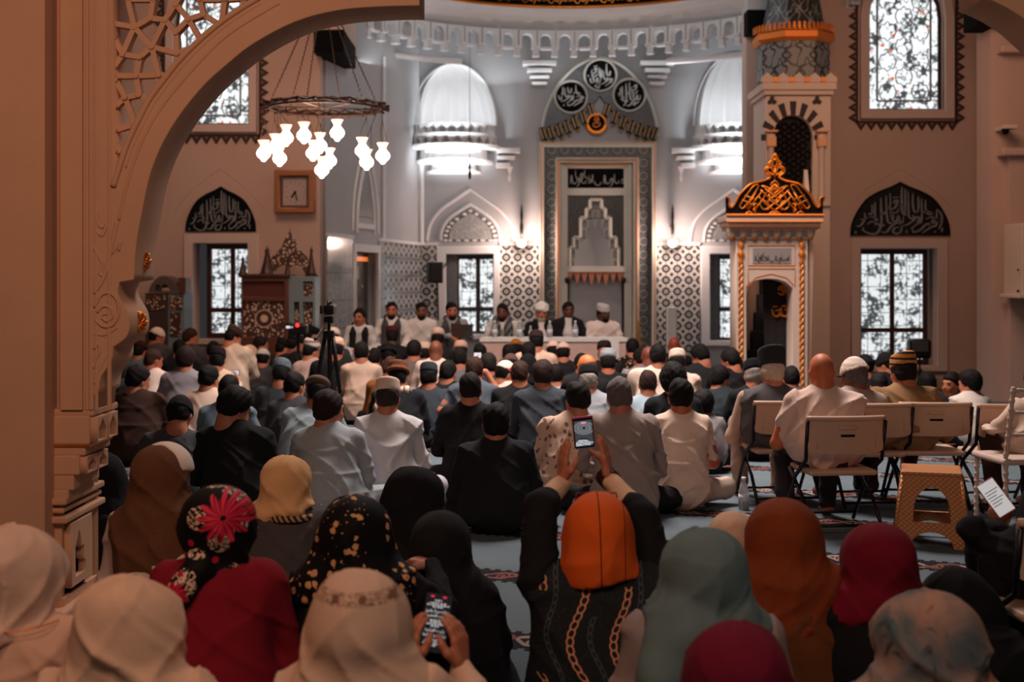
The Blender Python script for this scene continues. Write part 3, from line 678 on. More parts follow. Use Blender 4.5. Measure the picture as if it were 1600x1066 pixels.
# gilt rosettes on the underside of the arch
for k, (px, py, y) in enumerate(((219, 408, 5.75), (213, 504, 5.75))):
    o = empty('gilt_rosette', (X(px, y), y, Z(py, y)-.05), ['round gilt whirl rosette, the upper of two on the arch underside', 'round gilt whirl rosette on the lower lobe of the arch'][k], 'rosette', 'gilt rosettes under the arch')
    nrm = Vector((.80, -.60, 0)); mx = xf((X(px, y), y, Z(py, y)), (nrm.y*-1, nrm.x, 0), nrm); r = .052
    mb = MB(mx); mb.lathe([(0, .0), (r, 0), (r*1.02, .008), (r*.9, .014), (0, .012)], 20, mx=Matrix.Rotation(-PI/2, 4, 'X')); mb.build('disc', m_gold, o, True)
    mb = MB(mx)
    for i in range(9):
        a = 2*PI*i/9; pts = [(q*r*.95*math.cos(a+.9*q), .016+.006*math.sin(PI*q), q*r*.95*math.sin(a+.9*q)) for q in (0.12, .35, .6, .8, .98)]; mb.tube(pts, [.003, .007, .009, .008, .004], 6)
    mb.sphere((0, .018, 0), .008, 8); mb.build('petal', m_gold, o, True)
# column below the arch: stalactite capital, shaft and base
col = empty('wall_column', (X(120, DA), DA, 0)); col['kind'] = 'structure'; col['label'] = 'carved stone column carrying the left arch'
XS = X(97, DA); DS = 6.08
MB().box((X(60, DA), DA+.0, 0), (XS, DS, Z(640, DA))).build('shaft', m_stone, col)
mb = MB()      # stepped stalactite tiers growing out to carry the arch
for k, (ya, yb, px) in enumerate(((640, 650, 147), (650, 694, 141), (698, 712, 134), (712, 742, 125), (742, 766, 116), (766, 780, 108))):
    mb.cbox((XS-.1+X(px, DA))/2, (DA+DAB)/2+.02, (Z(ya, DA)+Z(yb, DA))/2, X(px, DA)-XS+.1, DAB-DA+.05+.01*(k % 2), Z(ya, DA)-Z(yb, DA)+.004, .008)
mb.build('stalactite_capital', m_stone, col)
sd_ = lambda xx: xf((xx, DA, 0), (0, 1, 0), (-1, 0, 0))
for k, (ya, yb, px) in enumerate(((652, 692, 141), (714, 741, 125))):
    xx = X(px, DA); za, zb = Z(ya, DA), Z(yb, DA)
    for u0, u1 in ((.0, .14), (.15, .29)):
        um_ = (u0+u1)/2; hole_ = [(u0+.02, zb+.008), (u0+.02, zb+(za-zb)*.5), (um_, za-.012), (u1-.02, zb+(za-zb)*.5), (u1-.02, zb+.008)]
        link('stalactite_cell', plate([[(u0, zb), (u1, zb), (u1, za), (u0, za)], hole_], -.03, 0, sd_(xx), bevel=.002), m_stone, col)
MB().box((XS-.05, DA-.012, Z(698, DA)), (X(142, DA), DAB, Z(694, DA))).build('gilt_line', m_gold, col)
mb = MB()
for z_, e, hh in ((.59, .030, .03), (.55, .018, .022), (.51, .034, .03)): mb.cbox(XS-.1, (DA+DS)/2-.01, z_, .2+2*e, DS-DA+.02+e, hh, .008)
mb.tube([(XS, DS-.04, .14), (XS, DS-.04, .9)], .016, 8); mb.build('ring_moulding', m_stone, col)
link('niche_panel', plate([[(.03, .20), (.30, .20), (.30, .485), (.03, .485)], [(.08, .24), (.08, .37), (.10, .40), (.125, .44), (.15, .40), (.15, .36), (.19, .36), (.19, .34), (.185, .33), (.185, .30), (.21, .29), (.21, .24)]], -.03, .0, sd_(XS), bevel=.003), m_stone, col)
mb = MB(); mb.box((-6, DA-.17, 0), (XS+.07, DS+.1, .085)); mb.cbox(XS-.3+.055, (DA+DS)/2-.03, .11, .6, DS-DA+.2, .05, .015); mb.box((XS-.4, DA-.03, .13), (XS+.02, DS+.02, .17)); mb.build('base', m_stone, col)
# start of the next arch bay, top right
q = pp([(1530, -260), (1536, -4)]+catmull([(1536, -4), (1560, 6), (1582, 18), (1612, 40), (1680, 110), (1740, 220)], 4)+[(1900, 220), (1900, -260)], DA)
struct(link('wall_arch_right', plate([q], DA, DAB, bevel=.004), m_stone))
# wall above the arch hall so that light does not spill
# ================================================================ mihrab (tiled prayer niche)
def bx(mb, px0, py0, px1, py1, D, d1): return mb.box((X(px0, D), D, Z(py1, D)), (X(px1, D), d1, Z(py0, D)))
def fl(px0, py0, px1, D): return [(X(px0, D), 0), (X(px1, D), 0), (X(px1, D), Z(py0, D)), (X(px0, D), Z(py0, D))]
DM = 23.35
mih = empty('prayer_niche', (X(934, DM), DM+.1, 0), 'tall tiled prayer niche framed in grey marble and gold on the far wall', 'prayer niche')
link('marble_frame', plate([fl(843, 222, 1026, DM), fl(850, 229, 1019, DM)[0:0] or [(X(850, DM), .002), (X(1019, DM), .002), (X(1019, DM), Z(230, DM)), (X(850, DM), Z(230, DM))]], DM, DB, bevel=.01), m_greystone, mih)
link('tile_border', plate([[(X(850, DM), .002), (X(1019, DM), .002), (X(1019, DM), Z(230, DM)), (X(850, DM), Z(230, DM))], [(X(869, DM), .003), (X(998, DM), .003), (X(998, DM), Z(247, DM)), (X(869, DM), Z(247, DM))]], DM+.06, DB), m_tileb, mih)
link('inner_frame', plate([[(X(868, DM), .002), (X(999, DM), .002), (X(999, DM), Z(246, DM)), (X(868, DM), Z(246, DM))], [(X(876, DM), .003), (X(990, DM), .003), (X(990, DM), Z(254, DM)), (X(876, DM), Z(254, DM))]], DM+.02, DB, bevel=.01), m_greystone, mih)
link('inner_moulding', plate([[(X(877, DM), .002), (X(988, DM), .002), (X(988, DM), Z(256, DM)), (X(877, DM), Z(256, DM))], [(X(887, DM), .003), (X(976, DM), .003), (X(976, DM), Z(262, DM)), (X(887, DM), Z(262, DM))]], DM+.08, DB, bevel=.008), m_greystone, mih)
mb = MB()
for px in (846, 1023, 872, 995): mb.tube([(X(px, DM), DM-.002, 0), (X(px, DM), DM-.002, Z(224 if px in (846, 1023) else 250, DM))], .013, 6)
for a, b_, y in ((846, 1023, 224), (872, 995, 250), (882, 982, 258)): mb.tube([(X(a, DM), DM-.002, Z(y, DM)), (X(b_, DM), DM-.002, Z(y, DM))], .012, 6)
mb.build('gold_line', m_gold, mih)
DI = DM+.14
mb = MB(); bx(mb, 888, 264, 976, 294, DI, DB); mb.build('inscription_panel', m_black, mih)
mb = MB(); bx(mb, 887, 294, 976, 305, DI-.06, DB); mb.build('cross_bar', m_greystone, mih)
# the field with the stepped opening
steps = [(922, 312), (940, 312), (940, 326), (946, 326), (946, 340), (954, 340), (954, 371), (963, 371), (963, 387), (967, 387), (967, 421)]
right = pp(steps[1:], DI); 
so = pp([(890, 421), (890, 387), (896, 387), (896, 371), (907, 371), (907, 340), (916, 340), (916, 326), (922, 326), (922, 312), (940, 312), (940, 326), (946, 326), (946, 340), (954, 340), (954, 371), (963, 371), (963, 387), (967, 387), (967, 421)], DI)
link('arabesque_field', plate([pp([(887, 421), (887, 305), (976, 305), (976, 421)], DI)[0:4], ][:1] if False else [rectp(887, 305, 976, 422, DI), so], DI, DB), m_arab, mih)
tr = MB(); pts = [(x, DI-.015, z) for x, z in so]
for i in range(len(pts)-1): tr.tube([pts[i], pts[i+1]], .03, 4)
tr.build('stepped_moulding', m_greystone, mih)
# stalactite vault: receding rows of small cells
mb = MB(); mg = MB(); mdk = MB(); s = DI/F
rows = [(312, 326, 924, 938, 1), (327, 341, 917, 945, 3), (342, 356, 908, 953, 4), (356, 371, 908, 953, 5), (372, 387, 897, 962, 7), (388, 404, 891, 966, 8), (404, 420, 891, 966, 9)]
for r, (y0, y1, x0, x1, n) in enumerate(rows):
    w = (x1-x0)/n
    for i in range(n):
        a = x0+i*w; tt = (i+.5)/n*2-1; dep = .10+.16*(1-tt*tt)*(r+1)/7
        arcp = [(a+w*.14, y1)]+[(a+w/2-w*.36*math.cos(PI*k/6), y0+(y1-y0)*.55-(y1-y0)*.42*math.sin(PI*k/6)) for k in range(7)]+[(a+w*.86, y1)]
        me = plate([rectp(a, y0, a+w, y1, DI), pp(arcp, DI)], DI+dep-.06, DI+dep+.04); mb.add([tuple(v.co) for v in me.vertices], [tuple(p.vertices) for p in me.polygons])
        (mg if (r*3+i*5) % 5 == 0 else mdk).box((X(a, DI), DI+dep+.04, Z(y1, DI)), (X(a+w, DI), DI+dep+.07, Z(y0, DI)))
mb.build('stalactite_vault', m_greystone, mih); mg.build('warm_glow_cell', m_gold, mih); mdk.build('cell_shade_back', plain((78, 76, 74), .5, 0, 'cell_shade_stone'), mih)  # cell backs: shade painted in dark grey, warm glow painted in gold
MB().box((X(887, DI), DI+.34, 0), (X(976, DI), DI+.40, Z(300, DI))).build('niche_back', m_greystone, mih)
# fringe and fluted niche
mb = MB(); fr = []
for i in range(9): fr += [(885+i*11.2, 426), (885+i*11.2+5.6, 436+8*math.sin(PI*(i+.5)/9)+(4 if i % 2 else 0))]
mb.prism(pp([(885, 421)]+fr+[(981, 426), (981, 421)], DI), DI-.05, DI-.02); mb.build('copper_fringe', plain((196, 128, 104), .4, .5, 'copper', .3), mih)
mb = MB(); bx(mb, 884, 416, 984, 425, DI-.08, DB); mb.build('sill', m_greystone, mih)
mb = MB(); mb.lathe([(.48, 0), (.48, 1.62)], 36, X(931, DI), DI+.06, 0, arc=PI, mod=lambda a, z: 1+.03*abs(math.sin(a*13))); mb.build('fluted_hollow', m_greystone, mih, True)
for px in (886, 974): MB().lathe([(.06, 0), (.06, .1), (.035, .14), (.035, 1.5), (.06, 1.55), (.06, 1.62)], 12, X(px, DI), DI-.03, 0).build('colonnette', m_blackmetal, mih, True)
INSC = SCRIPT+[([(x+2.9, z) for x, z in p], w) for p, w in SCRIPT[:6]]+[([(x+.3, z+.45) for x, z in p], w*.7) for p, w in SCRIPT[1:4]]
q = strokes(INSC, None, xf((X(891, DI), DI-.012, Z(288, DI))), .008, .21); q.build('inscription', plain((186, 180, 172), .6, 0, 'white_script'), mih)
# crowning panel
LU = [([(780, 200), (775, 380), (790, 560), (850, 590)], 30), ([(825, 230), (825, 420), (825, 580)], 26), ([(865, 260), (870, 450), (875, 600), (910, 640), (945, 610), (920, 590)], 26), ([(930, 290), (930, 430), (950, 540), (1000, 550)], 26), ([(1005, 330), (1010, 450), (1000, 550)], 26), ([(1050, 360), (1055, 600), (1040, 690), (990, 710)], 28), ([(1105, 380), (1110, 520), (1150, 580), (1215, 575)], 26),
  ([(615, 290), (620, 420), (610, 500), (680, 490), (720, 400), (690, 385), (665, 420), (700, 430)], 26), ([(560, 320), (570, 600), (600, 700), (660, 690)], 28), ([(487, 350), (490, 480), (495, 600), (500, 740), (540, 720)], 28), ([(405, 410), (405, 560), (410, 740)], 24), ([(365, 440), (365, 560), (330, 580), (320, 560)], 24), ([(262, 560), (265, 650), (200, 740), (150, 740)], 24),
  ([(1260, 510), (1320, 570), (1330, 680), (1290, 790)], 26), ([(1260, 520), (1255, 720), (1180, 760), (1060, 840)], 30), ([(1110, 650), (1180, 620), (1270, 650), (1200, 700), (1110, 720), (1040, 790), (940, 830), (930, 780)], 30), ([(1240, 610), (1180, 700), (1140, 740)], 22), ([(900, 780), (980, 720), (1020, 640), (980, 620), (930, 670), (860, 720), (780, 740)], 30), ([(780, 740), (760, 820), (700, 850), (655, 820), (680, 770), (740, 760)], 28), ([(760, 720), (700, 700), (620, 760), (560, 830), (490, 820)], 28), ([(620, 520), (640, 640), (700, 680), (730, 600), (750, 680), (790, 690), (800, 600)], 24), ([(600, 540), (700, 560), (740, 500)], 20),
  ([(300, 720), (360, 680), (440, 710), (480, 760), (430, 840), (340, 850), (240, 800), (250, 760)], 28), ([(320, 620), (400, 620), (440, 660), (380, 680)], 20), ([(200, 650), (260, 650), (300, 620)], 20), ([(470, 580), (530, 570), (540, 540)], 22), ([(1040, 570), (1120, 540), (1200, 560)], 22), ([(840, 800), (845, 840)], 20), ([(1235, 810), (1240, 835)], 22), ([(1340, 760), (1330, 830)], 20), ([(140, 810), (135, 850)], 20), ([(650, 350), (740, 340)], 16), ([(740, 470), (800, 440)], 18), ([(660, 580), (665, 640)], 18)]
DCp = DM+.06
up = catmull([(847, 212), (849, 190), (858, 160), (875, 130), (898, 106), (920, 94), (937, 90)], 5); up = up+[(2*937-x, y) for x, y in up[:-1]][::-1]
lowb = [(1022, 210), (1008, 205), (990, 196), (972, 186), (956, 174), (944, 160), (937, 150), (930, 160), (918, 174), (902, 186), (884, 196), (862, 205)]
link('crown_panel', plate([pp(up+[(1027, 212)]+lowb, DCp)], DCp, DB, bevel=.01), m_arab, mih)
link('crown_field', plate([pp([(846, 222)]+[(852, 206)]+lowb[::-1]+[(1026, 206), (1026, 222)], DM)], DM+.10, DB), m_apse, mih)
mb = MB(); mb.tube([(x, DCp-.005, z) for x, z in pp(up, DCp)], .03, 8); mb.build('crown_moulding', m_greystone, mih, True)
mb = MB(); mg = MB()
for i in range(7):
    for sx in (-1, 1):
        px = 936+sx*(12+i*12.5); py = [172, 183, 191, 198, 203, 207, 209][i]; a = -sx*.5
        mx = Matrix.Translation((X(px, DM), DM+.02, Z(py, DM))) @ Matrix.Rotation(-a*.6, 4, 'Y')
        mb.cbox(0, 0, 0, .12, .10, .26, .04, mx); mg = MB(); mg.tube([(-.035, -.055, .1), (-.035, -.055, -.1)], .012, 6, mx); mg.tube([(.035, -.055, .1), (.035, -.055, -.1)], .012, 6, mx); mg.sphere((0, 0, -.15), .03, 8, mx); mg.build('gold_tassel', plain((170, 132, 84), .4, .6, 'old_gold'), mih)
mb.build('scalloped_edge', m_blackmetal, mih)
ROUND = [([(-.5, .55), (-.52, -.2), (-.4, -.45), (.1, -.5), (.45, -.3), (.5, .1), (.35, .2), (.3, -.05)], .15), ([(-.25, .7), (-.22, -.1)], .13), ([(.02, .75), (.05, 0), (-.15, -.1), (-.35, 0)], .12), ([(.28, .62), (.3, .1)], .12), ([(-.6, -.62), (0, -.78), (.5, -.6)], .12), ([(-.1, .25), (.1, .35), (.2, .2)], .09), ([(.55, .45), (.6, .2)], .1)]
for i, (px, py, r) in enumerate(((938, 118, 25), (892, 152, 25), (983, 149, 25))):
    Rr = r*DCp/F; mx = xf((X(px, DCp), DCp-.02, Z(py, DCp)))
    o = MB(mx).lathe([(0, 0), (Rr, 0), (Rr, .02), (0, .02)], 28, mx=Matrix.Rotation(PI/2, 4, 'X')).build('calligraphy_roundel', m_black, mih)
    MB(mx).tube([(Rr*math.cos(t*PI/16), -.02, Rr*math.sin(t*PI/16)) for t in range(32)], .02, 6, close=True).build('rim', m_greystone, o)
    cu_, cv_, sc_ = [(800, 540, 330), (1000, 640, 330), (560, 600, 330)][i]; lines = []
    for p, w in LU:
        L = [((u-cu_)/sc_, -(v-cv_)/sc_) for u, v in p]; L = [a_ for a_ in L if math.hypot(*a_) < .86]
        if len(L) > 1: lines.append((L, w/sc_*1.25))
    strokes(lines, None, mx @ Matrix.Translation((0, -.02, 0)), .01, Rr*.95).build('script', plain((196, 196, 192), .6, 0, 'white_script'), o)
mx = xf((X(932, DM), DM, Z(193, DM)))
o = MB(mx).lathe([(0, 0), (.17, 0), (.17, .03), (0, .03)], 24, mx=Matrix.Rotation(PI/2, 4, 'X')).build('medallion', m_black, mih)
MB(mx).tube([(.165*math.cos(t*PI/14), -.03, .165*math.sin(t*PI/14)) for t in range(28)], [.034 if 14 < t < 28 else .018 for t in range(28)], 6, close=True).build('gold_ring', m_gold, o)
strokes([([(-.3, .1), (-.35, -.3), (0, -.4), (.35, -.2), (.3, .1)], .16), ([(-.1, .5), (-.1, -.1)], .14), ([(.12, .7), (.14, -.1)], .14), ([(-.3, .3), (0, .9), (.3, .3)], .1)], None, mx @ Matrix.Translation((0, -.03, 0)), .01, .17).build('script', m_goldp, o)

# sconces with warm light
for k, px in enumerate((815, 1051)):
    D = 23.3; o = empty('wall_sconce', (X(px, D), D, Z(385, D)), ['dark iron wall sconce glowing left of the prayer niche', 'dark iron wall sconce glowing right of the prayer niche'][k], 'wall lamp', 'sconces beside the prayer niche')
    mb = MB(); mb.lathe([(.0, .62), (.015, .55), (.028, .4), (.018, .3), (.035, .2), (.03, .08), (.012, 0)], 8, X(px, D), D, Z(372, D)); mb.cbox(X(px, D), D+.15, Z(352, D), .04, .3, .04, .01); mb.build('bracket', m_blackmetal, o, True)
    mb = MB(); mb.lathe([(.03, 0), (.07, .03), (.085, .10), (.06, .12), (.0, .12)], 12, X(px, D), D-.02, Z(386, D)); mb.build('lamp_bowl', glow((255, 214, 196), 9, 'sconce_bowl'), o, True)
    lamp('sconce_light', 'POINT', (X(px, D), D-.16, Z(378, D)), 62, (1, .70, .60), .06)
# gold finial stand and white pillar candle right of the table
D = 21.6
mb = MB(xf((X(998, D), D, 0), (.62, 0, 0), (0, .62, 0), (0, 0, .66))); mb.lathe([(.0, 1.42), (.02, 1.36), (.05, 1.3), (.02, 1.24), (.08, 1.16), (.03, 1.08), (.1, .98), (.04, .88), (.11, .76), (.05, .64), (.05, .3), (.16, .06), (.16, 0), (0, 0)], 14, 0, 0, 0)
mb.top('candlestick', plain((204, 168, 110), .3, .8, 'brass'), 'tall brass baluster candlestick standing right of the speakers table', 'candlestick', smooth=True)
mb = MB(); mb.cbox(X(1049, 22.6), 22.6, .55, .16, .16, 1.1, .02); mb.top('white_pedestal', m_white, 'slim white pedestal standing against the rosette tiles', 'pedestal')

# ================================================================ minbar (gilded pulpit)
DP = 15.0
mn = empty('pulpit', (X(1208, DP), DP+.5, 0), 'cream stone pulpit with gilded crown over its doorway and a stair rising behind', 'pulpit')
def q_(a, b_, D=DP): return (X(a, D), Z(b_, D))
arc = [(1166, 460), (1166, 448), (1172, 442), (1184, 438), (1199, 436), (1214, 437), (1227, 441), (1238, 450), (1238, 460)]
outl = [(X(1150, DP), 0), (X(1262, DP), 0), (X(1262, DP), Z(372, DP)), (X(1150, DP), Z(372, DP))]
op = [(X(1238, DP), .004), (X(1166, DP), .004)]+[(X(a, DP), Z(b_, DP)) for a, b_ in arc]
link('portal', plate([outl, op], DP, DP+.42, bevel=.008), m_cream, mn)
mb = MB(); mb.prism(pp([(1236, 412), (1176, 412), (1176, 388), (1236, 388)], DP), DP-.015, DP); mb.build('inscription_plate', plain((150, 140, 136), .6, 0, 'carved_plate'), mn)
strokes(INSC, None, xf((X(1179, DP), DP-.017, Z(408, DP))), .006, .082).build('inscription', plain((52, 46, 46), .6, 0, 'dark_script'), mn)
mb = MB()
for a, b_, c_, d in ((1169, 384, 1242, 415), (1169, 420, 1242, 448)):
    r = [(x, DP-.01, z) for x, z in rectp(a, b_, c_, d, DP)]
    if b_ == 420: mb.tube([r[0], r[3], r[2], r[1]], .007, 4)
    else: mb.tube(r, .007, 4, close=True)
mb.tube([(x, DP-.01, z) for x, z in pp([(1171, 446), (1180, 434), (1204, 428), (1228, 434), (1240, 446)], DP)], .007, 4)
mb.build('gold_moulding', m_goldp, mn)
for px in (1157, 1252):
    mb = MB(); n = 26; z0 = .15; z1 = Z(412, DP)
    for k in range(2): mb.tube([(X(px, DP)+.016*math.cos(t*.9+k*PI), DP-.02+.016*math.sin(t*.9+k*PI), z0+(z1-z0)*t/70) for t in range(71)], .017, 6)
    mb.build('rope_column', plain((222, 150, 92), .4, .4, 'gilt_rope'), mn, True)
    mb = MB(); mb.lathe([(.02, 0), (.035, .02), (.02, .05), (.03, .1), (.045, .13), (.02, .16), (.015, .19), (.04, .24), (.015, .27)], 10, X(px, DP), DP-.02, Z(414, DP)); mb.build('gold_capital', m_goldp, mn, True)
# cornice with dripping cells
mb = MB(); xc = (X(1131, DP)+X(1282, DP))/2; wd = X(1282, DP)-X(1131, DP)
mb.cbox(xc, DP+.16, Z(342, DP), wd, .66, .075, .012); mb.cbox(xc, DP+.17, Z(350.5, DP), wd-.05, .60, .06, .012); mb.cbox(xc, DP+.18, Z(357, DP), wd-.1, .56, .04, .01); mb.build('cornice', m_cream, mn)
mb = MB(); mg = MB()
for i in range(8):
    px = 1143+i*17.5; mb.lathe([(.0, -.02), (.045, 0), (.06, .05), (.06, .10), (.0, .10)], 10, X(px, DP), DP-.02, Z(370, DP)); mg.sphere((X(px, DP), DP-.03, Z(372, DP)), (.034, .03, .028), 8)
mb.cbox(xc, DP+.2, Z(366, DP), wd-.2, .46, .12, .01); mb.build('corbel_row', m_cream, mn); mg.build('gold_drop', m_goldp, mn, True)
mb = MB(); mb.tube([(X(1131, DP), DP-.18, Z(337.5, DP)), (X(1282, DP), DP-.18, Z(337.5, DP))], .014, 6); mb.tube([(X(1131, DP), DP-.18, Z(347.5, DP)), (X(1281, DP), DP-.18, Z(347.5, DP))], .012, 6); mb.tube([(X(1134, DP), DP-.12, Z(356, DP)), (X(1278, DP), DP-.12, Z(356, DP))], .012, 6); mb.build('cornice_gilding', m_goldp, mn)
# gilded crown: black backing with openwork strapwork
zc = lambda u, v: (1120+u/5.61, 230+v/5.61)
half = [(65, 600), (62, 440), (90, 455), (95, 490), (90, 515), (110, 535), (140, 500), (155, 470), (175, 430), (205, 395), (240, 360), (280, 330), (340, 315), (400, 300), (450, 270), (405, 235), (405, 195), (440, 175), (430, 150), (465, 120), (485, 65)]
full = half+[(970-u, v) for u, v in half[:-1]][::-1]
outc = pp([zc(u, v) for u, v in full], DP)
cr = link('crown', plate([outc], DP-.14, DP-.10), m_black, mn)
mb = MB()
def cw(pts, r=.011, mir=True, sm=True):
    for sgn in ((0, 1) if mir else (0,)):
        L = [(970-u if sgn else u, v) for u, v in pts]; L = catmull(L, 3) if sm and len(L) > 2 else L
        mb.tube([(x, DP-.15, z) for x, z in pp([zc(u, v) for u, v in L], DP)], r, 6)
cw(half[1:], .015, True, True); cw([(65, 598), (905, 598)], .016, False)
for pts in ([(180, 520), (290, 360), (340, 340), (330, 380), (215, 540), (180, 520)], [(200, 470), (250, 490), (290, 510), (330, 500)], [(225, 430), (330, 470)], [(255, 555), (380, 385)], [(300, 570), (420, 400), (370, 350)], [(240, 545), (320, 400)], [(370, 345), (480, 380), (590, 345)], [(360, 380), (480, 480), (540, 420)], [(400, 370), (560, 500)], [(370, 470), (360, 520), (400, 555), (440, 520), (400, 480), (370, 470)], [(440, 470), (485, 500), (530, 470)], [(485, 300), (450, 340), (485, 365)], [(300, 545), (320, 580), (300, 500)], [(390, 430), (485, 330)], [(420, 480), (485, 420), (440, 380)], [(485, 560), (400, 500), (345, 440)], [(420, 560), (485, 500), (550, 560)], [(225, 598), (262, 570), (300, 598)], [(430, 598), (470, 570), (510, 598)]):
    cw(pts, .0095)
cw([(485, 110), (465, 150), (485, 190), (505, 150), (485, 110)], .012, False); cw([(485, 190), (485, 290)], .012, False); cw([(485, 260), (430, 230), (420, 200), (450, 190), (475, 225)], .012); cw([(485, 65), (450, 150), (485, 260)], .014)
mb.build('strapwork', m_gold, cr, True)
# inside: carpeted stairs, dark door curtain with gold emblems, raking balustrades
mb = MB()
for i in range(9): mb.box((X(1168, DP)+i*.09, DP+.35+i*.27, .02), (X(1240, DP)+i*.09, DP+.35+(i+1)*.27+.02, .23*(i+1)))
mb.build('stair', plain((44, 46, 50), .9, 0, 'stair_carpet'), mn)
D = DP+.30
mb = MB()
for k in range(10): mb.add([(X(1198, D)+.05*k, D+.02*(k % 2), .04), (X(1198, D)+.05*(k+1), D+.02*((k+1) % 2), .04), (X(1198, D)+.05*(k+1)-.02, D+.02*((k+1) % 2), Z(436, D)), (X(1196, D)+.05*k-.04, D+.02*(k % 2), Z(436, D))], [(0, 1, 2, 3)])
cu = mb.build('curtain', plain((26, 16, 16), .85, 0, 'dark_curtain'), mn)
mx = xf((X(1221, D), D-.015, Z(455, D))); strokes([([(-.5, .1), (-.2, .7), (.4, .5), (.5, -.1), (-.1, -.5), (-.5, -.2)], .3), ([(-.3, .2), (.3, .1), (.2, -.6)], .28), ([(-.1, .5), (.2, -.2)], .3)], None, mx, .01, .085).build('gold_emblem', m_gold, cu)
mx = xf((X(1221, D), D-.015, Z(487, D))); strokes([([(-1.2, .3), (-.9, -.5), (-.3, -.4), (-.2, .2), (-.8, .1)], .3), ([(-.1, .5), (0, -.4), (.6, -.5), (.7, .2), (.3, .2)], .3), ([(.9, .6), (1, -.3), (1.2, -.5)], .26), ([(-1.1, .6), (-.5, .6)], .2), ([(0, .7), (.7, .6)], .2)], None, mx, .01, .10).build('gold_emblem', m_gold, cu)
mb = MB()
for xx in (X(1166, DP)-.06, X(1246, DP)):
    mb.add([(xx+a+b_*.34, DP+.42+b_, z) for a in (0, .06) for b_, z in ((0, 0), (2.7, 0), (2.7, 3.1), (0, 1.0))], [(0, 1, 2, 3), (7, 6, 5, 4), (0, 4, 5, 1), (1, 5, 6, 2), (2, 6, 7, 3), (3, 7, 4, 0)])
mb.build('stair_side_panel', m_cream, mn)
mb = MB(); x2 = X(1262, DP)
for xx in (x2+.03, x2+.10): mb.tube([(xx, DP+.3, Z(372, DP)-.02), (xx-.02, DP+.25, .1)], .016, 6)
mb.build('gold_edge_rod', m_goldp, mn)
mb = MB(); mb.add([(x2, DP+.1, .0), (x2+.1, DP+1.6, 0), (x2+.32, DP+1.6, 3.0), (x2+.04, DP+.1, 2.0), (x2+.05, DP+.1, .0), (x2+.15, DP+1.6, 0), (x2+.37, DP+1.6, 3.0), (x2+.09, DP+.1, 2.0)], [(0, 1, 2, 3), (7, 6, 5, 4), (0, 4, 5, 1), (1, 5, 6, 2), (2, 6, 7, 3), (3, 7, 4, 0)]); mb.build('raking_panel', m_cream, mn)
# tower kiosk above the stairs
DT = 17.3; tx = X(1249, DT); hw = X(1298, DT)-tx; q4 = 8
archo = archwin(1208, 1270, 320, 215, 180, DT, 12)
link('tower_front', plate([[(X(1197, DT), Z(322, DT)), (X(1298, DT), Z(322, DT)), (X(1298, DT), Z(150, DT)), (X(1197, DT), Z(150, DT))], archo], DT, DT+.12, bevel=.006), m_cream, mn)
mb = MB(); mb.box((X(1197, DT), DT+.12, Z(322, DT)), (X(1197, DT)+.1, DT+.9, Z(150, DT))); mb.box((X(1298, DT)-.1, DT+.12, Z(322, DT)), (X(1298, DT), DT+.9, Z(150, DT))); mb.box((X(1197, DT), DT+.1, Z(150, DT)), (X(1298, DT), DT+.9, Z(146, DT))); mb.box((X(1200, DT), DT+.05, 0), (X(1298, DT), DT+.9, Z(320, DT))); mb.build('tower_side', m_cream, mn)
mb = MB(); xm, zm = X(1239, DT), Z(215, DT)
for k in range(9):
    a = PI*(k+.0)/8
    if k % 1 == 0:
        r0, r1 = .30, .50; w = .045; ca, sa = math.cos(a), math.sin(a)
        if k in (1, 2, 3, 4, 5, 6, 7, 0, 8): mb.prism([(xm+ca*r0*.95-sa*w*.7, zm+sa*r0+ca*w*.7), (xm+ca*r1*.86-sa*w, zm+sa*r1*.98+ca*w), (xm+ca*r1*.86+sa*w, zm+sa*r1*.98-ca*w), (xm+ca*r0*.95+sa*w*.7, zm+sa*r0-ca*w*.7)], DT-.012, DT+.01)
for sx in (1206, 1276):
    for (a, b_) in ((0, .035), (-.03, -.015), (.03, -.015)): mb.lathe([(0, 0), (.03, 0), (.03, .02), (0, .02)], 10, mx=xf((X(sx, DT)+a, DT-.01, Z(158, DT)+b_)) @ Matrix.Rotation(PI/2, 4, 'X'))
mb.build('dark_voussoir', m_zig, mn)
mb = MB()
for r in range(10):
    for k in range(5):
        cx, cz = X(1214, DT)+(k+.5*(r % 2))*.125, Z(312, DT)+r*.125
        if cx > X(1268, DT) or cz > Z(190, DT): continue
        mb.tube([(cx+.05*math.cos(t*PI/3), DT+.09, cz+.05*math.sin(t*PI/3)) for t in range(6)], .012, 4, close=True)
mb.build('hexagon_grille', m_blackmetal, mn)
MB().box((X(1206, DT), DT+.13, Z(322, DT)), (X(1272, DT), DT+.15, Z(178, DT))).build('tower_shade_sheet', plain((30, 22, 20), .8, 0, 'painted_shade'), mn)  # dark sheet stands in for the shade inside the kiosk
for px in (1204, 1283): MB().lathe([(.05, 0), (.04, .03), (.04, .75), (.06, .8), (.06, .86)], 10, X(px, DT), DT-.03, Z(310, DT)).build('tower_colonnette', m_cream, mn, True)
mb = MB()
for px in (1204, 1283): mb.cbox(X(px, DT), DT-.02, Z(222, DT), .13, .13, .14, .01); mb.cbox(X(px, DT), DT-.02, Z(206, DT), .17, .17, .03, .01)
mb.build('tower_capital', plain((214, 156, 116), .5, .2, 'gilt_stone'), mn)
mb = MB(); xc2 = X(1247, DT); mb.cbox(xc2, DT+.45, Z(136, DT), 1.0, 1.1, .10, .01); mb.cbox(xc2, DT+.45, Z(145, DT), .94, 1.02, .07, .01)
mg = MB()
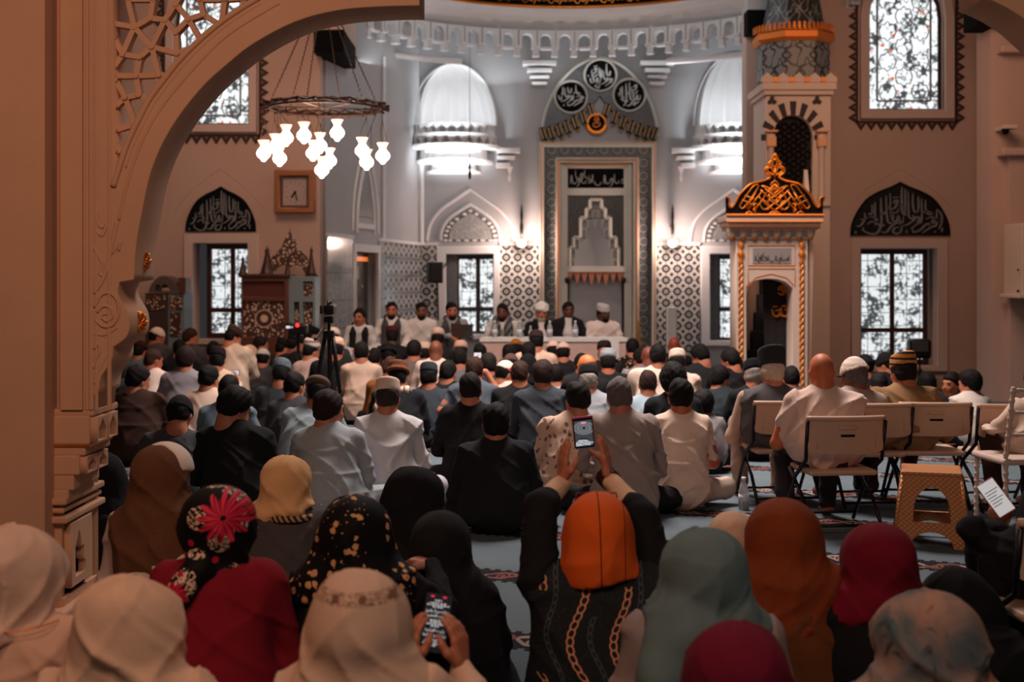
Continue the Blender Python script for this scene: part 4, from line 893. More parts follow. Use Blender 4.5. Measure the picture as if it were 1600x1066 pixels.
for i in range(5):
    px = 1197+i*24.5; mb.prism(pp([(px-10, 130), (px-10, 123), (px-6, 120), (px, 115), (px+6, 120), (px+10, 123), (px+10, 130)], DT), DT-.10, DT-.06)
    if i < 4: MB().prism(pp([(px+8, 130), (px+9, 124), (px+12.2, 121), (px+15.5, 124), (px+16.5, 130)], DT), DT-.12, DT-.09).build('gold_bud', m_goldp, mn)
mb.build('crenellation', m_cream, mn)
def oct_(prof, x, y, mat, name, n=8): mb = MB(); mb.lathe(prof, n, x, y, 0, a0=PI/8); return mb.build(name, mat, mn)
pm = M('black_scroll_pattern', .5); ux, uy, uz = pm.xyz(); px_ = X(1247, 17.3)+.03-X(1208, 15.0); an_ = (uy-(17.3+.45-15.5)).m('ARCTAN2', ux-px_); ca_ = (an_*8).sin(); sa_ = (an_*8+1.57).sin(); zz_ = (uz*12.6); w_ = ca_*zz_.sin()+sa_.abs()*.9-.55+(an_*16+1.57).sin()*(zz_*2).sin()*.5; w2_ = (an_*8+1.57).sin()*.5+(zz_*1.0).sin()*.55+(zz_*3).sin()*.25; ff_ = (w_.abs() < .17).max(w2_.abs() < .10); pm.col(pm.mix(ff_, c(116, 116, 116), c(20, 20, 22)))
pm2 = M('grey_scroll_on_black', .5); ux, uy, uz = pm2.xyz(); an_ = (uy-(17.3+.45-15.5)).m('ARCTAN2', ux-px_); zz_ = (uz*12.6); w_ = (an_*8).sin()*zz_.sin()+(an_*8+1.57).sin().abs()*.9-.55+(an_*16+1.57).sin()*(zz_*2).sin()*.5; w2_ = (an_*8+1.57).sin()*.6+(zz_*1.3).sin()*.6; pm2.col(pm2.mix((w_.abs() < .16).max(w2_.abs() < .09), c(22, 22, 24), c(120, 120, 120)))
tyc = DT+.45
oct_([(.50, Z(120, DT)), (.50, Z(62, DT))], xc2+.03, tyc, pm.m, 'patterned_drum'); oct_([(.52, Z(63, DT)), (.57, Z(58, DT)), (.57, Z(49, DT)), (.53, Z(46, DT)), (.53, Z(44, DT))], xc2+.03, tyc, m_goldp, 'gold_band'); oct_([(.47, Z(50, DT)), (.40, Z(15, DT)), (.30, Z(-50, DT)), (.12, Z(-140, DT)), (.0, Z(-200, DT))], xc2+.03, tyc, pm2.m, 'spire')
mb = MB()
for i in range(26):
    a = PI+PI*(i+.5)/26; r = .55; mx = Matrix.Translation((xc2+.03+r*math.cos(a), tyc+r*math.sin(a), Z(46, DT))) @ Matrix.Rotation(a+PI/2, 4, 'Z'); mb.prism([(-.014, 0), (-.022, .04), (-.012, .06), (-.02, .075), (0, .10), (.02, .075), (.012, .06), (.022, .04), (.014, 0)], -.01, .01, mx)
mb.build('gold_cresting', m_goldp, mn)

# ================================================================ black calligraphy lunettes over the side windows
lun = catmull([(1329, 368), (1331, 350), (1340, 330), (1354, 312), (1372, 301), (1392, 293), (1406, 286)], 5); lun = lun+[(2*1405-x+1, y) for x, y in lun[:-1]][::-1]
mscript = plain((118, 120, 122), .6, 0, 'silver_script')
zr = lambda pts: [(1320+u/8.889, 270+v/8.889) for u, v in pts]
for k, (dx, lab, sc_) in enumerate(((0, 'black pointed calligraphy lunette over the right wall window', 1), (-1059.5, 'black pointed calligraphy lunette reflecting lights on the left wall', .69))):
    tf = (lambda x, y: (1405+(x-1405)*.70-1059.5, 362+(y-368)*.84)) if k else (lambda x, y: (x, y))
    op = pp([tf(x, y) for x, y in lun], DW); cx = sum(x for x, _ in op)/len(op)
    o = empty('calligraphy_lunette', (cx, DW-.05, min(z for _, z in op)), lab, 'calligraphy panel', 'lunettes over the side windows')
    link('panel', plate([op], DW-.042, DW-.004, bevel=.003), plain((14, 16, 18), .12 if k else .3, 0, 'black_glass'), o)
    mb = MB(); mb.tube([(x, DW-.04, z) for x, z in op], .016, 6); mb.build('rim', m_black, o)
    lines = []
    for pts, w in LU:
        L = pp([tf(x, y) for x, y in zr(pts)], DW); lines.append((L, w/8.889*DW/F*1.15*(.75 if k else 1)))
    strokes(lines, None, xf((0, DW-.045, 0)), .006, 1).build('calligraphy', mscript, o)

# ================================================================ wooden furniture at the left wall
DLc = 17.4
lec = empty('carved_lectern', (X(432, DLc), DLc+.3, 0), 'brown carved wooden preaching lectern with inlaid star panel and pointed crest', 'lectern')
x0, x1 = X(377, DLc), X(450, DLc); zt_ = Z(431, DLc)
m_inlay = M('pearl_inlay', .4); ix, iy, iz = m_inlay.xyz(); cxl = X(412, DLc)-X(432, DLc); czl = Z(498, DLc)
rr = ((ix-cxl).sq()+(iz-czl).sq()).sqrt(); d_, _ = m_inlay.vor(24, 'F1'); rings = ((rr*58).sin() > .1)*(rr < .125); m_inlay.col(m_inlay.mix(((d_ < .38)*(rr > .125)).max(rings), c(74, 48, 38), c(206, 176, 156)))
link('front_panel', plate([[(x0, 0), (x1, 0), (x1, zt_), (x0, zt_)], rectp(380, 440, 444, 464, DLc), rectp(380, 471, 444, 527, DLc)], DLc, DLc+.06, bevel=.006), m_wood2, lec)
mb = MB(); bx(mb, 379, 439, 445, 465, DLc+.04, DLc+.06); mb.build('cloth_panel', plain((84, 36, 28), .8, 0, 'red_brown'), lec)
mb = MB(); bx(mb, 379, 470, 445, 528, DLc+.03, DLc+.06); mb.build('inlay_panel', m_inlay.m, lec)
mb = MB(); mb.cbox((x0+x1)/2, DLc+.3, zt_, x1-x0+.06, .66, .05, .01); mb.box((x0, DLc+.06, 0), (x0+.05, DLc+.6, zt_)); mb.build('top_board', m_wood, lec)
m_blue = plain((112, 128, 134), .5, 0, 'grey_blue_wood'); sx0, sx1 = X(451, DLc), X(492, DLc)
link('side_wing', plate([[(sx0, 0), (sx1, 0), (sx1, Z(432, DLc)), (sx0, Z(432, DLc))], rectp(473, 440, 488, 464, DLc), rectp(473, 472, 488, 520, DLc), rectp(459, 472, 467, 520, DLc)], DLc+.03, DLc+.5, bevel=.005), m_blue, lec)
mb = MB(); bx(mb, 456, 438, 490, 524, DLc+.1, DLc+.12); mb.build('wing_lattice', m_inlay.m, lec)
zq = lambda u, v: (200+u/3.807, 260+v/3.807)
cre = catmull([(850, 650), (845, 560), (880, 520), (915, 480), (930, 440), (950, 410), (963, 370)], 4); cre = cre+[(1926-u, v) for u, v in cre[:-1]][::-1]
link('crest', plate([pp([zq(u, v) for u, v in cre], DLc+.3), pp([zq(u, v) for u, v in [(860, 648), (900, 595), (940, 585), (955, 600), (970, 600), (985, 585), (1030, 595), (1060, 648)]], DLc+.3)], DLc+.28, DLc+.33, bevel=.004), m_inlay.m, lec)
mb = MB()
for (u, v0, v1, r) in ((828, 655, 470, .085), (950, 655, 530, .04), (1092, 655, 470, .06), (683, 650, 530, .05)):
    px, py = zq(u, v0); _, pt = zq(u, v1); h = Z(pt, DLc+.2)-Z(py, DLc+.2); mb.lathe([(r*1.6, 0), (r*1.1, h*.15), (r*.6, h*.5), (r*.35, h*.75), (r*.45, h*.82), (r*.2, h*.9), (0, h)], 8, X(px, DLc+.2), DLc+.2, Z(py, DLc+.2))
mb.build('pinnacle', m_wood, lec, True)
DK = 17.6
kio = empty('carved_cabinet', (X(259, DK), DK+.25, 0), 'dark carved wooden cabinet with domed lattice top beside the arch', 'cabinet')
mb = MB(); bx(mb, 227, 458, 262, 640, DK, DK+.5); mb.build('cabinet_body', plain((66, 50, 46), .5, 0, 'dark_brown_wood'), kio)
mb = MB(); bx(mb, 262, 458, 288, 640, DK+.03, DK+.5); mb.build('cabinet_side', m_blue, kio)
mb = MB(); bx(mb, 229, 462, 259, 484, DK-.015, DK); bx(mb, 265, 462, 285, 484, DK+.01, DK+.03); bx(mb, 266, 488, 282, 525, DK+.01, DK+.03); mb.build('lattice_inlay', m_inlay.m, kio)
k1 = catmull([(232, 457), (236, 445), (246, 434), (256, 431), (268, 436), (276, 446), (280, 457)], 4)
link('domed_top', plate([pp(k1, DK), pp([(240, 455), (243, 447), (248, 444), (252, 450), (256, 444), (262, 447), (266, 455)], DK)], DK, DK+.4, bevel=.004), plain((90, 76, 72), .5, 0, 'grey_brown_wood'), kio)
mb = MB(); bx(mb, 279, 434, 290, 458, DK, DK+.3); mb.build('side_box', m_wood2, kio)
# picture clock
D = 18.42
pic = empty('framed_clock', (X(461, D), D, Z(333, D)), 'square wall clock in a wide gilt wooden frame on the left wall', 'wall clock')
link('clock_frame', plate([rectp(430, 266, 492, 333, D), rectp(438, 275, 483, 325, D)], D-.05, D+.06, bevel=.012), plain((160, 104, 66), .4, .3, 'gilt_wood'), pic)
link('inner_frame', plate([rectp(438, 275, 483, 325, D), rectp(442, 278, 479, 321, D)], D-.02, D+.05), plain((84, 58, 52), .5, 0, 'brown_mount'), pic)
mb = MB(); bx(mb, 442, 278, 480, 322, D+.01, D+.04); mb.build('clock_face', plain((176, 158, 154), .6, 0, 'clock_paper'), pic)
mb = MB(); a = (X(461, D), D, Z(300, D)); mb.tube([a, (a[0]-.05, D, a[2]-.08)], .012, 4); mb.build('hour_hand', m_blackmetal, pic)
MB().tube([a, (a[0]+.03, D, a[2]-.13)], .008, 4).build('minute_hand', m_blackmetal, pic); MB().sphere(a, .02, 6).build('hub', m_blackmetal, pic)
for k in range(12): t = k*PI/6; MB().sphere((a[0]+.14*math.sin(t), D, a[2]+.15*math.cos(t)), .007, 6).build('hour_mark', m_blackmetal, pic)
# loudspeaker
D = 21.2
sp = empty('loudspeaker', (X(679, D), D, Z(442, D)), 'black box loudspeaker mounted left of the grilled window', 'loudspeaker')
mx = Matrix.Translation((X(679, D), D, Z(426, D))) @ Matrix.Rotation(.3, 4, 'Z')
MB(mx).cbox(0, 0, 0, .24, .22, .35, .02).build('cabinet', m_blackmetal, sp); mb = MB(mx); mb.cbox(0, -.115, 0, .2, .02, .3, .008); mb.build('grille', plain((30, 30, 32), .7, 0, 'grille'), sp)
mb = MB(); mb.tube([(X(684, D), D+.1, Z(426, D)), (X(700, 23.5), 23.58, Z(410, 23.5))], .02, 6); mb.tube([(X(683, D), D+.05, Z(442, D)), (X(684, D)+.02, D+.2, 0)], .015, 6); mb.build('mount', m_blackmetal, sp)
# surveillance camera, air unit, black box on the sill
D = 16.2; o = empty('surveillance_camera', (X(1571, D), D, Z(208, D)), 'small black dome surveillance camera on a white bracket high at right', 'camera')
mb = MB(); mb.cbox(X(1577, D), D+.1, Z(199, D), .16, .36, .05, .01); mb.build('bracket', m_cream, o); mb = MB(); mb.lathe([(0, -.05), (.035, -.03), (.045, 0), (.045, .03), (0, .03)], 12, X(1571, D), D, Z(205, D)); mb.build('dome', m_black, o, True)
D = 15.9; o = empty('wall_cabinet', (X(1600, D), D, Z(465, D)), 'cream wall cabinet at the right edge of the photo', 'wall cabinet')
mb = MB(); mb.cbox(X(1600, D)+.1, D+.2, Z(407, D), .32, .6, .92, .015); mb.build('body', m_cream, o); mb = MB(); mb.cbox(X(1598, D)+.1, D+.18, Z(463, D), .40, .64, .05, .01); mb.build('ledge', m_cream, o)
mb = MB(); mb.sphere((X(1589, D)-.01, D-.06, Z(455, D)), .02, 6); mb.sphere((X(1589, D)-.01, D-.06, Z(422, D)), .015, 6); mb.build('latch', m_black, o)
D = 17.8; o = empty('stage_monitor', (X(1437, D), D, 0), 'black padded monitor on a thin stand before the right window', 'monitor')
mb = MB(Matrix.Translation((X(1436, D), D, Z(545, D)))); mb.cbox(0, 0, 0, .30, .2, .27, .04); mb.build('monitor_body', m_blackmetal, o); mb = MB(Matrix.Translation((X(1434, D), D-.11, Z(541, D)))); mb.cbox(0, 0, 0, .23, .02, .15, .02); mb.build('pad', plain((66, 66, 70), .35, 0, 'grey_pad'), o)
mb = MB(); mb.tube([(X(1437, D), D, Z(558, D)), (X(1437, D), D, .03)], .014, 8); [mb.tube([(X(1437, D), D, .35), (X(1437, D)+.25*math.cos(a), D+.25*math.sin(a), .01)], .01, 6) for a in (0, 2.1, 4.2)]; mb.build('stand', m_blackmetal, o)

# ================================================================ chandelier
DCh = 14.0; cx, cz = X(508, DCh), Z(166, DCh); Rr = .67
ch = empty('chandelier', (cx, DCh, cz-.8), 'round wrought iron chandelier hung on chains with glowing glass bells', 'chandelier')
mb = MB()
mb.tube([(cx+Rr*math.cos(t*PI/24)*(1+.035*math.cos(t*PI/24*24)), DCh+Rr*math.sin(t*PI/24)*(1+.035*math.cos(t*PI/24*24)), cz+.012*math.sin(t*2.1)) for t in range(48)], .016, 6, close=True)
mb.tube([(cx+Rr*.9*math.cos(t*PI/24), DCh+Rr*.9*math.sin(t*PI/24), cz-.03) for t in range(48)], .014, 6, close=True)
for k in range(24): a = k*PI/12; a2 = a+PI/12; mb.tube([(cx+Rr*1.05*math.cos(a), DCh+Rr*1.05*math.sin(a), cz-.03), (cx+Rr*.82*math.cos(a2), DCh+Rr*.82*math.sin(a2), cz+.03), (cx+Rr*1.05*math.cos(a2+PI/12), DCh+Rr*1.05*math.sin(a2+PI/12), cz-.03)], .010, 5)
for k in range(3): a = k*PI/3+.2; mb.tube([(cx+Rr*.9*math.cos(a), DCh+Rr*.9*math.sin(a), cz-.02), (cx-Rr*.9*math.cos(a), DCh-Rr*.9*math.sin(a), cz-.02)], .008, 5)
mb.build('iron_ring', m_iron, ch)
mb = MB(); topz = cz+1.15
for k in range(6):
    a = k*PI/3+.35; p0 = Vector((cx+Rr*.9*math.cos(a), DCh+Rr*.9*math.sin(a), cz)); p1 = Vector((cx+.09*math.cos(a)-.02, DCh+.09*math.sin(a), topz)); n = 44
    for i in range(n):
        q0 = p0.lerp(p1, i/n); q1 = p0.lerp(p1, (i+1.15)/n); off = .006 if i % 2 else -.006; mb.tube([q0+Vector((off, 0, 0)), q1+Vector((-off, 0, 0))], .007, 4)
mb.lathe([(.0, -.02), (.08, 0), (.05, .06), (.02, .1), (.02, 3.6)], 10, cx-.02, DCh, topz); mb.build('chain', m_iron, ch)
bell = glow((255, 226, 206), 14, 'lamp_glass'); bell2 = glow((255, 190, 160), 2.2, 'lamp_rim')
for k, (px, py) in enumerate(((412, 236), (437, 244), (447, 212), (430, 226), (475, 208), (489, 236), (503, 262), (500, 224), (527, 204), (515, 248), (566, 232), (573, 250), (598, 240))):
    dy = ((px-508)/95); yy = DCh+(.6 if k % 2 else -.5)*math.sqrt(max(0, 1-dy*dy))*Rr*.9; x_, z_ = X(px, yy), Z(py, yy)
    mb = MB(); mb.lathe([(.0, -.115), (.02, -.11), (.03, -.09), (.065, -.06), (.078, -.03), (.07, 0), (.045, .03), (.035, .045)], 12, x_, yy, z_); o = mb.build('glass_bell', bell, ch, True)
    mb = MB(); mb.lathe([(.035, .045), (.036, .06), (.05, .09), (.066, .115), (.06, .112), (.03, .06)], 12, x_, yy, z_); mb.build('flared_rim', bell2, o, True)
    mb = MB(); a = math.atan2(yy-DCh, x_-cx); ex, ey = cx+Rr*.95*math.cos(a), DCh+Rr*.95*math.sin(a)
    for sx in (-.05, .05): mb.tube([(x_+sx, yy, z_+.10), (x_*.6+ex*.4, yy*.6+ey*.4, z_+.10+(cz-z_-.1)*.6), (ex, ey, cz)], .0035, 4)
    mb.build('wire', m_iron, o)
lamp('chandelier_light', 'POINT', (cx, DCh, cz-.42), 52, (1, .66, .48), .35)
# ================================================================ people
def rotz(a): return np.array([[math.cos(a), -math.sin(a), 0], [math.sin(a), math.cos(a), 0], [0, 0, 1]])
def rotx(a): return np.array([[1, 0, 0], [0, math.cos(a), -math.sin(a)], [0, math.sin(a), math.cos(a)]])
def roty(a): return np.array([[math.cos(a), 0, math.sin(a)], [0, 1, 0], [-math.sin(a), 0, math.cos(a)]])
def nrm(v): v = np.array(v, float); return v/(np.linalg.norm(v)+1e-9)
def hand(W_, d, n, side, curl=.5, k=1.0, rmin=.0, thumb=None):
    """palm, four unequal bent fingers and a thumb; d = wrist to knuckles, n = palm side, side = +1 thumb on cross(d,n)"""
    W_ = np.array(W_, float); d = nrm(d); n = nrm(np.array(n)-d*np.dot(n, d)); t = np.cross(d, n)*side; pr = []
    offs = (.030, .010, -.010, -.029); Ls = (.072, .080, .074, .058)
    for o_, L in zip(offs, Ls):
        kn = W_+(d*(.088-abs(o_)*.25)+t*o_)*k; st = W_+(d*.012+t*o_*.55)*k
        pr.append(ccap(st, kn, max(.0145*k, rmin), max(.0115*k, rmin), .012))
        a1 = curl*1.0; a2 = curl*2.1; a3 = curl*3.0; p = kn
        for a, l, r0, r1 in ((a1, .45, .0095, .009), (a2, .32, .009, .0082), (a3, .23, .0082, .007)):
            q = p+(d*math.cos(a)+n*math.sin(a))*L*l*k; pr.append(ccap(p, q, max(r0*k, rmin), max(r1*k, rmin), .004)); p = q
    if thumb is None: T = [W_+(d*.022+t*.024)*k, W_+(d*.050+t*.052+n*.012)*k, W_+(d*.078+t*.058+n*.026)*k, W_+(d*.098+t*.052+n*.036)*k]
    else: T = [W_+(d*.022+t*.024)*k]+[np.array(q, float) for q in thumb]
    rr = (.0155, .0125, .0105, .0085)
    for i in range(len(T)-1): pr.append(ccap(T[i], T[i+1], max(rr[i]*k, rmin), max(rr[i+1]*k, rmin), .008))
    return pr
def crease(v, k=3.): a = np.abs(np.sin(v)); return np.exp(-k*a)
def folds(p, seed, amp, sx=9., sz=5.):
    x, y, z = p[:, 0], p[:, 1], p[:, 2]; s = seed*1.37
    a = np.sin(sx*x+2.1*np.sin(sz*z+s)+1.3*np.sin(6*y+s*2)+s); b = np.sin(sz*2.3*z+2.4*np.sin(7*x+s*3)+4*y+s); cc = np.sin(23*x*np.sign(np.sin(s))+17*z+2.5*np.sin(9*z+3*x+s))
    return amp*np.maximum(-.40, crease(sx*x+2.6*np.sin(sz*z+s)+1.3*np.sin(6*y+s*2)+s)*1.3+crease(sz*1.7*z+2.6*np.sin(6*x+s*3)+4*y+s)*1.2+crease(8*x*np.sign(np.sin(s))+11*z+1.8*np.sin(7*z+5*x+s), 4)*1.0+.25*cc-.7)
class Pose: pass
LK = [1.0]
def skel(zt, lean=.06, hx=0., hz=None, w=1.0, hy=0., hp=0., hr=0., legs='cross', arms='lap', custom=None, hs=1.0, hfy=.03, neck=1.0):
    q = Pose(); q.zt = zt; q.w = w; q.legs = legs
    q.hz = hz if hz is not None else (.13+max(0, zt-.92)); q.zs = zt-.262*hs
    q.hip = np.array((0, 0, q.hz)); q.sh = np.array((hx*.6, lean, q.zs)); q.ch = np.array((hx*.45, lean*.85, q.zs-.13)); q.wa = np.array((hx*.2, lean*.30-.02, q.hz+(q.zs-q.hz)*.36))
    q.hc = np.array((hx, lean+hfy, zt-.118*hs)); q.R = rotz(-hy) @ rotx(-hp) @ roty(hr); q.hs = hs; q.L = {}
    for sd, nm in ((-1, 'l'), (1, 'r')):
        S0 = q.sh+np.array((sd*.165*w, -.005, -.035))
        if arms == 'knee': E = S0+np.array((sd*.075, .07, -.26)); Wr = np.array((sd*.22, .30, q.hz+.12))
        elif arms == 'chair': E = S0+np.array((sd*.085, .02, -.27)); Wr = np.array((sd*.14, .27, q.hz+.10))
        else: E = S0+np.array((sd*.070, .06, -min(.27, q.zs-q.hz-.09))); Wr = np.array((sd*.085, .27, q.hz+.11))
        if custom and nm in custom: E, Wr = [np.array(v, float) for v in custom[nm][:2]]
        q.L[nm] = (S0, E, Wr)
    return q
def torso_pr(q, infl=0., sleeve=1.0, loose=0.):
    i = infl; w = q.w; pr = [cell(q.hip+np.array((0, .0, .02)), (.185*w+i+loose, .145+i+loose, .15+i), k=.08), cell(q.wa, (.165*w+i+loose, .125+i+loose, .19+i), k=.10),
        cell(q.ch, (.178*w+i, .118+i, .17+i), k=.10), ccap(q.sh+np.array((-.135*w, 0, -.035)), q.sh+np.array((.135*w, 0, -.035)), .062+i, .062+i, k=.08)]
    pr.append(ccap(q.sh+np.array((0, .0, .045)), q.sh+np.array((0, .0, -.05)), .052+i, .09+i, k=.09))
    for nm in 'lr':
        S0, E, Wr = q.L[nm]; pr.append(ccap(S0, E if sleeve >= .5 else S0+(E-S0)*sleeve*1.7, .056+i, .046+i*1.3, k=.035))
        if sleeve > .6: pr.append(ccap(E, E+(Wr-E)*min(1, (sleeve-.5)*2), .046+i*1.3, .034+i*1.2, k=.025))
    return pr
def legs_pr(q, i=0.):
    pr = []
    hz = q.hz
    if q.legs == 'cross':
        for s in (-1, 1):
            kn = (s*.335*LK[0], .24*LK[0], .105+i); an = (-s*.10*LK[0], .36*LK[0], .06+i); pr += [ccap((s*.09, .03, hz), kn, .092+i, .064+i, .04), ccap(kn, an, .062+i, .042+i, .03)]
    elif q.legs == 'kneel':
        for s in (-1, 1):
            kn = (s*.13, .36, .085+i); an = (s*.11, -.10, .055+i); pr += [ccap((s*.09, 0, hz), kn, .10+i, .07+i, .05), ccap(kn, an, .065+i, .05+i, .04)]
        if hz > .2: pr.append(ccap((0, 0, hz), (0, -.02, .10), .15+i, .20+i, .08))
    elif q.legs == 'chair':
        for s in (-1, 1):
            kn = (s*.15, .40, hz+.02); an = (s*.15, .38+.04*s, .09); pr += [ccap((s*.09, .02, hz+.0), kn, .092+i, .068+i, .05), ccap(kn, an, .066+i, .048+i, .03)]
    return pr
def feet_pr(q):
    pr = []; k = LK[0]
    if q.legs == 'cross': pr = [ccap((-s*.10*k, .36*k, .055), (-s*.22*k, .30*k, .04), .036, .026, .02) for s in (-1, 1)]
    elif q.legs == 'kneel': pr = [ccap((s*.11, -.10, .05), (s*.09, -.21, .035), .035, .028, .02) for s in (-1, 1)]
    elif q.legs == 'chair': pr = [ccap((s*.15, .37+.04*s, .06), (s*.16, .50+.04*s, .04), .04, .034, .02) for s in (-1, 1)]
    return pr
def hl(q, p): return q.hc+q.R @ (np.array(p, float)*q.hs)
def head_pr(q, face=True):
    h = q.hs; R = q.R; E = lambda ce, r, k: cell(hl(q, ce), np.array(r)*h, R, k); K = lambda a, b, r0, r1, k: ccap(hl(q, a), hl(q, b), r0*h, r1*h, k)
    pr = [E((0, -.012, .020), (.074, .094, .096), .03), E((0, .030, -.040), (.056, .062, .072), .04), E((0, .052, -.085), (.030, .028, .024), .03), K((0, -.035, -.07), (0, -.028, -.12), .055, .052, .03)]
    for s in (-1, 1): pr += [E((s*.076, -.010, -.018), (.010, .020, .032), .006), K((s*.083, -.018, -.004), (s*.080, -.014, -.034), .007, .006, .004)]
    if face: pr += [K((0, .088, .004), (0, .106, -.026), .008, .013, .012), E((0, .082, -.058), (.024, .012, .010), .008), E((0, .076, .030), (.05, .02, .012), .015), E((-.035, .070, -.03), (.02, .02, .02), .02), E((.035, .070, -.03), (.02, .02, .02), .02)]
    return pr
def bounds(pts, r):
    a = np.array(pts); return a.min(0)-r, a.max(0)+r
def mkmesh(f, q, h, name, extra=(), r=.30):
    pts = [q.hip, q.sh, q.hc, q.L['l'][1], q.L['l'][2], q.L['r'][1], q.L['r'][2], (-.36, .42, .05), (.36, -.2, .05)]+list(extra); lo, hi = bounds(pts, r); lo[2] = max(lo[2], -.02); return nets(f, lo, hi, h, name)
def clipz(f, z0=.004):
    return lambda p: np.maximum(f(p), z0-p[:, 2])
def local_cut(q, f, fn, k=.01):
    Rm = q.R.astype(np.float32); hc = q.hc.astype(np.float32)
    return lambda p: smax(f(p), fn(((p-hc) @ Rm)/q.hs), k)
def hair_f(q, bulk=1.0, curl=0., seed=1, back=-.098, line=.012):
    e = union([cell(hl(q, (0, -.016, .030)), np.array((.084, .104, .100))*q.hs*bulk, q.R), cell(hl(q, (0, -.045, -.025)), np.array((.070, .064, .062))*q.hs*bulk, q.R, .03)])
    def g(p):
        d = e(p)
        if curl: d = d+curl*(np.sin(95*p[:, 0]+seed)*np.sin(88*p[:, 1]+seed)*np.sin(92*p[:, 2]))+curl*.6*np.sin(40*p[:, 0]+30*p[:, 2]+seed)
        else: d = d+.0022*np.sin(60*p[:, 0]+25*p[:, 2]+seed)+.0042*np.sin(24*p[:, 0]+14*p[:, 1]+seed*2)*np.sin(21*p[:, 2]+seed)+.002*np.sin(130*p[:, 0]*np.cos(seed)+110*p[:, 2])
        return d
    def cut(l): return np.maximum(l[:, 1]*.8-l[:, 2]*.62-line-.012*np.sin(l[:, 0]*40+seed), back-l[:, 2])*q.hs
    return local_cut(q, g, cut, .008)
def beard_f(q, long_=0.):
    e = union([cell(hl(q, (0, .040, -.070-long_*.4)), np.array((.060, .058, .052+long_))*q.hs, q.R), cell(hl(q, (0, .02, -.04)), np.array((.067, .060, .050))*q.hs, q.R, .02)])
    def cut(l): return np.maximum(np.maximum(l[:, 2]+.030+.9*np.maximum(0, .03-np.abs(l[:, 0]))*1.0-.012, -l[:, 1]-.0), -(np.hypot(l[:, 0]*1.0, (l[:, 2]+.058)*2.2)-.018)*np.where(l[:, 1] > .06, 1, -9))*q.hs
    return local_cut(q, e, cut, .006)
def hat_f(q, kind, seed=1):
    Rm = q.R.astype(np.float32); hc = q.hc.astype(np.float32); hs = q.hs
    def g(p):
        l = ((p-hc) @ Rm)/hs; x, y, z = l[:, 0], l[:, 1], l[:, 2]
        zz = z+.22*(y+.01)
        if kind in ('kufi', 'fez', 'pakol'):
            lo, hi, tp = {'kufi': (.034, .128, .10), 'fez': (.038, .168, -.08), 'pakol': (.045, .130, .05)}[kind]
            r = np.hypot(x/.090, (y+.010)/.108); rr = 1-tp*(zz-lo)/.1
            d = np.maximum((r-rr)*.094, np.abs(zz-(lo+hi)/2)-(hi-lo)/2)
            dx = np.maximum((r-rr)*.094+.014, 0); dz = np.maximum(np.abs(zz-(lo+hi)/2)-(hi-lo)/2+.014, 0); d = np.where((dx > 0) & (dz > 0), np.hypot(dx, dz)-.014, d)
            if kind == 'pakol': d = np.minimum(d, np.hypot((r-1.03)*.094, (zz-.045))-.018)
        elif kind in ('dome', 'beanie'):
            lo = .022 if kind == 'dome' else .004
            k0 = np.sqrt((x/.091)**2+((y+.012)/.110)**2+((z-.012)/.122)**2); d = np.maximum((k0-1)*.10, lo-zz+.01*0)
            if kind == 'beanie': d = d-.0015*np.sin(np.arctan2(x, y+.012)*26)
            d = np.minimum(d, np.hypot((np.hypot(x/.090, (y+.012)/.108)-1.0)*.095, (zz-lo-.010))-.0045)
        elif kind == 'flat':
            k0 = np.sqrt((x/.102)**2+((y+.0)/.125)**2+((zz-.078)/.056)**2); d = np.maximum((k0-1)*.06, .040-zz)
            k1 = np.sqrt((x/.075)**2+((y-.075)/.075)**2+((zz-.040)/.013)**2); d = np.minimum(d, (k1-1)*.014)
        elif kind == 'turban':
            a = np.arctan2(x, y+.01); r = np.hypot(x/.100, (y+.012)/.118)
            k0 = np.sqrt((r/1.06)**2+((zz-.082)/.068)**2); d = (k0-1)*.062-.004*np.sin(3*a+75*zz)-.003*np.sin(a*2-60*zz)
            d = np.maximum(d, .018-zz); k1 = np.sqrt((x/.07)**2+((y+.01)/.085)**2+((zz-.118)/.05)**2); d = np.minimum(d, (k1-1)*.05)
        elif kind == 'cap':      # baseball cap from behind
            k0 = np.sqrt((x/.090)**2+((y+.010)/.108)**2+((z-.020)/.110)**2); d = np.maximum((k0-1)*.10, .026-zz)
            k1 = np.sqrt((x/.065)**2+((y-.125)/.065)**2+((zz-.030+y*.1)/.010)**2); d = np.minimum(d, (k1-1)*.012)
        return d*hs
    return g
TF = {}
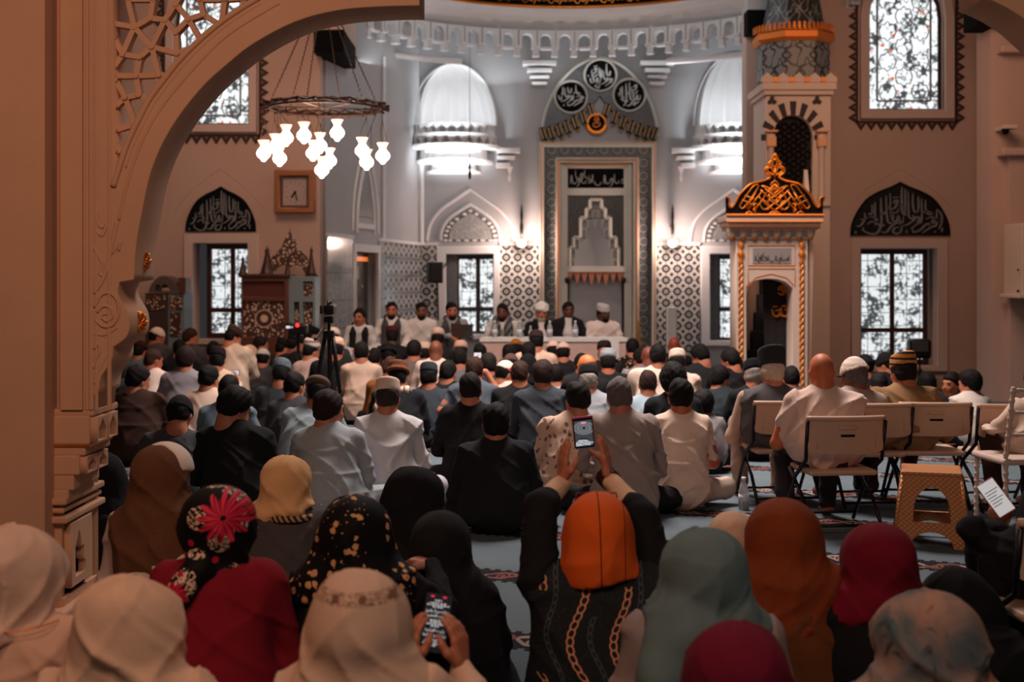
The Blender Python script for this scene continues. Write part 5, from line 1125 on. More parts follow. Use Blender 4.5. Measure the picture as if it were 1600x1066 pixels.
def person(px, yt, s, label, top=(60, 60, 62), hair=(20, 16, 15), hat=None, hatc=(220, 205, 195), pants=(30, 30, 33), yaw=0., hy=0., hp=.15, hr=0., lean=.07, w=1.0, group=None,
           sk=(178, 112, 84), legs='cross', arms='lap', sleeve=1.0, bulk=1.0, curl=0., bald=False, beard=None, face=False, robe=False, h=None, custom=None, hs=1.0, hz=None, hx=0., fold=.006,
           extra=None, headonly=False, topmat=None, hatmat=None, hijab=None, hfy=.03, back=-.098, floorpen=0, pantsmat=None, body_h=None, hide_body=False, collar=None, line=.018, lowcut=None, wrist_h=None, cat='person', skinm=None):
    LK[0] = 1.0 if s > 195 else .72
    fold = fold*1.9
    D = F/s; zt = CH-(yt-HY)/s; seed = (px*.37+yt*.11) % 17
    if hat in ('kufi', 'dome', 'beanie', 'pakol', 'flat', 'cap'): zt_h = zt-.016
    elif hat == 'fez': zt_h = zt-.05
    elif hat == 'turban': zt_h = zt-.03
    elif hijab: zt_h = zt-.02
    else: zt_h = zt-(.008 if not bald else 0)
    if h is None: h = max(.009, min(.024, 2.6/s))
    q = skel(zt_h, lean, hx, hz, w, hy, hp, hr, legs, arms, custom, hs, hfy)
    root = empty('person', ((px-800)/s-hx, D-(lean+hfy), 0), label, cat, group, rz=-yaw); root['_local'] = 1
    del_keys.append(root)
    # keep the head over its image point after turning
    off = Matrix.Rotation(-yaw, 3, 'Z') @ Vector((hx, lean+hfy, 0)); root.location = ((px-800)/s-off.x, D-off.y, 0)
    L = lambda n, f, m, ex=(), hh=h, par=root: link(n, mkmesh(f, q, hh, n, ex), m, par, world=False)
    robe = robe or legs == 'kneel'
    # body: one continuous surface from head to feet
    bp = head_pr(q, True)+[ccap(hl(q, (0, -.03, -.10)), q.sh+np.array((0, .0, -.02)), 0.049, .046, .03)]
    bp += torso_pr(q, -.028, 1.0)
    for sd, nm in ((-1, 'l'), (1, 'r')):
        S0, E, Wr = q.L[nm]
        if sleeve <= .6: bp += [ccap(S0, E, .046, .042, .02), ccap(E, Wr, .041, .027, .02)]
        if custom and nm in custom and len(custom[nm]) > 2: bp += hand(Wr, *custom[nm][2])
        else: bp += hand(Wr, (-sd*.75, .45, -.25), (0, -.2, -1), sd, .35, 1.0, h*.55)
    bp += legs_pr(q, -.02)+feet_pr(q)
    bf = clipz(union(bp)); L('body', bf, skinm or skin(sk), hh=body_h or h)
    if not (hijab or bald) :
        if hat in ('kufi', 'dome', 'fez', 'beanie', 'flat', 'turban', 'pakol', 'cap'): bulk = min(bulk, .985)
        hf_ = hair_f(q, bulk, curl, seed, back, line)
        L('hair', local_cut(q, hf_, lambda l: l[:, 2]-.058, .004) if hat else hf_, hairm(hair), hh=h*.9)
    elif bald == 'fringe':
        e = hair_f(q, .96, 0, seed, back, line); L('hair', local_cut(q, e, lambda l: l[:, 2]-.035, .005), hairm(hair), hh=h*.9)
    if beard: L('beard', beard_f(q, .015), hairm(beard), hh=min(h, .012))
    if hat: L({'dome': 'knitted_cap', 'kufi': 'cap', 'fez': 'tall_cap', 'beanie': 'beanie', 'flat': 'flat_cap', 'turban': 'turban', 'pakol': 'rolled_cap', 'cap': 'peaked_cap'}[hat], hat_f(q, hat, seed), hatmat or cloth(hatc), hh=h*.9)
    if face:
        for s_ in (-1, 1):
            mb = MB(); ce = hl(q, (s_*.030, .078, .004)); mb.sphere(tuple(ce), .0125*hs, 8); mb.build('eye', plain((28, 20, 18), .25, 0, 'eye'), root, True, world=False)
            mb = MB(); pts = [tuple(hl(q, (s_*(.030+.020*(t-1)), .091-.006*abs(t-1), .026+.004*(1-abs(t-1))))) for t in (0, 1, 2)]; mb.tube(pts, .0045*hs, 5); mb.build('eyebrow', hairm(hair), root, True, world=False)
        mb = MB(); pts = [tuple(hl(q, (x_, .095-.004*abs(x_)/.02, -.058-.002*abs(x_)/.02))) for x_ in (-.022, -.01, 0, .01, .022)]; mb.tube(pts, [.002, .004, .005, .004, .002], 6); mb.build('mouth', plain((120, 60, 52), .5, 0, 'lips'), root, True, world=False)
    # clothes
    gp = torso_pr(q, .0, sleeve, .012)
    if robe:
        gp += legs_pr(q, .012)
        if legs != 'chair': gp.append(ccap((0, .06, .16), (0, .10, .03), .22, .30, .08))
    else:
        lowz = q.hz-.10
    u = union(gp); fo = fold; nk_c = (q.sh+np.array((0, -.02, .04))).astype(np.float32)
    def gf(p):
        d = u(p)
        if fo:
            nd = p-nk_c; d = d-folds(p, seed, fo)*np.clip((np.sqrt((nd*nd).sum(1))-.085)/.09, 0, 1)
        return d
    g2 = gf
    if extra: pe = union(extra(q)); g3 = g2; g2 = lambda p: smin(g3(p), pe(p), .03)
    # neck opening
    nk = q.sh+np.array((0, .01, .07)); nf = cell(nk+np.array((0, .006, .012)), (.054, .056, .060))[0]; g4 = g2
    if not hijab: g2 = lambda p: smax(g4(p), -nf(p), .015)
    L('robe' if robe else 'top', clipz(g2, .002 if (robe or not lowcut) else .02), topmat or cloth(top))
    if not robe and legs != 'none':
        pf = union(legs_pr(q, .006)+[cell(q.hip, (.18*w, .14, .14))]); L('trousers', clipz(lambda p: pf(p)-folds(p, seed+3, .006, 7, 8), .002), pantsmat or cloth(pants))
    if collar:
        cf = ccap(nk+np.array((0, -.005, -.045)), nk+np.array((0, 0, .002)), .066, .058)[0]; L('collar', lambda p: smax(smax(cf(p), -nf(p)-.004, .004), np.abs(p[:, 2]-nk[2]+.02)-.026, .006), cloth(collar) if isinstance(collar, tuple) else collar, hh=min(h, .013))
    if hijab:
        hj = dict(cape=.16, capew=1.0, fold=.006, tail=None, mat=None, neckr=.085, top=1.0, open=True, back=0., bulge=0.); hj.update(hijab)
        sc = hj['top']; base = [cell(hl(q, (0, -.016, .018)), np.array((.098*sc, .122*sc+hj['bulge'], .118))*hs, q.R), cell(hl(q, (0, -.03-hj['back'], -.05)), np.array((.088*sc, .095+hj['back'], .085))*hs, q.R, .05),
            ccap(hl(q, (0, -.02, -.06)), q.sh+np.array((0, -.012, .0)), hj['neckr'], hj['neckr']+.02, .05)]
        hu = union(base+[(k_, .04) for k_ in []]); zc_ = q.zs-hj['cape']; cw_ = hj['capew']
        sh_u = union([cell(q.ch+np.array((0, -.0, .02)), (.205*w*cw_, .150, .21), k=.08), ccap(q.sh+np.array((-.125*w*cw_, -.005, -.03)), q.sh+np.array((.125*w*cw_, -.005, -.03)), .074, .074, k=.08), ccap(q.ch+np.array((0, 0, -.1)), q.ch+np.array((0, -.01, -.45)), .17*cw_, .21*cw_, .1)])
        fo2 = hj['fold']; hc32 = q.hc.astype(np.float32); sg = seed
        def hf(p):
            a = hu(p); x, y, z = p[:, 0]-hc32[0], p[:, 1]-hc32[1], p[:, 2]-hc32[2]; th = np.arctan2(x, -y-.0)
            wt = np.clip((-z+.02)/.16, .12, 1.0)
            w2 = np.clip((-z+.10)/.22, .30, 1.0)
            a = a-fo2*wt*(.8*np.sin(th*5+12*z+sg)+.5*np.sin(th*3-22*z+1.4*sg+1.2*np.sin(9*x)))
            a = a-fo2*1.5*w2*(1.5*crease(th*2.2+9*z+1.5*np.sin(8*z+sg)+sg, 3.5)+1.2*crease(th*1.3-13*z+1.1*np.sin(11*x+sg)+2*sg, 3.5)+.9*crease(th*3.1+4*np.sin(6*z+sg), 3)-.8)
            if hj['cape'] > -.05:
                b = sh_u(p)-fo2*1.5*(1.6*crease(13*x+3*np.sin(5*z+sg)+4*z*np.sign(x), 3)+1.2*crease(16*z+6*np.sin(4*x+sg)+5*np.abs(x)*3, 3)-.8); edge = zc_+.035*np.sin(6*p[:, 0]+sg)-p[:, 2]; b = smax(b, edge, .02); a = smin(a, b, .05)
            else: a = np.maximum(a, (q.zs-.02+.02*np.sin(9*x))-p[:, 2])
            return a
        f0 = hf
        if hj['tail']: te = union(hj['tail'](q)); f0 = lambda p: smin(hf(p), te(p)-fo2*.8*np.sin(34*p[:, 0]+9*p[:, 2]+sg), .03)
        opn = cell(hl(q, (0, .135, -.012)), np.array((.068, .085, .092))*hs, q.R)[0]
        f1 = (lambda p: smax(f0(p), -opn(p), .02)) if hj['open'] else f0
        L('headscarf', clipz(f1), hj['mat'], ex=())
    TF[label] = (root, q)
    return root, q
del_keys = []
# ================================================================ chairs, stool, table, tripod
m_plastic = plain((196, 158, 134), .5, 0, 'beige_plastic', .1); m_tube = plain((26, 25, 26), .4, .5, 'black_tube')
def chair_parts(root):
    root['_local'] = 1
    B = lambda mb, n, m, sm=True, par=root: link(n, mb.mesh(n), m, par, sm, world=False)
    # moulded back panel: curved, rolled top edge, grip slot and recessed field
    W2, z0, z1 = .235, .50, .715; NX = 16; vs = []; fs = []
    for e in (.010, -.010):
        for j in range(5):
            for i in range(NX+1):
                t = i/NX*2-1; zz = z0+(z1-z0)*j/4; wd = W2+.012*j/4; xx = t*wd; zz = zz+(.02*abs(t)**8 if j == 0 else 0); vs.append((xx, -.215-.035*(1-t*t)-.05*(zz-z0)-e, zz))
    o_ = 5*(NX+1)
    for j in range(4):
        for i in range(NX):
            a = j*(NX+1)+i
            fs += [(a, a+1, a+NX+2, a+NX+1), (o_+a, o_+a+NX+1, o_+a+NX+2, o_+a+1)]
    for i in range(NX): a = i; fs.append((a, o_+a, o_+a+1, a+1)); a = 4*(NX+1)+i; fs.append((a, a+1, o_+a+1, o_+a))
    for j in range(4): a = j*(NX+1); fs.append((a, a+NX+1, o_+a+NX+1, o_+a)); a += NX; fs.append((a, o_+a, o_+a+NX+1, a+NX+1))
    mb = MB(); mb.add(vs, fs); bk = link('backrest', mb.mesh('b'), m_plastic, root, False, world=False)
    f = lambda x, z, e=0: (x, -.215-.035*(1-(x/W2)**2)-.05*(z-z0)-e, z)
    mb = MB(); mb.tube([f(x*.0245, z1, .004) for x in range(-10, 11)], .017, 8); B(mb, 'top_roll', m_plastic, par=bk)
    mb = MB(); mb.tube([f(-.185, .53, .008), f(-.175, .665, .008), f(-.06, .668, .008), f(-.055, .655, .008), f(.055, .655, .008), f(.06, .668, .008), f(.175, .665, .008), f(.185, .53, .008)], .0045, 5); mb.cbox(0, -.268, .660, .11, .012, .022, .004); B(mb, 'raised_rib', m_plastic, par=bk)
    mb = MB(); mb.cbox(0, -.267, .6125, .088, .006, .014, .002); B(mb, 'grip_slot', m_black, par=bk)
    mb = MB(); mb.cbox(0, .0, .375, .43, .40, .035, .015); B(mb, 'seat', m_plastic, False)
    for s in (-1, 1):
        mb = MB(); mb.tube([(s*.245, -.245, .70), (s*.24, -.20, .46), (s*.235, .02, .33), (s*.235, .27, .012)], .0125, 8); B(mb, 'front_leg', m_tube)
        mb = MB(); mb.tube([(s*.222, .17, .36), (s*.222, -.10, .20), (s*.225, -.27, .012)], .0125, 8); B(mb, 'rear_leg', m_tube)
    mb = MB(); mb.tube([(-.235, .23, .06), (.235, .23, .06)], .010, 6); B(mb, 'cross_bar', m_tube)
    mb = MB(); mb.tube([(-.225, -.235, .06), (.225, -.235, .06)], .010, 6); B(mb, 'cross_bar', m_tube)
def copy_tree(o, parent=None):
    n = o.copy(); C.objects.link(n); n.parent = parent
    for ch_ in list(o.children): copy_tree(ch_, n)
    return n
chair0 = None
def fchair(px, D, rz, label, group='beige folding chairs on the carpet'):
    global chair0
    if chair0 is None:
        chair0 = empty('folding_chair', (0, 0, 0)); chair_parts(chair0); r = chair0; del_keys.append(r)
    else: r = copy_tree(chair0); del_keys.append(r)
    r.location = ((px-800)*D/F, D, 0); r.rotation_euler = (0, 0, rz); tag(r, label, 'chair', group); return r
CHR = dict(c1=(1216, 9.04, .10), c2=(1301, 8.04, .10), c3=(1352, 8.86, .06), c4=(1446, 8.93, -.04), c5=(1560, 8.82, .05), c6=(1640, 4.68, .12))
fchair(*CHR['c2'], 'beige folding chair nearest the camera, under the bald man in a pale polo')
fchair(*CHR['c1'], 'beige folding chair under the man in a grey waistcoat and tall dark cap')
fchair(*CHR['c3'], 'beige folding chair under the man in a white knitted cap and grey shirt')
fchair(*CHR['c4'], 'beige folding chair under the man in a black and mustard striped cap')
fchair(*CHR['c5'], 'empty beige folding chair with a bottle on its seat')
fchair(*CHR['c6'], 'beige folding chair cut by the lower right edge of the photo')
# plastic stool with woven texture and arched cut-outs
sm = M('brown_plastic_weave', .45); sx_, sy_, sz_ = sm.xyz(); wv = ((sx_+sy_)*190).sin()*(sz_*230).sin(); sm.col(sm.mix(wv > 0, c(190, 122, 70), c(178, 110, 60))); sm.bump(wv, .5, .003)
D = 7.62; st = empty('plastic_stool', (X(1455, D), D, 0), 'tan plastic stool with arched cut-out sides standing behind the chairs', 'stool', rz=-.30); st['_local'] = 1; del_keys.append(st)
def trap(w0, w1, H, holes): return [[(-w0, 0), (w0, 0), (w1, H), (-w1, H)]]+holes
hgt = .425; wb, wt = .215, .160
arch1 = [(-.105, .150), (.105, .150)]+[((.100-.0*k)*math.cos(PI*k/10), .215+.135*math.sin(PI*k/10)) for k in range(11)]
foot = [(-wb, 0), (-.12, 0)]+[(-.12*math.cos(PI*k/10), .095*math.sin(PI*k/10)) for k in range(1, 10)]+[(.12, 0), (wb, 0), (wt, hgt), (-wt, hgt)]
tilt = math.atan2(wb-wt, hgt)
for k, nm in enumerate(('side_panel',)*4):
    me = plate([foot, arch1], -.006, .006, bevel=.003); me.transform(Matrix.Rotation(k*PI/2, 4, 'Z') @ Matrix.Translation((0, -wb+.004, 0)) @ Matrix.Rotation(-tilt, 4, 'X')); link(nm, me, sm.m, st, world=False)
for i in (-1, 1):
    for j in (-1, 1): link('corner_rib', MB().tube([(i*(wb-.002), j*(wb-.002), 0), (i*wt, j*wt, hgt-.01)], .012, 8).mesh('r'), sm.m, st, True, world=False)
mb = MB(); mb.cbox(0, 0, hgt, .345, .345, .028, .012); link('seat', mb.mesh('s'), sm.m, st, world=False)
# white wooden banquet chair at right edge
D = 8.15; wc = empty('turned_chair', (X(1592, D), D, 0), 'white turned wood chair under the man in a white shirt at right edge', 'chair', rz=.12); wc['_local'] = 1; del_keys.append(wc)
mW = plain((206, 180, 166), .45, 0, 'white_wood')
def turned(p0, p1, n=9, r=.014):
    mb = MB(); p0, p1 = Vector(p0), Vector(p1); m = n*8; mb.tube([p0.lerp(p1, i/m) for i in range(m+1)], [r*(1+.35*(abs(math.sin(PI*n*i/m))**6)) for i in range(m+1)], 8); return mb
for s in (-1, 1):
    link('rear_leg', turned((s*.19, -.20, 0), (s*.19, -.19, .43)).mesh('l'), mW, wc, True, world=False); link('front_leg', turned((s*.19, .19, 0), (s*.19, .18, .42)).mesh('l'), mW, wc, True, world=False); link('back_post', turned((s*.19, -.19, .45), (s*.175, -.26, .90), 8).mesh('p'), mW, wc, True, world=False)
mb = MB(); mb.cbox(0, 0, .43, .43, .43, .04, .015); link('seat', mb.mesh('s'), mW, wc, world=False)
for zz in (.60, .74, .88): link('back_rail', turned((-.18, -.21-(zz-.45)*.12, zz), (.18, -.21-(zz-.45)*.12, zz), 5, .011).mesh('b'), mW, wc, True, world=False)
# speakers' table with white cloth and runner front
D0, D1 = 16.8, 17.15
tb = empty('cloth_table', (X(868, D0), (D0+D1)/2, 0), 'long low table under a white cloth in front of the speakers', 'table')
x0, x1 = X(752, D0), X(978, D0); zt0 = Z(528, D0)
mb = MB(); mb.cbox((x0+x1)/2, (D0+D1)/2, zt0-.015, x1-x0, D1-D0, .03, .008); mb.build('tabletop', m_white, tb)
mb = MB(); n = 60
vs = []; 
for i in range(n+1):
    x_ = x0+(x1-x0)*i/n; vs += [(x_, D0-.01-.012*math.sin(i*1.3)-.006*math.sin(i*2.9), .01), (x_, D0-.012, zt0)]
mb.add(vs, [(2*i, 2*i+2, 2*i+3, 2*i+1) for i in range(n)]); mb.add([(x_+ (0), y_, z_) for x_ in (x0-.01, x1+.01) for y_, z_ in ((D0, .01), (D1, .01), (D1, zt0), (D0, zt0))], [(0, 1, 2, 3), (4, 5, 6, 7)]); mb.build('cloth_skirt', cloth((206, 176, 168)), tb)
mb = MB(); mb.box((x0-.02, D0-.03, zt0-.05), (x1+.02, D0-.012, zt0+.004)); mb.build('cloth_edge', cloth((226, 222, 218)), tb)
mb = MB(); mb.box((X(950, D0), D0-.035, .01), (X(967, D0), D0-.02, zt0-.03)); mb.build('white_panel', cloth((228, 226, 224)), tb)
m_bot = M('clear_plastic', .1); m_bot.col(c(205, 210, 214)); m_bot.b.inputs['Transmission Weight'].default_value = .6; m_bot.b.inputs['IOR'].default_value = 1.3
def bottle(loc, hh, label, capc=(235, 235, 235), body=None, group='water bottles on the speakers table'):
    o = empty('water_bottle', loc, label, 'bottle', group); x_, y_, z_ = loc; r = hh*.16
    mb = MB(); mb.lathe([(0, 0), (r, 0), (r, hh*.55), (r*.95, hh*.6), (r*.5, hh*.82), (r*.36, hh*.86), (r*.36, hh*.93), (0, hh*.93)], 12, x_, y_, z_); mb.build('bottle_body', body or m_bot.m, o, True)
    mb = MB(); mb.lathe([(r*.42, hh*.9), (r*.42, hh), (0, hh)], 10, x_, y_, z_); mb.build('bottle_cap', plain(capc, .5, 0, 'cap_plastic'), o, True)
    mb = MB(); mb.lathe([(r*1.02, hh*.25), (r*1.02, hh*.48)], 12, x_, y_, z_); mb.build('paper_label', plain((210, 214, 222), .6, 0, 'paper'), o, True)
for k, px in enumerate((773, 812, 829, 859, 899)):
    bottle((X(px, 16.95), 16.95, zt0), .15 if k == 2 else .22, ['clear bottle at the left end of the speakers table', 'clear bottle beside the striped shawl speaker', 'short clear bottle in front of the white turban speaker', 'clear bottle between the turbaned speaker and his neighbour', 'clear bottle in front of the dark haired speaker in a black robe'][k])
bottle((X(1162, 8.7), 8.7, 0), .22, 'clear water bottle standing on the carpet beside the leftmost folding chair', group='bottles near the chairs')
x_, y_, _ = (X(1533, 8.75), 8.75, 0); bottle((X(1533, 8.75), 8.75, .3925), .15, 'pale bottle with dark cap on the empty folding chair', (30, 28, 28), plain((205, 170, 150), .4, 0, 'peach_plastic'), 'bottles near the chairs')
# tripod with camcorder
D = 10.6; tp = empty('tripod', (X(520, D), D, 0), 'tall black camera tripod standing among the seated men at left', 'tripod'); xt = X(514, D); zh = Z(500, D)
for k, (a, b_) in enumerate(((X(545, D), .06), (X(468, D), .1), (X(512, D), -.42))):
    ft = (a, D+b_ if k < 2 else D+.45, .0); top_ = (xt+(.03, -.03, 0)[k], D, zh-.12); mid = tuple(top_[i]+(ft[i]-top_[i])*.45 for i in range(3)); m2_ = tuple(top_[i]+(ft[i]-top_[i])*.75 for i in range(3))
    mb = MB(); mb.tube([top_, mid], .017, 8); mb.tube([mid, m2_], .013, 8); mb.tube([m2_, (ft[0], ft[1], .012)], .010, 8); mb.sphere(mid, .022, 8); mb.sphere(m2_, .018, 8); mb.sphere((ft[0], ft[1], .014), .014, 8); mb.build('leg', m_tube, tp, True)
mb = MB(); mb.tube([(xt, D, zh-.55), (xt, D, zh)], .014, 8); mb.cbox(xt, D, zh-.12, .09, .09, .07, .015); mb.cbox(xt, D, zh, .08, .08, .06, .015); mb.tube([(xt, D, zh-.5), (xt+.06, D-.02, zh-.32)], .006, 5); mb.build('centre_column', m_tube, tp)
mb = MB(); mb.tube([(xt, D-.03, zh), (xt-.05, D-.28, zh-.12)], .008, 6); mb.tube([(xt-.05, D-.28, zh-.12), (xt-.062, D-.34, zh-.145)], .014, 8); mb.build('pan_handle', m_tube, tp)
cm = empty('video_camera', (xt, D, zh+.03), 'black camcorder mounted on top of the tall tripod', 'video camera')
mb = MB(); mb.cbox(xt+.005, D+.03, zh+.085, .085, .20, .09, .02); mb.build('camera_body', m_blackmetal, cm); mb = MB(); mb.tube([(xt-.02, D+.13, zh+.085), (xt-.02, D+.20, zh+.085)], .034, 14); mb.build('lens', m_black, cm, True)
mb = MB(); mb.cbox(xt-.06, D-.02, zh+.085, .012, .10, .07, .006); mb.build('flip_screen', m_black, cm); mb = MB(); mb.tube([(xt, D-.06, zh+.13), (xt, D-.02, zh+.155), (xt, D+.08, zh+.155), (xt, D+.11, zh+.13)], .011, 8); mb.build('carry_handle', m_blackmetal, cm, True)
D = 15.2; c2_ = empty('video_camera', (X(468, D), D, 0), 'black video camera with a red light on a stand beside the lectern', 'video camera')
mb = MB(); mb.cbox(X(466, D), D, Z(514, D), .22, .2, .13, .03); mb.cbox(X(452, D), D, Z(508, D), .08, .1, .06, .02); mb.build('camera_body', m_blackmetal, c2_); mb = MB(); mb.tube([(X(466, D), D, Z(520, D)), (X(466, D), D, .05)], .02, 8); [mb.tube([(X(466, D), D, .7), (X(466, D)+.3*math.cos(a), D+.3*math.sin(a), .01)], .014, 6) for a in (.5, 2.6, 4.7)]; mb.build('stand', m_tube, c2_)
mb = MB(); mb.sphere((X(467, D), D-.11, Z(508, D)), .022, 8); mb.build('tally_light', glow((255, 30, 30), 5, 'red_light'), c2_, True)
mb = MB(); mb.cbox(X(455, D), D-.09, Z(511, D), .09, .02, .03, .004); mb.build('screen', glow((190, 200, 210), .8, 'screen_glow'), c2_)
# ================================================================ patterned cloths
def m_bigfloral(cx, cy, cz):
    m = M('red_floral_scarf', .7, spec=.15); x, y, z = m.xyz(); base = c(16, 13, 15)
    n = m.noise(26, 2, dist=1.2); d, cc = m.vor(11, rnd=.9); f1 = (d < .42)*(n > .40); f2 = m.noise(34, 2, dist=3.0) > .50
    col = m.mix(f1*f2, base, c(218, 184, 158)); d3, _ = m.vor(15, rnd=1); col = m.mix((d3 < .17)*(m.noise(9, 1) > .5), col, c(176, 26, 52))
    def flower(col, ux, uz, R, n_, c1, c2, cond=None):
        dx = x-ux; dz = z-uz; r = (dx.sq()+dz.sq()).sqrt(); ang = dz.m('ARCTAN2', dx); pet = (ang*(n_/2)).sin().abs(); pet2 = (ang*(n_/2)+.9+r*30).sin().abs()
        f = r < (pet*.55+.42)*R; f2_ = r < (pet2*.5+.30)*R; sel = f.max(f2_)
        if cond is not None: sel = sel*cond
        inner = m.mix((pet*1.0)-.15, c1, c2); inner = m.mix((ang*(n_*1.5)+r*60).sin() > .86, inner, c(60, 8, 24)); inner = m.mix(r < R*.10, inner, c(20, 6, 12)); return m.mix(sel, col, inner)
    back = y < (cy+.03)
    col = flower(col, cx+.045, cz+.050, .086, 13, c(170, 16, 50), c(214, 52, 76), back); col = flower(col, cx+.150, cz+.075, .062, 11, c(196, 26, 42), c(150, 14, 34)); col = flower(col, cx-.10, cz-.19, .05, 9, c(200, 30, 60), c(170, 24, 60), back)
    return m.col(col).bump(m.noise(180, 2), .2, .003).m
def m_smallfloral(sc=13):
    m = M('small_floral_scarf', .75, spec=.15); d, cc = m.vor(sc, rnd=.85); n = m.noise(sc*3.2, 2); pet = d+(n-.5)*.34
    f = pet < .29; ctr = d < .06; d2, _ = m.vor(sc*2.3, rnd=1); sm_ = (d2+(m.noise(70, 1)-.5)*.3 < .17)*(m.noise(6, 1) > .5)
    col = m.mix(f, c(13, 12, 15), c(206, 152, 106)); col = m.mix(sm_, col, c(170, 118, 84)); col = m.mix(ctr, col, c(120, 66, 40)); return m.col(col).bump(m.noise(180, 2), .2, .003).m
def m_chain():
    m = M('chain_print_cloth', .75, spec=.2); x, y, z = m.xyz(); base = m.mix(m.noise(120, 2) > .56, c(24, 27, 31), c(34, 37, 41)); col = base
    for (off, A, k, per, ph, colr, w) in ((0, .044, 15, .145, 0., (205, 138, 102), .9), (.072, .012, 26, .145, 2., (64, 68, 72), .55)):
        xx = x+off-(z*k+ph).sin()*A-(z*k*.37+1).sin()*.03; cell_ = (xx/per).fl(); u = ((xx/per).fr()-.5)*per; seg = ((z*7.3+cell_*2.1+off*9).sin() > -.55)
        t = (z*(38/1.0)+cell_*.37); fv = t.fr()-.5; ell = ((u*(1/(.0125*w))).sq()+(fv*1.75).sq()).sqrt(); ring = (ell-1).abs() < (.24 if w == .9 else .34)
        lim = fv.abs() < .62; col = m.mix(ring*seg*lim, col, c(*colr))
    return m.col(col).bump(m.noise(140, 3), .4, .004).m
def m_leaf():
    m = M('leaf_print_shirt', .85); x, y, z = m.xyz(); n = m.noise(3, 1); v1 = m.vec(x*16+z*9, y*6, z*13-x*7); d, _ = m.vor(1.15, rnd=.9, vec=v1); w = m.noise(2.2, 2, v1)
    v2 = m.vec(x*24-z*13, y*9, z*10+x*8); d2, _ = m.vor(1.0, rnd=1, vec=v2)
    f = (d < .27).max((d2 < .24)); col = m.mix(f, c(206, 170, 148), c(112, 88, 74)); return m.col(col).bump(m.noise(15, 2), .3, .006).m
def m_tiedye():
    m = M('tie_dye_scarf', .85, spec=.15); x, y, z = m.xyz(); n = m.noise(5, 4, dist=1.0); n2 = m.noise(11, 3, dist=1.5); col = m.mix(m.ramp(n, .38, .62), c(92, 106, 110), c(172, 130, 110)); col = m.mix(m.ramp(n2, .58, .7), col, c(70, 72, 78)); st = (x*.8-z*.25-.03+n*.05).abs() < .006; col = m.mix(st, col, c(206, 120, 78)); return m.col(col).bump(m.noise(160, 2), .2, .003).m
def m_stripe(a, b_, k=60, ax='z', th=0.):
    m = M('striped_cloth', .85); x, y, z = m.xyz(); q = {'z': z, 'x': x, 'd': x+z*.7}[ax]; n = m.noise(40, 2, dist=1); return m.col(m.mix(((q*k).sin()+(n-.5)*.8) > th, c(*a), c(*b_))).bump(m.noise(200, 2), .3, .003).m
def m_border(base, ink, zc, w=.016):
    m = M('printed_border_scarf', .8, spec=.15); x, y, z = m.xyz(); n = m.noise(55, 2, dist=2.0); r = (z-zc).abs() < w; f = r*((n-.5).abs() < .05).max(r*((x*90).sin() > .7)*(((z-zc).abs()) < w*.6))
    nn = m.noise(8, 3); col = m.mix(nn, tuple(v*.85 for v in c(*base)[:3])+(1,), c(*base)); return m.col(m.mix(f, col, c(*ink))).bump(m.noise(180, 2), .25, .003).m
def m_wave(): return m_stripe((196, 128, 58), (28, 23, 22), 150, 'z', .35)

def m_seam(rgb):
    m = M('orange_scarf_cloth', .85, spec=.2); x, y, z = m.xyz(); n = m.noise(8, 3); b = c(*rgb); f = ((x-.012+z*.02).abs() < .0022).max((x-.085).abs() < .0016)
    col = m.mix(n, tuple(v*.86 for v in b[:3])+(1,), b); return m.col(m.mix(f, col, c(70, 30, 18))).bump(m.noise(200, 2), .3, .003).m
# ================================================================ the crowd
G0 = 'men and boys seated on the carpet'; BLK = (26, 25, 28); DK = (44, 45, 49); BR = (96, 52, 34); DBR = (70, 40, 30)
CR = (214, 190, 172); WH = (216, 206, 200); GR = (120, 118, 120)
def man(px, yt, s, label, **k): k.setdefault('group', G0); return person(px, yt, s, label, **k)
# --- speakers facing the hall
GS = 'speakers seated behind the table'
sp_ = dict(group=GS, yaw=PI, legs='chair', hz=.50, face=True, robe=True, h=.017, hp=.05, fold=.008)
def scarf(q, w=.035, drop=.42):
    pr = []
    for s in (-1, 1): pr += [ccap(q.sh+np.array((s*.07, -.03, .03)), q.sh+np.array((s*.085, .125, -.08)), w, w*.9, .02), ccap(q.sh+np.array((s*.085, .125, -.08)), q.sh+np.array((s*.09, .17, -drop)), w*.9, w*.8, .02)]
    return pr+[ccap(q.sh+np.array((-.07, -.04, .03)), q.sh+np.array((.07, -.04, .03)), w, w, .02)]
def add_scarf(root, q, rgb, w=.04, drop=.42, mat=None, name='scarf'): link(name, mkmesh(union(scarf(q, w, drop)), q, .014, name), mat or cloth(rgb), root, world=False)
def front_shirt(root, q, rgb):   # shirt seen in the open front of a robe
    f = union([ccap(q.sh+np.array((0, .055, .02)), q.ch+np.array((0, .10, -.05)), .055, .075), ccap(q.ch+np.array((0, .10, -.05)), q.wa+np.array((0, .115, 0)), .075, .08)]); link('shirt_front', mkmesh(f, q, .014, 's'), cloth(rgb), root, world=False)
mag = m_stripe((60, 60, 62), (120, 118, 118), 70, 'd', .5)
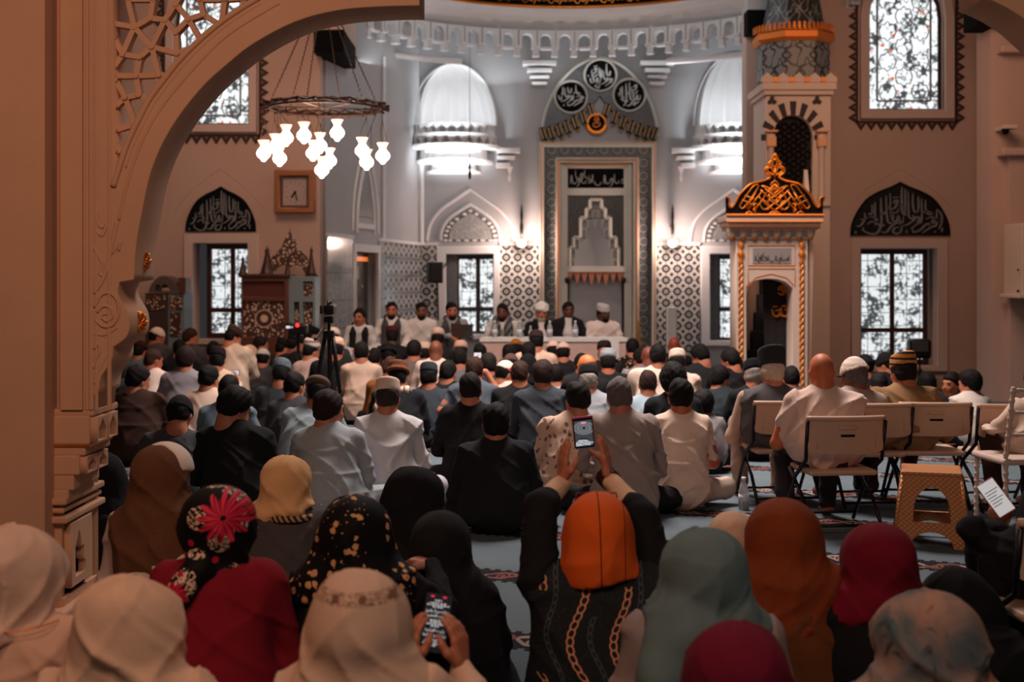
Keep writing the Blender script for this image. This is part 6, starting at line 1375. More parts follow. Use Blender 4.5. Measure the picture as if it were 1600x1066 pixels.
for px, yt, s, lab, kw, extra in (
    (562, 482, 112.5, 'young speaker with curly dark hair and long black scarf over a white robe', dict(top=(206, 202, 200), curl=.003, bulk=1.06, w=.92, hy=.3), ('s', (26, 24, 28), .05)),
    (612, 471, 112, 'bearded speaker in a white robe with a charcoal shawl over both shoulders', dict(top=(214, 208, 206), beard=(28, 20, 18)), ('s', (66, 62, 64), .055)),
    (659, 472, 112, 'bearded speaker in a plain white robe in front of dark tiles', dict(top=(222, 214, 210), beard=(24, 18, 17), sk=(120, 78, 60)), None),
    (706, 472, 112, 'bearded speaker in grey shawl reading from an open dark folder', dict(top=(150, 152, 154), beard=(26, 20, 18), hy=-.2, custom=dict(l=((-.25, .14, .78), (-.16, .38, .80)), r=((.25, .14, .78), (.02, .38, .80)))), ('s', (70, 68, 70), .055)),
    (785, 474, 112.8, 'speaker in a white robe with a grey striped shawl across one shoulder', dict(top=(206, 200, 196), beard=(34, 22, 18), sk=(112, 66, 48), hy=.1), ('m', mag, .07)),
    (846, 473, 112.8, 'speaker in a white turban, black robe and white shirt', dict(top=(24, 24, 27), hat='turban', hatc=(226, 222, 218), beard=(160, 150, 145), hair=(120, 112, 108)), ('f', (216, 208, 204), 0)),
    (888, 471, 112.8, 'dark haired speaker in a black robe with a white collar', dict(top=(28, 29, 33), sk=(96, 60, 46), hy=-.1), ('f', (206, 204, 204), 0)),
    (943, 475, 112.8, 'bearded speaker in a white cap and loose white robe at the table end', dict(top=(222, 208, 202), hat='kufi', hatc=(190, 188, 186), beard=(20, 16, 15), sk=(84, 52, 42), hy=-.5, w=1.12), None)):
    k = dict(sp_); k.update(kw); r, q = man(px, yt, s, lab, **k)
    if extra:
        if extra[0] == 's': add_scarf(r, q, extra[1], extra[2])
        elif extra[0] == 'm': add_scarf(r, q, None, extra[2], mat=extra[1])
        else: front_shirt(r, q, extra[1])
fo_ = empty('open_folder', (X(722, 17.3), 17.32, Z(530, 17.3)), 'dark open folder held up by the speaker in the grey shawl', 'folder')
mb = MB(); mb.add([(X(704, 17.3), 17.3, Z(528, 17.3)), (X(722, 17.3), 17.22, Z(530, 17.3)), (X(722, 17.3), 17.26, Z(508, 17.3)), (X(704, 17.3), 17.34, Z(506, 17.3)), (X(704, 17.3), 17.32, Z(528, 17.3)), (X(722, 17.3), 17.24, Z(530, 17.3)), (X(722, 17.3), 17.28, Z(508, 17.3)), (X(704, 17.3), 17.36, Z(506, 17.3))], [(0, 1, 2, 3), (7, 6, 5, 4), (0, 4, 5, 1), (1, 5, 6, 2), (2, 6, 7, 3), (3, 7, 4, 0)]); mb.build('left_cover', plain((58, 34, 34), .6, 0, 'maroon_cover'), fo_)
mb = MB(); mb.add([(X(722, 17.3), 17.22, Z(530, 17.3)), (X(739, 17.3), 17.3, Z(526, 17.3)), (X(739, 17.3), 17.34, Z(508, 17.3)), (X(722, 17.3), 17.26, Z(508, 17.3)), (X(722, 17.3), 17.24, Z(530, 17.3)), (X(739, 17.3), 17.32, Z(526, 17.3)), (X(739, 17.3), 17.36, Z(508, 17.3)), (X(722, 17.3), 17.28, Z(508, 17.3))], [(0, 1, 2, 3), (7, 6, 5, 4), (0, 4, 5, 1), (1, 5, 6, 2), (2, 6, 7, 3), (3, 7, 4, 0)]); mb.build('right_cover', plain((34, 32, 36), .6, 0, 'dark_cover'), fo_)
k_ = 17.56/17.3; fo_.location = (fo_.location.x*k_, fo_.location.y*k_, fo_.location.z)
L1_ = 'dark haired man holding up a lit phone'; L2_ = 'black haired man in a white shirt behind the grey blue tee'
# --- far rows
R_ = .9
far = [
 (246, 511, 115, 'man in a white cap turned right beside the dark cabinet', dict(top=(72, 66, 68), hat='dome', hatc=(222, 196, 180), hy=1.1, sk=(168, 98, 70))),
 (298, 513, 117, 'brown haired man turned right below the left window', dict(top=(70, 62, 64), hair=(52, 30, 22), hy=1.0)),
 (281, 530, 115, 'black haired head just left of the brown haired man under the left window', dict(top=BLK)),
 (334, 533, 118, 'small black haired head beside the white striped robe', dict(top=DK)),
 (365, 510, 128, 'big man in a cream striped robe and brown cap bending right', dict(topmat=m_stripe((222, 202, 184), (200, 178, 160), 34, 'd', -.6), hat='kufi', hatc=(66, 44, 38), hy=.9, hp=.4, w=1.18, lean=.12, sk=(190, 120, 92))),
 (391, 538, 112, 'small child in a pale hood facing right near the carved lectern', dict(top=(198, 160, 140), hijab=dict(mat=cloth((212, 170, 146)), cape=0.), hy=1.0, w=.7, hs=.85)),
 (408, 525, 112, 'man with dark hair in profile beneath the inlaid lectern panel', dict(top=(36, 32, 34), hy=1.3, hair=(34, 26, 24))),
 (411, 544, 120, 'head in a pale rounded cap below the lectern', dict(top=(60, 60, 64), hat='dome', hatc=(190, 182, 178))),
 (444, 529, 118, 'man in black with a black cap turned right near the lectern', dict(top=(28, 26, 28), hat='kufi', hatc=(22, 20, 22), hy=1.1)),
 (462, 521, 125, 'man in a dark grey jacket filming behind the video camera', dict(top=(48, 46, 50), hy=.9, hat='kufi', hatc=(20, 19, 21), w=1.05)),
 (488, 509, 118, 'man in a black cap in profile just left of the tripod', dict(top=(120, 104, 100), hat='kufi', hatc=(18, 17, 18), hy=1.2)),
 (487, 531, 132, 'man in a white patterned cap turned right behind the tripod', dict(top=(176, 150, 140), hat='kufi', hatmat=m_stripe((205, 190, 184), (120, 104, 100), 90, 'z', .3), hy=.8)),
 (521, 514, 116, 'bright white cap seen right behind the tripod, the farther of two', dict(top=(60, 60, 64), hat='kufi', hatc=(240, 212, 196))),
 (613, 511, 116, 'man in a dark maroon cap right before the shawled speaker', dict(top=(30, 28, 32), hat='kufi', hatc=(70, 30, 34), sk=(80, 42, 34))),
 (684, 514, 118, 'dark skinned man in a pale pink cap below the reading speaker', dict(top=(32, 30, 32), hat='kufi', hatc=(214, 182, 168), sk=(92, 52, 40))),
 (565, 534, 138, 'black haired man in a beige sweater near the tripod', dict(top=(196, 166, 148), collar=(226, 210, 200))),
 (647, 532, 134, 'man with curly black hair in a grey brown shirt below the white robed speaker', dict(top=(104, 90, 86), curl=.003, bulk=1.06)),
 (664, 537, 124, 'small cream cap behind the white shirted bald man', dict(top=WH, hat='kufi', hatc=(214, 186, 170))),
 (681, 532, 134, 'bald brown man in a white shirt below the reading speaker', dict(top=(222, 200, 190), bald=True, sk=(128, 72, 48), w=1.1)),
 (585, 544, 128, 'black haired man in black between the beige sweater and the wide dark cap', dict(top=BLK)),
 (607, 539, 128, 'man in a wide flat black cap in front of the shawled speaker', dict(top=(24, 24, 27), hat='pakol', hatc=(26, 25, 28), bulk=1.1)),
 (720, 534, 126, 'man in a peach cap left of the white table end', dict(top=GR, hat='kufi', hatc=(222, 176, 156))),
 (718, 544, 140, 'black haired man in a grey shirt left of the raised phone', dict(top=(96, 96, 100))),
 (750, 537, 130, 'black haired man in black before the left end of the table', dict(top=BLK)),
 (795, 538, 130, 'black haired head in front of the table cloth beside the mustard cap', dict(top=DK)),
 (806, 529, 122, 'man in a round mustard brown cap in front of the table', dict(top=(120, 90, 70), hat='dome', hatc=(146, 92, 34))),
 (838, 518, 132, 'man in a loose cream robe and dark brown cap before the table', dict(top=(216, 184, 162), hat='kufi', hatc=(58, 44, 42), w=1.15)),
 (864, 532, 126, 'man in a white cap and pale grey shirt before the table, left of a pair', dict(top=(170, 166, 166), hat='dome', hatc=(224, 188, 170))),
 (880, 534, 130, 'man in a pale pink cap and black coat before the table, right of a pair', dict(top=(26, 26, 30), hat='dome', hatc=(206, 172, 158), w=1.05)),
 (944, 534, 130, 'tan headed man in a dark cap at the right end of the table', dict(top=BLK, hat='kufi', hatc=(34, 28, 30), sk=(170, 104, 62), bulk=.8)),
 (909, 552, 140, 'black haired head left of the orange toned bald man', dict(top=DK)),
 (988, 529, 124, 'man in a black patterned shirt below the brass candlestick', dict(topmat=m_smallfloral(22), curl=.003, bulk=1.02, hair=(18, 16, 16))),
 (1000, 545, 134, 'black haired man in a pale shirt facing left near the candlestick', dict(top=(150, 146, 150), hy=-.5)),
 (1013, 541, 140, 'man with a shaved brown head beside the white polo with black collar', dict(top=(110, 104, 104), bald=True, sk=(126, 66, 50))),
 (1053, 526, 122, 'bald brown headed man before the right hand tiles', dict(top=(24, 24, 26), bald=True, sk=(142, 62, 40))),
 (1093, 539, 138, 'curly haired boy in a black tee looking down left by the gilded pulpit', dict(top=(32, 34, 37), curl=.004, bulk=1.1, hy=-.9, hp=.5, sleeve=.4)),
]
mid = [
 (219, 533, 120, 'man in a dark red cap and teal shirt beside the carved arch', dict(top=(84, 102, 112), hat='kufi', hatc=(62, 26, 26), hy=.4)),
 (240, 545, 150, 'man with a shaved brown head in a white shirt beside the carved arch', dict(top=(222, 200, 190), hair=(60, 36, 28), bulk=.93, hy=.7, sk=(170, 96, 70))),
 (290, 543, 160, 'man with thick dark hair in a grey shirt in the left rows', dict(top=(146, 138, 142), bulk=1.14, curl=.003, hair=(38, 24, 22), w=1.12)),
 (340, 544, 150, 'man in a dark brown cap and cream robe in the left rows', dict(top=(214, 182, 158), hat='kufi', hatc=(40, 28, 28), w=1.1)),
 (185, 590, 178, 'man in a pale robe half hidden by the carved column', dict(top=(196, 160, 140), w=1.15)),
 (217, 571, 182, 'black haired man in a dark brown sweater beside the carved column', dict(top=(62, 40, 34), hy=.7, hp=.25, w=1.15, bulk=1.08, hair=(24, 18, 18), group=G0)),
 (327, 571, 172, 'black haired man in a white shirt behind the grey blue tee', dict(custom=dict(r=((.26, .2, .44), (.20, .38, .58), ((-.1, .1, 1), (-1, 0, 0), 1, .3))), top=(222, 190, 172), hy=.4, bulk=1.04)),
 (358, 586, 192, 'man in a grey blue tee leaning on his right forearm', dict(top=(98, 112, 122), sleeve=.45, hp=.35, hx=.03, custom=dict(r=((.30, .06, .28), (.20, .30, .24))))),
 (440, 563, 168, 'man in a grey blue knitted cap and charcoal sweater', dict(top=(48, 50, 54), hat='kufi', hatmat=m_stripe((96, 108, 116), (84, 96, 104), 120, 'z'), hy=.1, hp=.3, w=1.08)),
 (461, 581, 182, 'black haired man in a dark grey shirt left of the brown flat cap', dict(top=(62, 63, 68), hy=.5, w=1.05)),
 (496, 589, 196, 'man in a brown flat cap and pale grey shirt', dict(top=(138, 148, 154), hat='flat', hatc=(92, 70, 60), hp=.3, hx=.08, lean=.12, w=1.1, sk=(180, 100, 74))),
 (526, 529, 138, 'big man in black with a bright cream knitted cap behind the tripod', dict(top=(24, 24, 27), hat='kufi', hatmat=m_stripe((250, 208, 184), (222, 176, 150), 110, 'z'), w=1.45, sk=(170, 96, 70))),
 (610, 558, 148, 'brown haired man in a mustard brown top left of the brown rolled cap', dict(top=(124, 74, 36), hair=(70, 46, 36), hx=.05, hp=.4)),
 (622, 566, 172, 'man in a brown rolled wool cap, black coat and cream striped scarf', dict(top=(30, 30, 34), hat='pakol', hatc=(112, 66, 44), w=1.12)),
 (670, 568, 162, 'man in a dark blue grey beanie and dark jacket', dict(top=(52, 58, 64), hat='kufi', hatc=(54, 60, 68), collar=(214, 196, 188), w=1.1)),
 (700, 563, 160, 'black haired man in black right of the dark blue beanie', dict(top=(30, 28, 30), hy=.3, w=1.1)),
 (763, 552, 148, 'dark haired man holding up a lit phone', dict(custom=dict(l=((-.24, .2, .5), (-.15, .38, .64), ((.1, .1, 1), (1, 0, 0), -1, .3))), top=(48, 50, 54), curl=.003, bulk=1.06, hair=(34, 28, 26))),
 (741, 558, 172, 'brown haired man in a grey tee with his right arm raised to his head', dict(top=(82, 90, 98), hair=(58, 36, 28), sleeve=.42, w=1.12, custom=dict(r=((.235, .06, .50), (.105, .09, .72)), l=((-.30, .0, .36), (-.18, .17, .24))))),
 (798, 552, 142, 'man in a brown grey skullcap and pinkish shirt before the white draped head', dict(top=(180, 150, 140), hat='dome', hatc=(92, 70, 62))),
 (826, 534, 134, 'black haired man in front of the cream robe, nearest to it', dict(top=DK)),
 (825, 552, 142, 'black hooded figure in front of the cream robe', dict(top=(18, 17, 20), hijab=dict(mat=cloth((18, 17, 20)), cape=.05), w=.85)),
 (790, 563, 150, 'man with a white cloth with a red band over his head', dict(top=(222, 190, 172), hat='dome', hatmat=m_stripe((232, 206, 190), (170, 30, 32), 30, 'z', .93), hy=1.0, hp=.3)),
 (812, 563, 172, 'man with thinning brown hair in a black sweater', dict(top=(28, 26, 27), hair=(54, 34, 28), bulk=.97, w=1.15)),
 (848, 564, 180, 'man with thick curly brown hair in a dark slate shirt', dict(top=(56, 60, 66), hair=(46, 30, 26), curl=.004, bulk=1.12, w=1.14)),
 (868, 569, 150, 'small black haired head in a pale teal shirt beside the curly haired man', dict(top=(140, 156, 160))),
 (916, 554, 160, 'balding man with an orange toned head facing left in black', dict(top=(22, 22, 24), bald='fringe', hair=(80, 50, 34), sk=(206, 120, 64), hy=-.9, w=1.1)),
 (950, 547, 150, 'man in a pale grey knitted cap and black coat', dict(top=(26, 27, 31), hat='kufi', hatmat=m_stripe((168, 172, 180), (150, 152, 158), 120, 'z'), w=1.25, sk=(180, 100, 70))),
 (919, 572, 176, 'grey haired man in a dark cap and pale grey shirt', dict(top=(142, 146, 150), hair=(150, 140, 134), hat='kufi', hatc=(36, 32, 34), hx=-.04, w=1.05)),
 (1028, 538, 158, 'big man in a cream polo with a black striped collar', dict(top=(218, 192, 176), collar=(30, 28, 30), w=1.35, bulk=1.02)),
 (1058, 547, 152, 'man in a cream skullcap and cream shirt right of the striped collar', dict(top=(214, 186, 170), hat='kufi', hatc=(230, 204, 188), w=1.12, sk=(176, 100, 70))),
 (1012, 578, 174, 'man with a balding brown head in a pale blue shirt', dict(top=(146, 160, 170), hair=(50, 32, 26), bulk=.96)),
 (1140, 545, 152, 'man in a black top with tied black hair looking down left', dict(top=(22, 21, 24), hy=-.9, hp=.4, w=1.05, bulk=1.04)),
 (1126, 572, 152, 'boy in a dark teal jersey looking right, before the man with tied hair', dict(top=(40, 46, 50), hy=.9, bulk=1.1, collar=(120, 120, 124))),
 (1177, 563, 178, 'grey haired man in a black cap and black coat left of the waistcoat', dict(top=(24, 25, 28), hat='kufi', hatc=(20, 20, 22), hair=(140, 130, 124), w=1.05)),
 (1236, 572, 160, 'person in a dark jacket between the tall cap and the bald head', dict(top=(60, 54, 54), w=1.0)),
 (1150, 556, 145, 'dark haired child peeking behind the tied hair man by the pulpit post', dict(top=DK, hs=.92, w=.85, hair=(30, 20, 18))),
 (1352, 553, 152, 'person in a black beanie behind the white knitted cap', dict(top=BLK, hat='beanie', hatc=(22, 21, 24), w=1.05)),
 (1383, 550, 150, 'person in a black cap facing left behind the striped cap', dict(top=BLK, hat='beanie', hatc=(24, 23, 26), hy=-.9)),
 (1373, 582, 165, 'dark haired head between the grey shirt and the striped cap', dict(top=DK, hair=(28, 22, 22))),
 (1448, 582, 152, 'black haired head right of the khaki waistcoat', dict(top=BLK, bulk=1.08)),
 (1486, 582, 162, 'smiling boy with black hair turned to the left', dict(top=(28, 28, 32), yaw=-1.9, hy=-.25, face=True, bulk=1.06, hp=.05, w=.85, hs=.95, sk=(176, 104, 72))),
 (1514, 580, 165, 'child with bushy black hair and white tee facing left at right wall', dict(top=(210, 194, 184), hy=-.9, curl=.005, bulk=1.16, w=.8, hs=.95)),
]
near = [
 (281, 617, 232, 'man in a black knit beanie and dark grey sweater at left', dict(top=(66, 66, 70), hat='beanie', hatc=(22, 20, 22), w=1.12, hp=.45, hx=.05, lean=.12)),
 (368, 607, 246, 'young man in a black sweater looking down to the right', dict(top=(26, 25, 28), hy=.8, hp=.5, bulk=1.14, hx=-.02, w=1.15, lean=.10, collar=(130, 120, 118))),
 (515, 611, 238, 'dark haired man in a pale grey robe with dark collar patch', dict(top=(158, 164, 170), hy=.75, hp=.15, bulk=1.1, hair=(34, 24, 24), w=1.12, robe=True, collar=(56, 52, 54), pants=(190, 160, 146), lowcut=1)),
 (606, 592, 226, 'man in a white kufi and long pale shirt seated cross legged', dict(top=(196, 192, 196), hat='kufi', hatc=(214, 190, 174), w=1.06, robe=True, collar=(190, 188, 196), hair=(50, 40, 38), fold=.009)),
 (735, 582, 214, 'black haired man in a black suit with a white collar', dict(top=(24, 22, 23), w=1.05, collar=(226, 214, 206), hair=(22, 17, 17))),
 (775, 630, 250, 'man in a black sweater sitting alone nearest the middle', dict(top=(30, 31, 34), w=1.14, bulk=1.08, hp=.05, collar=(34, 34, 38))),
 (902, 597, 228, 'man in a beige shirt with a brown leaf print', dict(topmat=m_leaf(), w=1.12, hx=.06, bulk=1.06, sleeve=.5, hair=(24, 18, 18), hp=.25, hy=-.2, pants=(150, 140, 140))),
 (968, 590, 234, 'grey haired man in a taupe sweatshirt', dict(top=(158, 142, 136), hair=(98, 88, 86), w=1.18, bulk=1.03, hx=-.03, fold=.009, sk=(184, 112, 88), line=.016)),
 (1052, 571, 200, 'person with a large black curly afro in a black top', dict(top=(28, 30, 34), curl=.006, bulk=1.3, w=1.0)),
 (1063, 592, 228, 'black haired man in a white polo shirt seated on the carpet', dict(top=(226, 200, 184), w=.98, bulk=1.03, sleeve=.46, collar=(228, 204, 190), fold=.008, pants=(196, 172, 156), sk=(176, 96, 66), hx=.0)),
 (1098, 611, 190, 'small curly haired child in a grey shirt raising a hand', dict(top=(130, 122, 124), curl=.005, bulk=1.18, w=.8, hs=.92, custom=dict(l=((-.2, .08, .42), (-.14, .12, .56), ((0, .2, 1), (1, 0, 0), 1, .3))))),
]
allp = [[px, yt, s, lab, kw, s] for px, yt, s, lab, kw in far+mid+near]
fixed = [((px-800)*D_/F, D_) for px, D_ in ((1216, 9.04), (1301, 8.1), (1352, 8.86), (1446, 8.93), (1208, 15.1), (514, 10.6), (466, 15.2), (412, 17.5), (460, 17.7), (868, 17.7), (800, 17.7), (930, 17.7), (259, 17.8))]
for it in range(120):
    for i, a in enumerate(allp):
        Da = F/a[2]; xa = (a[0]-800)*Da/F; push = 0.
        for j, b_ in enumerate(allp):
            if i == j: continue
            Db = F/b_[2]; dx = (b_[0]-800)*Db/F-xa; dy = Db-Da; need = .50; dd = math.hypot(dx*1.0, dy*.9)
            if dd < need and (abs(a[5]-b_[5]) > .01 or i != j): sg_ = -1 if (dy > 0 or (dy == 0 and a[1] > b_[1])) else 1; push += sg_*(need-dd)*.25
        for fx, fy in fixed:
            dd = math.hypot(fx-xa, fy-Da)
            if dd < .42: push += (-1 if fy > Da else 1)*(.42-dd)*.3
        Dn = min(max(Da+push, F/a[5]*.90), F/a[5]*1.10)
        if a[5] > 195: Dn = min(max(Da+push, F/a[5]*.985), F/a[5]*1.015)
        Dn = min(Dn, 16.9 if xa < -1.2 else 17.6 if xa > 2.6 else 16.5)
        a[2] = F/Dn
for i, (px, yt, s, lab, kw, s0) in enumerate(allp):
    if i < len(far)+len(mid): kw.setdefault('hp', .2)
    man(px, yt, s, lab, **kw)
r, q = TF['man in a brown rolled wool cap, black coat and cream striped scarf']; ms = m_stripe((222, 196, 176), (120, 98, 86), 120, 'x', .6)
link('striped_scarf', mkmesh(union([ccap(q.sh+np.array((-.09, -.05, .03)), q.sh+np.array((.09, -.05, .03)), .042, .042, .03), ccap(q.sh+np.array((-.11, -.06, .02)), q.sh+np.array((-.16, -.125, -.12)), .04, .045, .03), ccap(q.sh+np.array((-.16, -.125, -.12)), q.sh+np.array((-.17, -.165, -.32)), .04, .04, .03)]), q, .012, 's'), ms, r, world=False)
# --- men on the folding chairs
GC = 'men sitting on chairs at right'
kc = dict(group=GC, legs='chair', arms='chair', hz=.49, lean=.03)
man(1206, 545, 221, 'white haired man in a tall dark cap, grey waistcoat and beige sleeves', hat='fez', hatc=(44, 46, 50), hair=(196, 176, 160), top=(84, 80, 82), w=1.20, pants=(168, 140, 124), sk=(190, 120, 92), sleeve=.0, bulk=.98, yaw=-.08, lowcut=1, **kc)
r, q = TF['white haired man in a tall dark cap, grey waistcoat and beige sleeves']
for n in 'lr': link('shirt_sleeve', mkmesh(union([ccap(q.L[n][0], q.L[n][1], .060, .052, .03), ccap(q.L[n][1], q.L[n][2], .052, .036, .03)]), q, .012, 's'), cloth((176, 148, 132)), r, world=False)
man(1283, 552, 247, 'bald man in a pale pink polo on the nearest folding chair', bald=True, sk=(196, 106, 66), top=(222, 190, 176), w=1.22, sleeve=.44, pants=(52, 46, 50), collar=(224, 194, 180), fold=.010, yaw=-.05, lowcut=1, **kc)
man(1334, 557, 226, 'man in a white knitted cap, glasses and grey shirt on a folding chair', hat='dome', hatmat=m_stripe((230, 208, 192), (206, 182, 168), 150, 'z'), hair=(90, 84, 84), top=(170, 148, 142), w=1.10, hy=-.5, sk=(120, 72, 54), pants=(24, 22, 24), lowcut=1, **kc)
man(1411, 552, 224, 'man in a black and mustard striped cap and khaki waistcoat', hat='kufi', hatmat=m_wave(), top=(146, 110, 76), w=1.20, hy=-.3, sk=(170, 100, 70), pants=(70, 48, 38), fold=.009, hair=(30, 22, 22), lowcut=1, **kc)
r, q = TF['man in a white knitted cap, glasses and grey shirt on a folding chair']
mb = MB(); mb.tube([tuple(hl(q, p)) for p in ((-.085, -.01, .0), (-.078, .085, .004), (-.01, .112, 0), (.01, .112, 0), (.078, .085, .004), (.085, -.01, 0))], .003, 5); link('glasses', mb.mesh('g'), m_black, r, world=False)
man(1622, 568, 240, 'man in a loose white shirt and brown trousers at the right edge', top=(206, 178, 160), pants=(78, 56, 48), w=1.15, fold=.012, custom=dict(l=((-.30, .02, .62), (-.22, .28, .56))), yaw=-.15, lowcut=1, **{k_: v for k_, v in kc.items() if k_ != 'arms'})
def held(lab, off, label, w_, h_):
    r, q = TF[lab]; p = r.location+Vector(off); ph = empty('mobile_phone', p, label, 'phone'); mx = Matrix.Translation(p)
    MB(mx).cbox(0, 0, 0, w_, .012, h_, .004).build('phone_body', m_black, ph); MB(mx).cbox(0, -.008, 0, w_-.008, .004, h_-.008, .001).build('screen', glow((190, 190, 196), .9, 'phone_screen'), ph)
held(L1_, (-.12, .415, .765), 'small lit phone held up by a dark haired man in mid crowd', .085, .065)
held(L2_, (.17, .415, .70), 'small phone held up by the man in a white shirt at left', .075, .05)
# ================================================================ women seated in the foreground
G1 = 'women seated in front of the camera'
def woman(px, yt, s, label, **k):
    k.setdefault('group', G1); k.setdefault('legs', 'kneel'); k.setdefault('hp', .12); k.setdefault('robe', True); k.setdefault('fold', .006); hj = k.pop('hj'); hj.setdefault('top', 1.14); hj.setdefault('fold', .008)
    k.setdefault('h', max(.0085, 4.2/s)); return person(px, yt, s, label, hijab=hj, **k)
CREAM = (214, 176, 152)
# far-left pair and the brown, red and beige scarves
woman(30, 822, 545, 'woman in a pale cream scarf cut by the left edge, gold chain at her neck', top=(206, 164, 140), w=1.0, hy=.35, hp=.35, hj=dict(mat=cloth((212, 178, 158)), cape=-.1, top=1.28, fold=.013, neckr=.09))
woman(208, 905, 600, 'woman in a draped cream scarf leaning at bottom left', top=(210, 170, 146), w=1.15, hy=.3, hp=.5, hx=.02, lean=.12, hj=dict(mat=cloth((216, 176, 150)), cape=.12, top=1.36, fold=.011, neckr=.13, capew=1.1))
bm1 = m_stripe((222, 204, 190), (96, 60, 44), 210, 'd', 1.12)
woman(254, 694, 385, 'woman in a brown scarf with a white printed underscarf showing', top=(206, 178, 168), w=.95, hy=.35, hj=dict(mat=cloth((98, 62, 40)), cape=.34, top=1.13, capew=.95, neckr=.095))
r, q = TF['woman in a brown scarf with a white printed underscarf showing']
link('underscarf', mkmesh(local_cut(q, union([cell(hl(q, (0, .012, .030)), (.112, .128, .118), q.R)]), lambda l: np.maximum(-.045-l[:, 1]+.0, .03-l[:, 2])), q, .009, 'u'), bm1, r, world=False)
zt4 = CH-(756-HY)/470-.02
woman(343, 756, 470, 'woman in a red flower printed black scarf and dark red dress', top=(124, 20, 36), w=1.02, hy=.15, hp=.1, fold=.004, hj=dict(mat=m_bigfloral(0, .09, zt4-.118), cape=-.06, top=1.26, neckr=.075, fold=.007,
   tail=lambda q: [ccap(q.sh+np.array((-.04, -.10, .02)), q.sh+np.array((-.13, -.14, -.10)), .05, .045, .03), ccap(q.sh+np.array((-.13, -.14, -.10)), q.sh+np.array((-.15, -.15, -.16)), .045, .03, .02)]))
woman(450, 711, 338, 'woman in a beige scarf and charcoal dress', top=(72, 66, 66), w=1.08, hy=.5, hj=dict(mat=cloth((214, 164, 116)), cape=-.02, top=1.12, neckr=.085, fold=.010))
r, q = TF['woman in a beige scarf and charcoal dress']
link('beaded_collar', mkmesh(lambda p: np.maximum(ccap(q.sh+np.array((0, -.02, .03)), q.sh+np.array((.02, -.03, .0)), .105, .115)[0](p), np.abs(p[:, 2]-q.sh[2]-.012)-.014), q, .009, 'c'), m_stripe((170, 130, 96), (40, 28, 24), 240, 'd', 0.), r, world=False)
woman(557, 772, 452, 'woman in a black scarf scattered with small peach flowers', top=(22, 20, 24), w=1.12, hy=.1, hp=.15, hj=dict(mat=m_smallfloral(23), cape=.10, top=1.25, neckr=.125, capew=1.0, fold=.008),
      custom=dict(r=((.30, .10, .40), (.25, .32, .52), ((-.8, .5, .1), (0, 0, -1), 1, .5))))
r, q = TF['woman in a black scarf scattered with small peach flowers']
woman(652, 729, 345, 'woman in a long black scarf seen in profile', top=(24, 22, 25), w=.9, hy=1.1, hp=.25, hx=.02, hj=dict(mat=cloth((20, 19, 22)), cape=.22, top=1.16, neckr=.12, back=.01))
woman(690, 797, 410, 'woman in a plain black hood sitting low beside the flowered scarf', top=(24, 22, 26), w=.92, hy=.2, hj=dict(mat=cloth((24, 23, 26)), cape=.26, top=1.16, neckr=.10, capew=.95, fold=.005))
# woman photographing with a phone: orange scarf
mch = m_chain(); s10 = 446
woman(934, 766, s10, 'woman in an orange scarf and chain printed dress holding up a phone', topmat=mch, w=1.28, hp=-.28, hy=0., lean=.02, fold=.004, sleeve=.5, body_h=.0065,
   custom=dict(l=((-.200, .16, .74), (-.112, .335, .800), ((.02, .02, 1), (1, .35, 0), -1, .12)), r=((.170, .16, .70), (.060, .335, .815), ((-.12, .02, 1), (-1, .35, 0), 1, .12, 1.0, 0, [(.045, .32, .875), (.018, .312, .905), (-.010, .312, .925)]))),
   hj=dict(mat=m_seam((218, 92, 28)), cape=-.12, top=1.20, neckr=.118, fold=.004, back=.03))
r, q = TF['woman in an orange scarf and chain printed dress holding up a phone']
for nm in 'lr':
    S0, E, Wr = q.L[nm]; d_ = (Wr-E)
    L_ = mkmesh(lambda p: union([ccap(S0, E, .070, .060), ccap(E, E+d_*.22, .060, .056, .02)])(p)-folds(p, 3, .006, 14, 9), q, .009, 's', (q.hc+np.array((0, 0, .3)),)); link('black_sleeve', L_, cloth((22, 21, 24)), r, world=False)
    L_ = mkmesh(lambda p: smax(ccap(E, Wr-d_*.04, .050, .034)[0](p), -((p-(E+d_*.15)) @ (nrm(d_).astype(np.float32))), .004)-folds(p, 5, .002, 20, 20), q, .008, 's', (q.hc+np.array((0, 0, .3)),)); link('cream_cuff', L_, cloth((216, 176, 146)), r, world=False)
mb = MB(); Wr = q.L['r'][2]; dd = nrm(q.L['r'][2]-q.L['r'][1]); a1 = nrm(np.cross(dd, (0, 1, 0))); a2 = np.cross(dd, a1)
for k in range(4):
    ce = Wr+dd*(-.012+.014*k); pts = [tuple(ce+(a1*math.cos(t*PI/8)+a2*math.sin(t*PI/8))*(.036+.001*math.sin(t+k))+dd*.006*math.sin(t*PI/8+k)) for t in range(16)]; mb.tube(pts, [.0062 if i % 2 else .0045 for i in range(16)], 6, close=True)
link('bead_bracelet', mb.mesh('b'), plain((58, 26, 22), .3, 0, 'dark_beads'), r, True, world=False)
link('underscarf', mkmesh(local_cut(q, union([cell(hl(q, (0, .030, .022)), (.096, .100, .104), q.R)]), lambda l: np.maximum(.0-l[:, 1], l[:, 1]*.9-l[:, 2]*.5-.05)), q, .009, 'u'), cloth((104, 90, 84)), r, world=False)
mb = MB(); G_ = lambda x, y, z: tuple(hl(q, (x, y, z)))
for s_ in (-1, 1): mb.tube([G_(s_*.012, .112, .052), G_(s_*.015, .118, .085), G_(s_*.070, .100, .092), G_(s_*.078, .088, .058), G_(s_*.045, .106, .045)], .0032, 6, close=True); mb.tube([G_(s_*.078, .088, .075), G_(s_*.100, .02, .045), G_(s_*.105, -.03, .02)], .0032, 6)
mb.tube([G_(-.013, .116, .07), G_(.013, .116, .07)], .003, 5); link('red_glasses', mb.mesh('g'), plain((110, 18, 30), .3, 0, 'red_frame'), r, True, world=False)
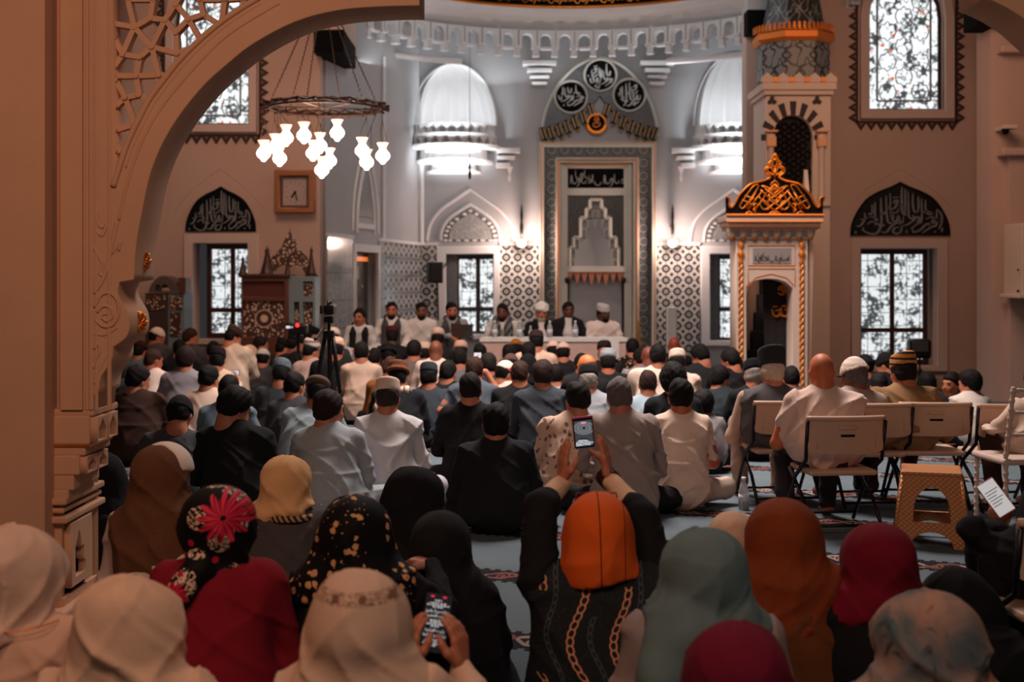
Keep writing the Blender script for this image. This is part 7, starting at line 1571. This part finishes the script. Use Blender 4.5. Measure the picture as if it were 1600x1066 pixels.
# scarf tail of the orange scarf: hem piping
pc = Vector((r.location.x-.033, r.location.y+.345, .985))
Rt = Matrix.Translation(pc) @ Matrix.Rotation(-.12, 4, 'Y') @ Matrix.Rotation(.55, 4, 'X')
ph = empty('mobile_phone', pc, 'phone in a magenta case held up high by the woman in orange', 'phone')
MB(Rt).cbox(0, .004, 0, .078, .011, .146, .008).build('phone_case', plain((150, 22, 62), .4, 0, 'magenta_case'), ph); MB(Rt).cbox(0, -.002, 0, .072, .006, .138, .006).build('phone_body', m_black, ph)
pm_ = M('dome_view_screen', .3); x, y, z = pm_.xyz('Generated'); ox = (x-.5)*.068; oz = (z-.5)*.118; rr = ((ox).sq()*1.1+(oz-.022).sq()*1.6).sqrt(); ringp = ((rr*520).sin() > .55)*(rr < .030); core = rr < .007
arcs = ((((ox.abs()-.0)).sq()+(oz+.052).sq()*.8).sqrt()); a1_ = ((arcs-.026).abs() < .0022); br = (oz < -.030)*(arcs < .024); nz = pm_.noise(260, 2)
col = pm_.mix(rr < .036, c(70, 74, 78), c(132, 136, 140)); col = pm_.mix(ringp, col, c(84, 88, 92)); col = pm_.mix(core, col, c(20, 22, 26)); col = pm_.mix(a1_, col, c(36, 38, 42)); col = pm_.mix(br*(nz > .45), col, c(232, 236, 240)); col = pm_.mix((oz < -.036)*(nz > .52), col, c(200, 206, 212))
pm_.col((.02, .02, .02, 1)); pm_.emit(col, .75); MB(Rt).cbox(0, -.0058, .003, .066, .001, .118, .0003).build('screen', pm_.m, ph)
MB(Rt).cbox(.002, -.0066, .052, .018, .0008, .006, .0002).build('record_badge', glow((236, 150, 160), .9, 'pink_badge'), ph)
# cream scarf with printed border, reading prayers on a phone
s7 = 590; zt7 = CH-(890-HY)/s7
woman(566, 892, s7, 'woman in a cream scarf with a printed border reading a phone', top=CREAM, w=1.1, hp=.35, hy=.15, lean=.08, sleeve=1.0, body_h=.0062,
   custom=dict(l=((-.05, .26, .36), (.105, .40, .44), ((.02, .15, 1), (.9, .55, 0), -1, .3)), r=((.34, .22, .34), (.255, .36, .45), ((-.10, .12, 1), (-.95, .5, 0), 1, .3))),
   hj=dict(mat=m_border(CREAM, (120, 86, 70), zt7-.045), cape=.10, top=1.32, neckr=.125, capew=1.0, fold=.010, back=.02))
r, q = TF['woman in a cream scarf with a printed border reading a phone']
pc = Vector((X(681, 3.72), 3.72, Z(974, 3.72))); Rt = Matrix.Translation(pc) @ Matrix.Rotation(.14, 4, 'Y') @ Matrix.Rotation(-.25, 4, 'X')
ph = empty('mobile_phone', pc, 'black phone showing lines of white prayer text in the foreground', 'phone')
MB(Rt).cbox(0, .0, 0, .083, .010, .172, .010).build('phone_body', m_black, ph); MB(Rt).cbox(0, -.0052, 0, .077, .001, .164, .0004).build('screen', glow((26, 28, 32), .35, 'dark_screen'), ph)
mt = glow((214, 218, 224), .9, 'white_text')
def txt(body, size, x, z, arabic=False, ext=0):
    cu = bpy.data.curves.new('t', 'FONT'); cu.body = body; cu.size = size; cu.align_x = 'CENTER'; cu.extrude = .0001; ob = bpy.data.objects.new('t', cu); C.objects.link(ob); bpy.context.view_layer.update()
    me = bpy.data.meshes.new_from_object(ob.evaluated_get(bpy.context.evaluated_depsgraph_get())); bpy.data.objects.remove(ob); bpy.data.curves.remove(cu); me.materials.clear()
    me.transform(Rt @ Matrix.Translation((x, -.0062, z)) @ Matrix.Rotation(PI/2, 4, 'X')); return me
def bars(ws, z, hgt=.0026):
    mb = MB(Rt); rnd = random.Random(int(z*9999)); x_ = -ws/2
    while x_ < ws/2-.001:
        l = min(rnd.uniform(.003, .0085), ws/2-x_)
        for k in range(max(1, int(l/.0014))): hh_ = hgt*(1 if rnd.random() > .35 else 1.5); mb.box((x_+k*.0014, -.0064, z), (x_+k*.0014+.0010, -.006, z+hh_))
        x_ += l+.0016
    return mb
zz = .066; lines = MB()
def add(mb): lines.add(mb.v, mb.f)
def addm(me): lines.add([tuple(v.co) for v in me.vertices], [tuple(p.vertices) for p in me.polygons])
add(bars(.022, .062))
for w_, z_ in ((.050, .054), (.066, .0485), (.030, .043), (.066, .006), (.034, .0005), (.064, -.005), (.026, -.0105), (.048, -.0485), (.054, -.054), (.060, -.0595), (.016, -.065)): add(bars(w_, z_))
AR = ('\ufe97\ufef4\ufee8\ufee0\ufecb \ufe8e\ufee7\ufeae\ufe92\ufebb \ufe8e\ufee8\ufe91\ufead', '\ufe8e\ufee8\ufee3\ufe8d\ufeaa\ufed7\ufe8d \ufe96\ufe92\ufe9b\ufead')
for k, (z_, n_) in enumerate(((.030, 0), (.017, 1), (-.024, 1), (-.037, 0))):
    me = txt(AR[n_], .0115, 0, z_); addm(me)
lines.build('screen_text', mt, ph)
mb = MB(Rt); mb.cbox(-.020, -.006, .0745, .010, .0006, .004, .0002); mb.cbox(.016, -.006, .0745, .010, .0006, .004, .0002); mb.build('red_status_mark', glow((226, 40, 84), 1., 'pink_mark'), ph)
# right-hand group
woman(1098, 824, 520, 'woman in a grey green wrapped scarf and pinkish grey dress', top=(150, 130, 126), w=1.12, hy=-.1, hx=.0, hj=dict(mat=cloth((98, 114, 114)), cape=-.02, top=1.34, neckr=.105, fold=.010, back=.02,
   tail=lambda q: [ccap(q.sh+np.array((-.10, -.08, .03)), q.sh+np.array((-.14, -.17, -.12)), .075, .07, .04), ccap(q.sh+np.array((-.14, -.17, -.12)), q.sh+np.array((-.13, -.20, -.40)), .07, .09, .04), ccap(q.sh+np.array((.08, -.06, .03)), q.sh+np.array((-.08, -.13, -.02)), .06, .065, .04)]))
woman(1146, 798, 372, 'woman in a pale beige scarf behind the rust brown scarf', top=(190, 150, 128), w=.9, hy=.2, hj=dict(mat=cloth((206, 164, 138)), cape=.15, top=1.14, neckr=.11))
woman(1222, 777, 448, 'woman in a long rust brown scarf and brown dress', top=(104, 56, 30), w=1.14, hy=-.1, hj=dict(mat=cloth((126, 56, 26)), cape=.13, top=1.26, neckr=.13, capew=1.0, fold=.005))
woman(1368, 816, 455, 'woman in a dark crimson scarf and black dress', top=(20, 18, 20), w=1.02, hy=-.25, hj=dict(mat=cloth((112, 14, 34)), cape=.03, top=1.24, neckr=.115, fold=.006))
woman(1444, 922, 560, 'woman in a grey and peach tie dyed scarf at bottom right', top=(110, 96, 92), w=1.15, hy=-.3, hp=.25, hj=dict(mat=m_tiedye(), cape=.08, top=1.42, neckr=.14, fold=.010, back=.02))
woman(1150, 970, 640, 'maroon scarf topping the bottom edge right of the grey green scarf', top=(80, 16, 30), w=1.0, hj=dict(mat=cloth((108, 18, 42)), cape=.1, top=1.30, neckr=.12))
woman(1488, 890, 440, 'woman all in black bending forward beside the lower right chair', top=(18, 17, 19), w=1.0, hy=-.6, hp=.7, hx=-.02, lean=.16, hj=dict(mat=cloth((17, 16, 18)), cape=.2, top=1.15, neckr=.14, capew=1.0))
woman(162, 706, 305, 'person all in black half hidden behind the carved column', top=(20, 19, 21), w=.95, hy=-.4, hj=dict(mat=cloth((20, 19, 22)), cape=.25, top=1.1, neckr=.11))
woman(1650, 740, 416, 'black clad woman on the lower right chair holding a phone', top=(20, 19, 22), w=1.3, legs='chair', hz=.50, hy=-.4, lean=.06, body_h=.009, custom=dict(l=((-.31, .10, .62), (-.13, .34, .56), ((0, .1, 1), (1, .3, .0), -1, .4))), hj=dict(mat=cloth((20, 19, 22)), cape=.3, top=1.2, neckr=.15, capew=1.15))
Dp = 5.0; ph = empty('mobile_phone', P(1556, 776, Dp), 'phone with a bright page tilted in a hand at the right edge', 'phone'); Rt = Matrix.Translation(P(1556, 778, Dp)) @ Matrix.Rotation(-.55, 4, 'Y') @ Matrix.Rotation(-.45, 4, 'X')
MB(Rt).cbox(0, .0, 0, .076, .010, .150, .009).build('phone_case', plain((196, 128, 110), .4, .2, 'rose_case'), ph); MB(Rt).cbox(0, -.0052, 0, .069, .001, .141, .0004).build('screen', glow((176, 178, 182), .8, 'page_screen'), ph); mb = MB(Rt); [mb.box((-.028, -.0062, .03-.012*k), (.028-.01*(k % 3), -.0058, .033-.012*k)) for k in range(6)]; mb.build('screen_text', plain((90, 92, 96), .6, 0, 'grey_ink'), ph)
gc = TF['woman in a pale cream scarf cut by the left edge, gold chain at her neck']; mb = MB(); q = gc[1]; mb.tube([tuple(q.sh+np.array((.14*math.sin(t), -.115*math.cos(t)-.02, .035-.012*math.cos(t)))) for t in np.linspace(-1.4, 1.4, 24)], .002, 5); link('gold_chain', mb.mesh('g'), m_gold, gc[0], True, world=False)
for o in del_keys:
    if '_local' in o: del o['_local']
for o in bpy.data.objects:
    if '_local' in o: del o['_local']
bpy.context.view_layer.update()
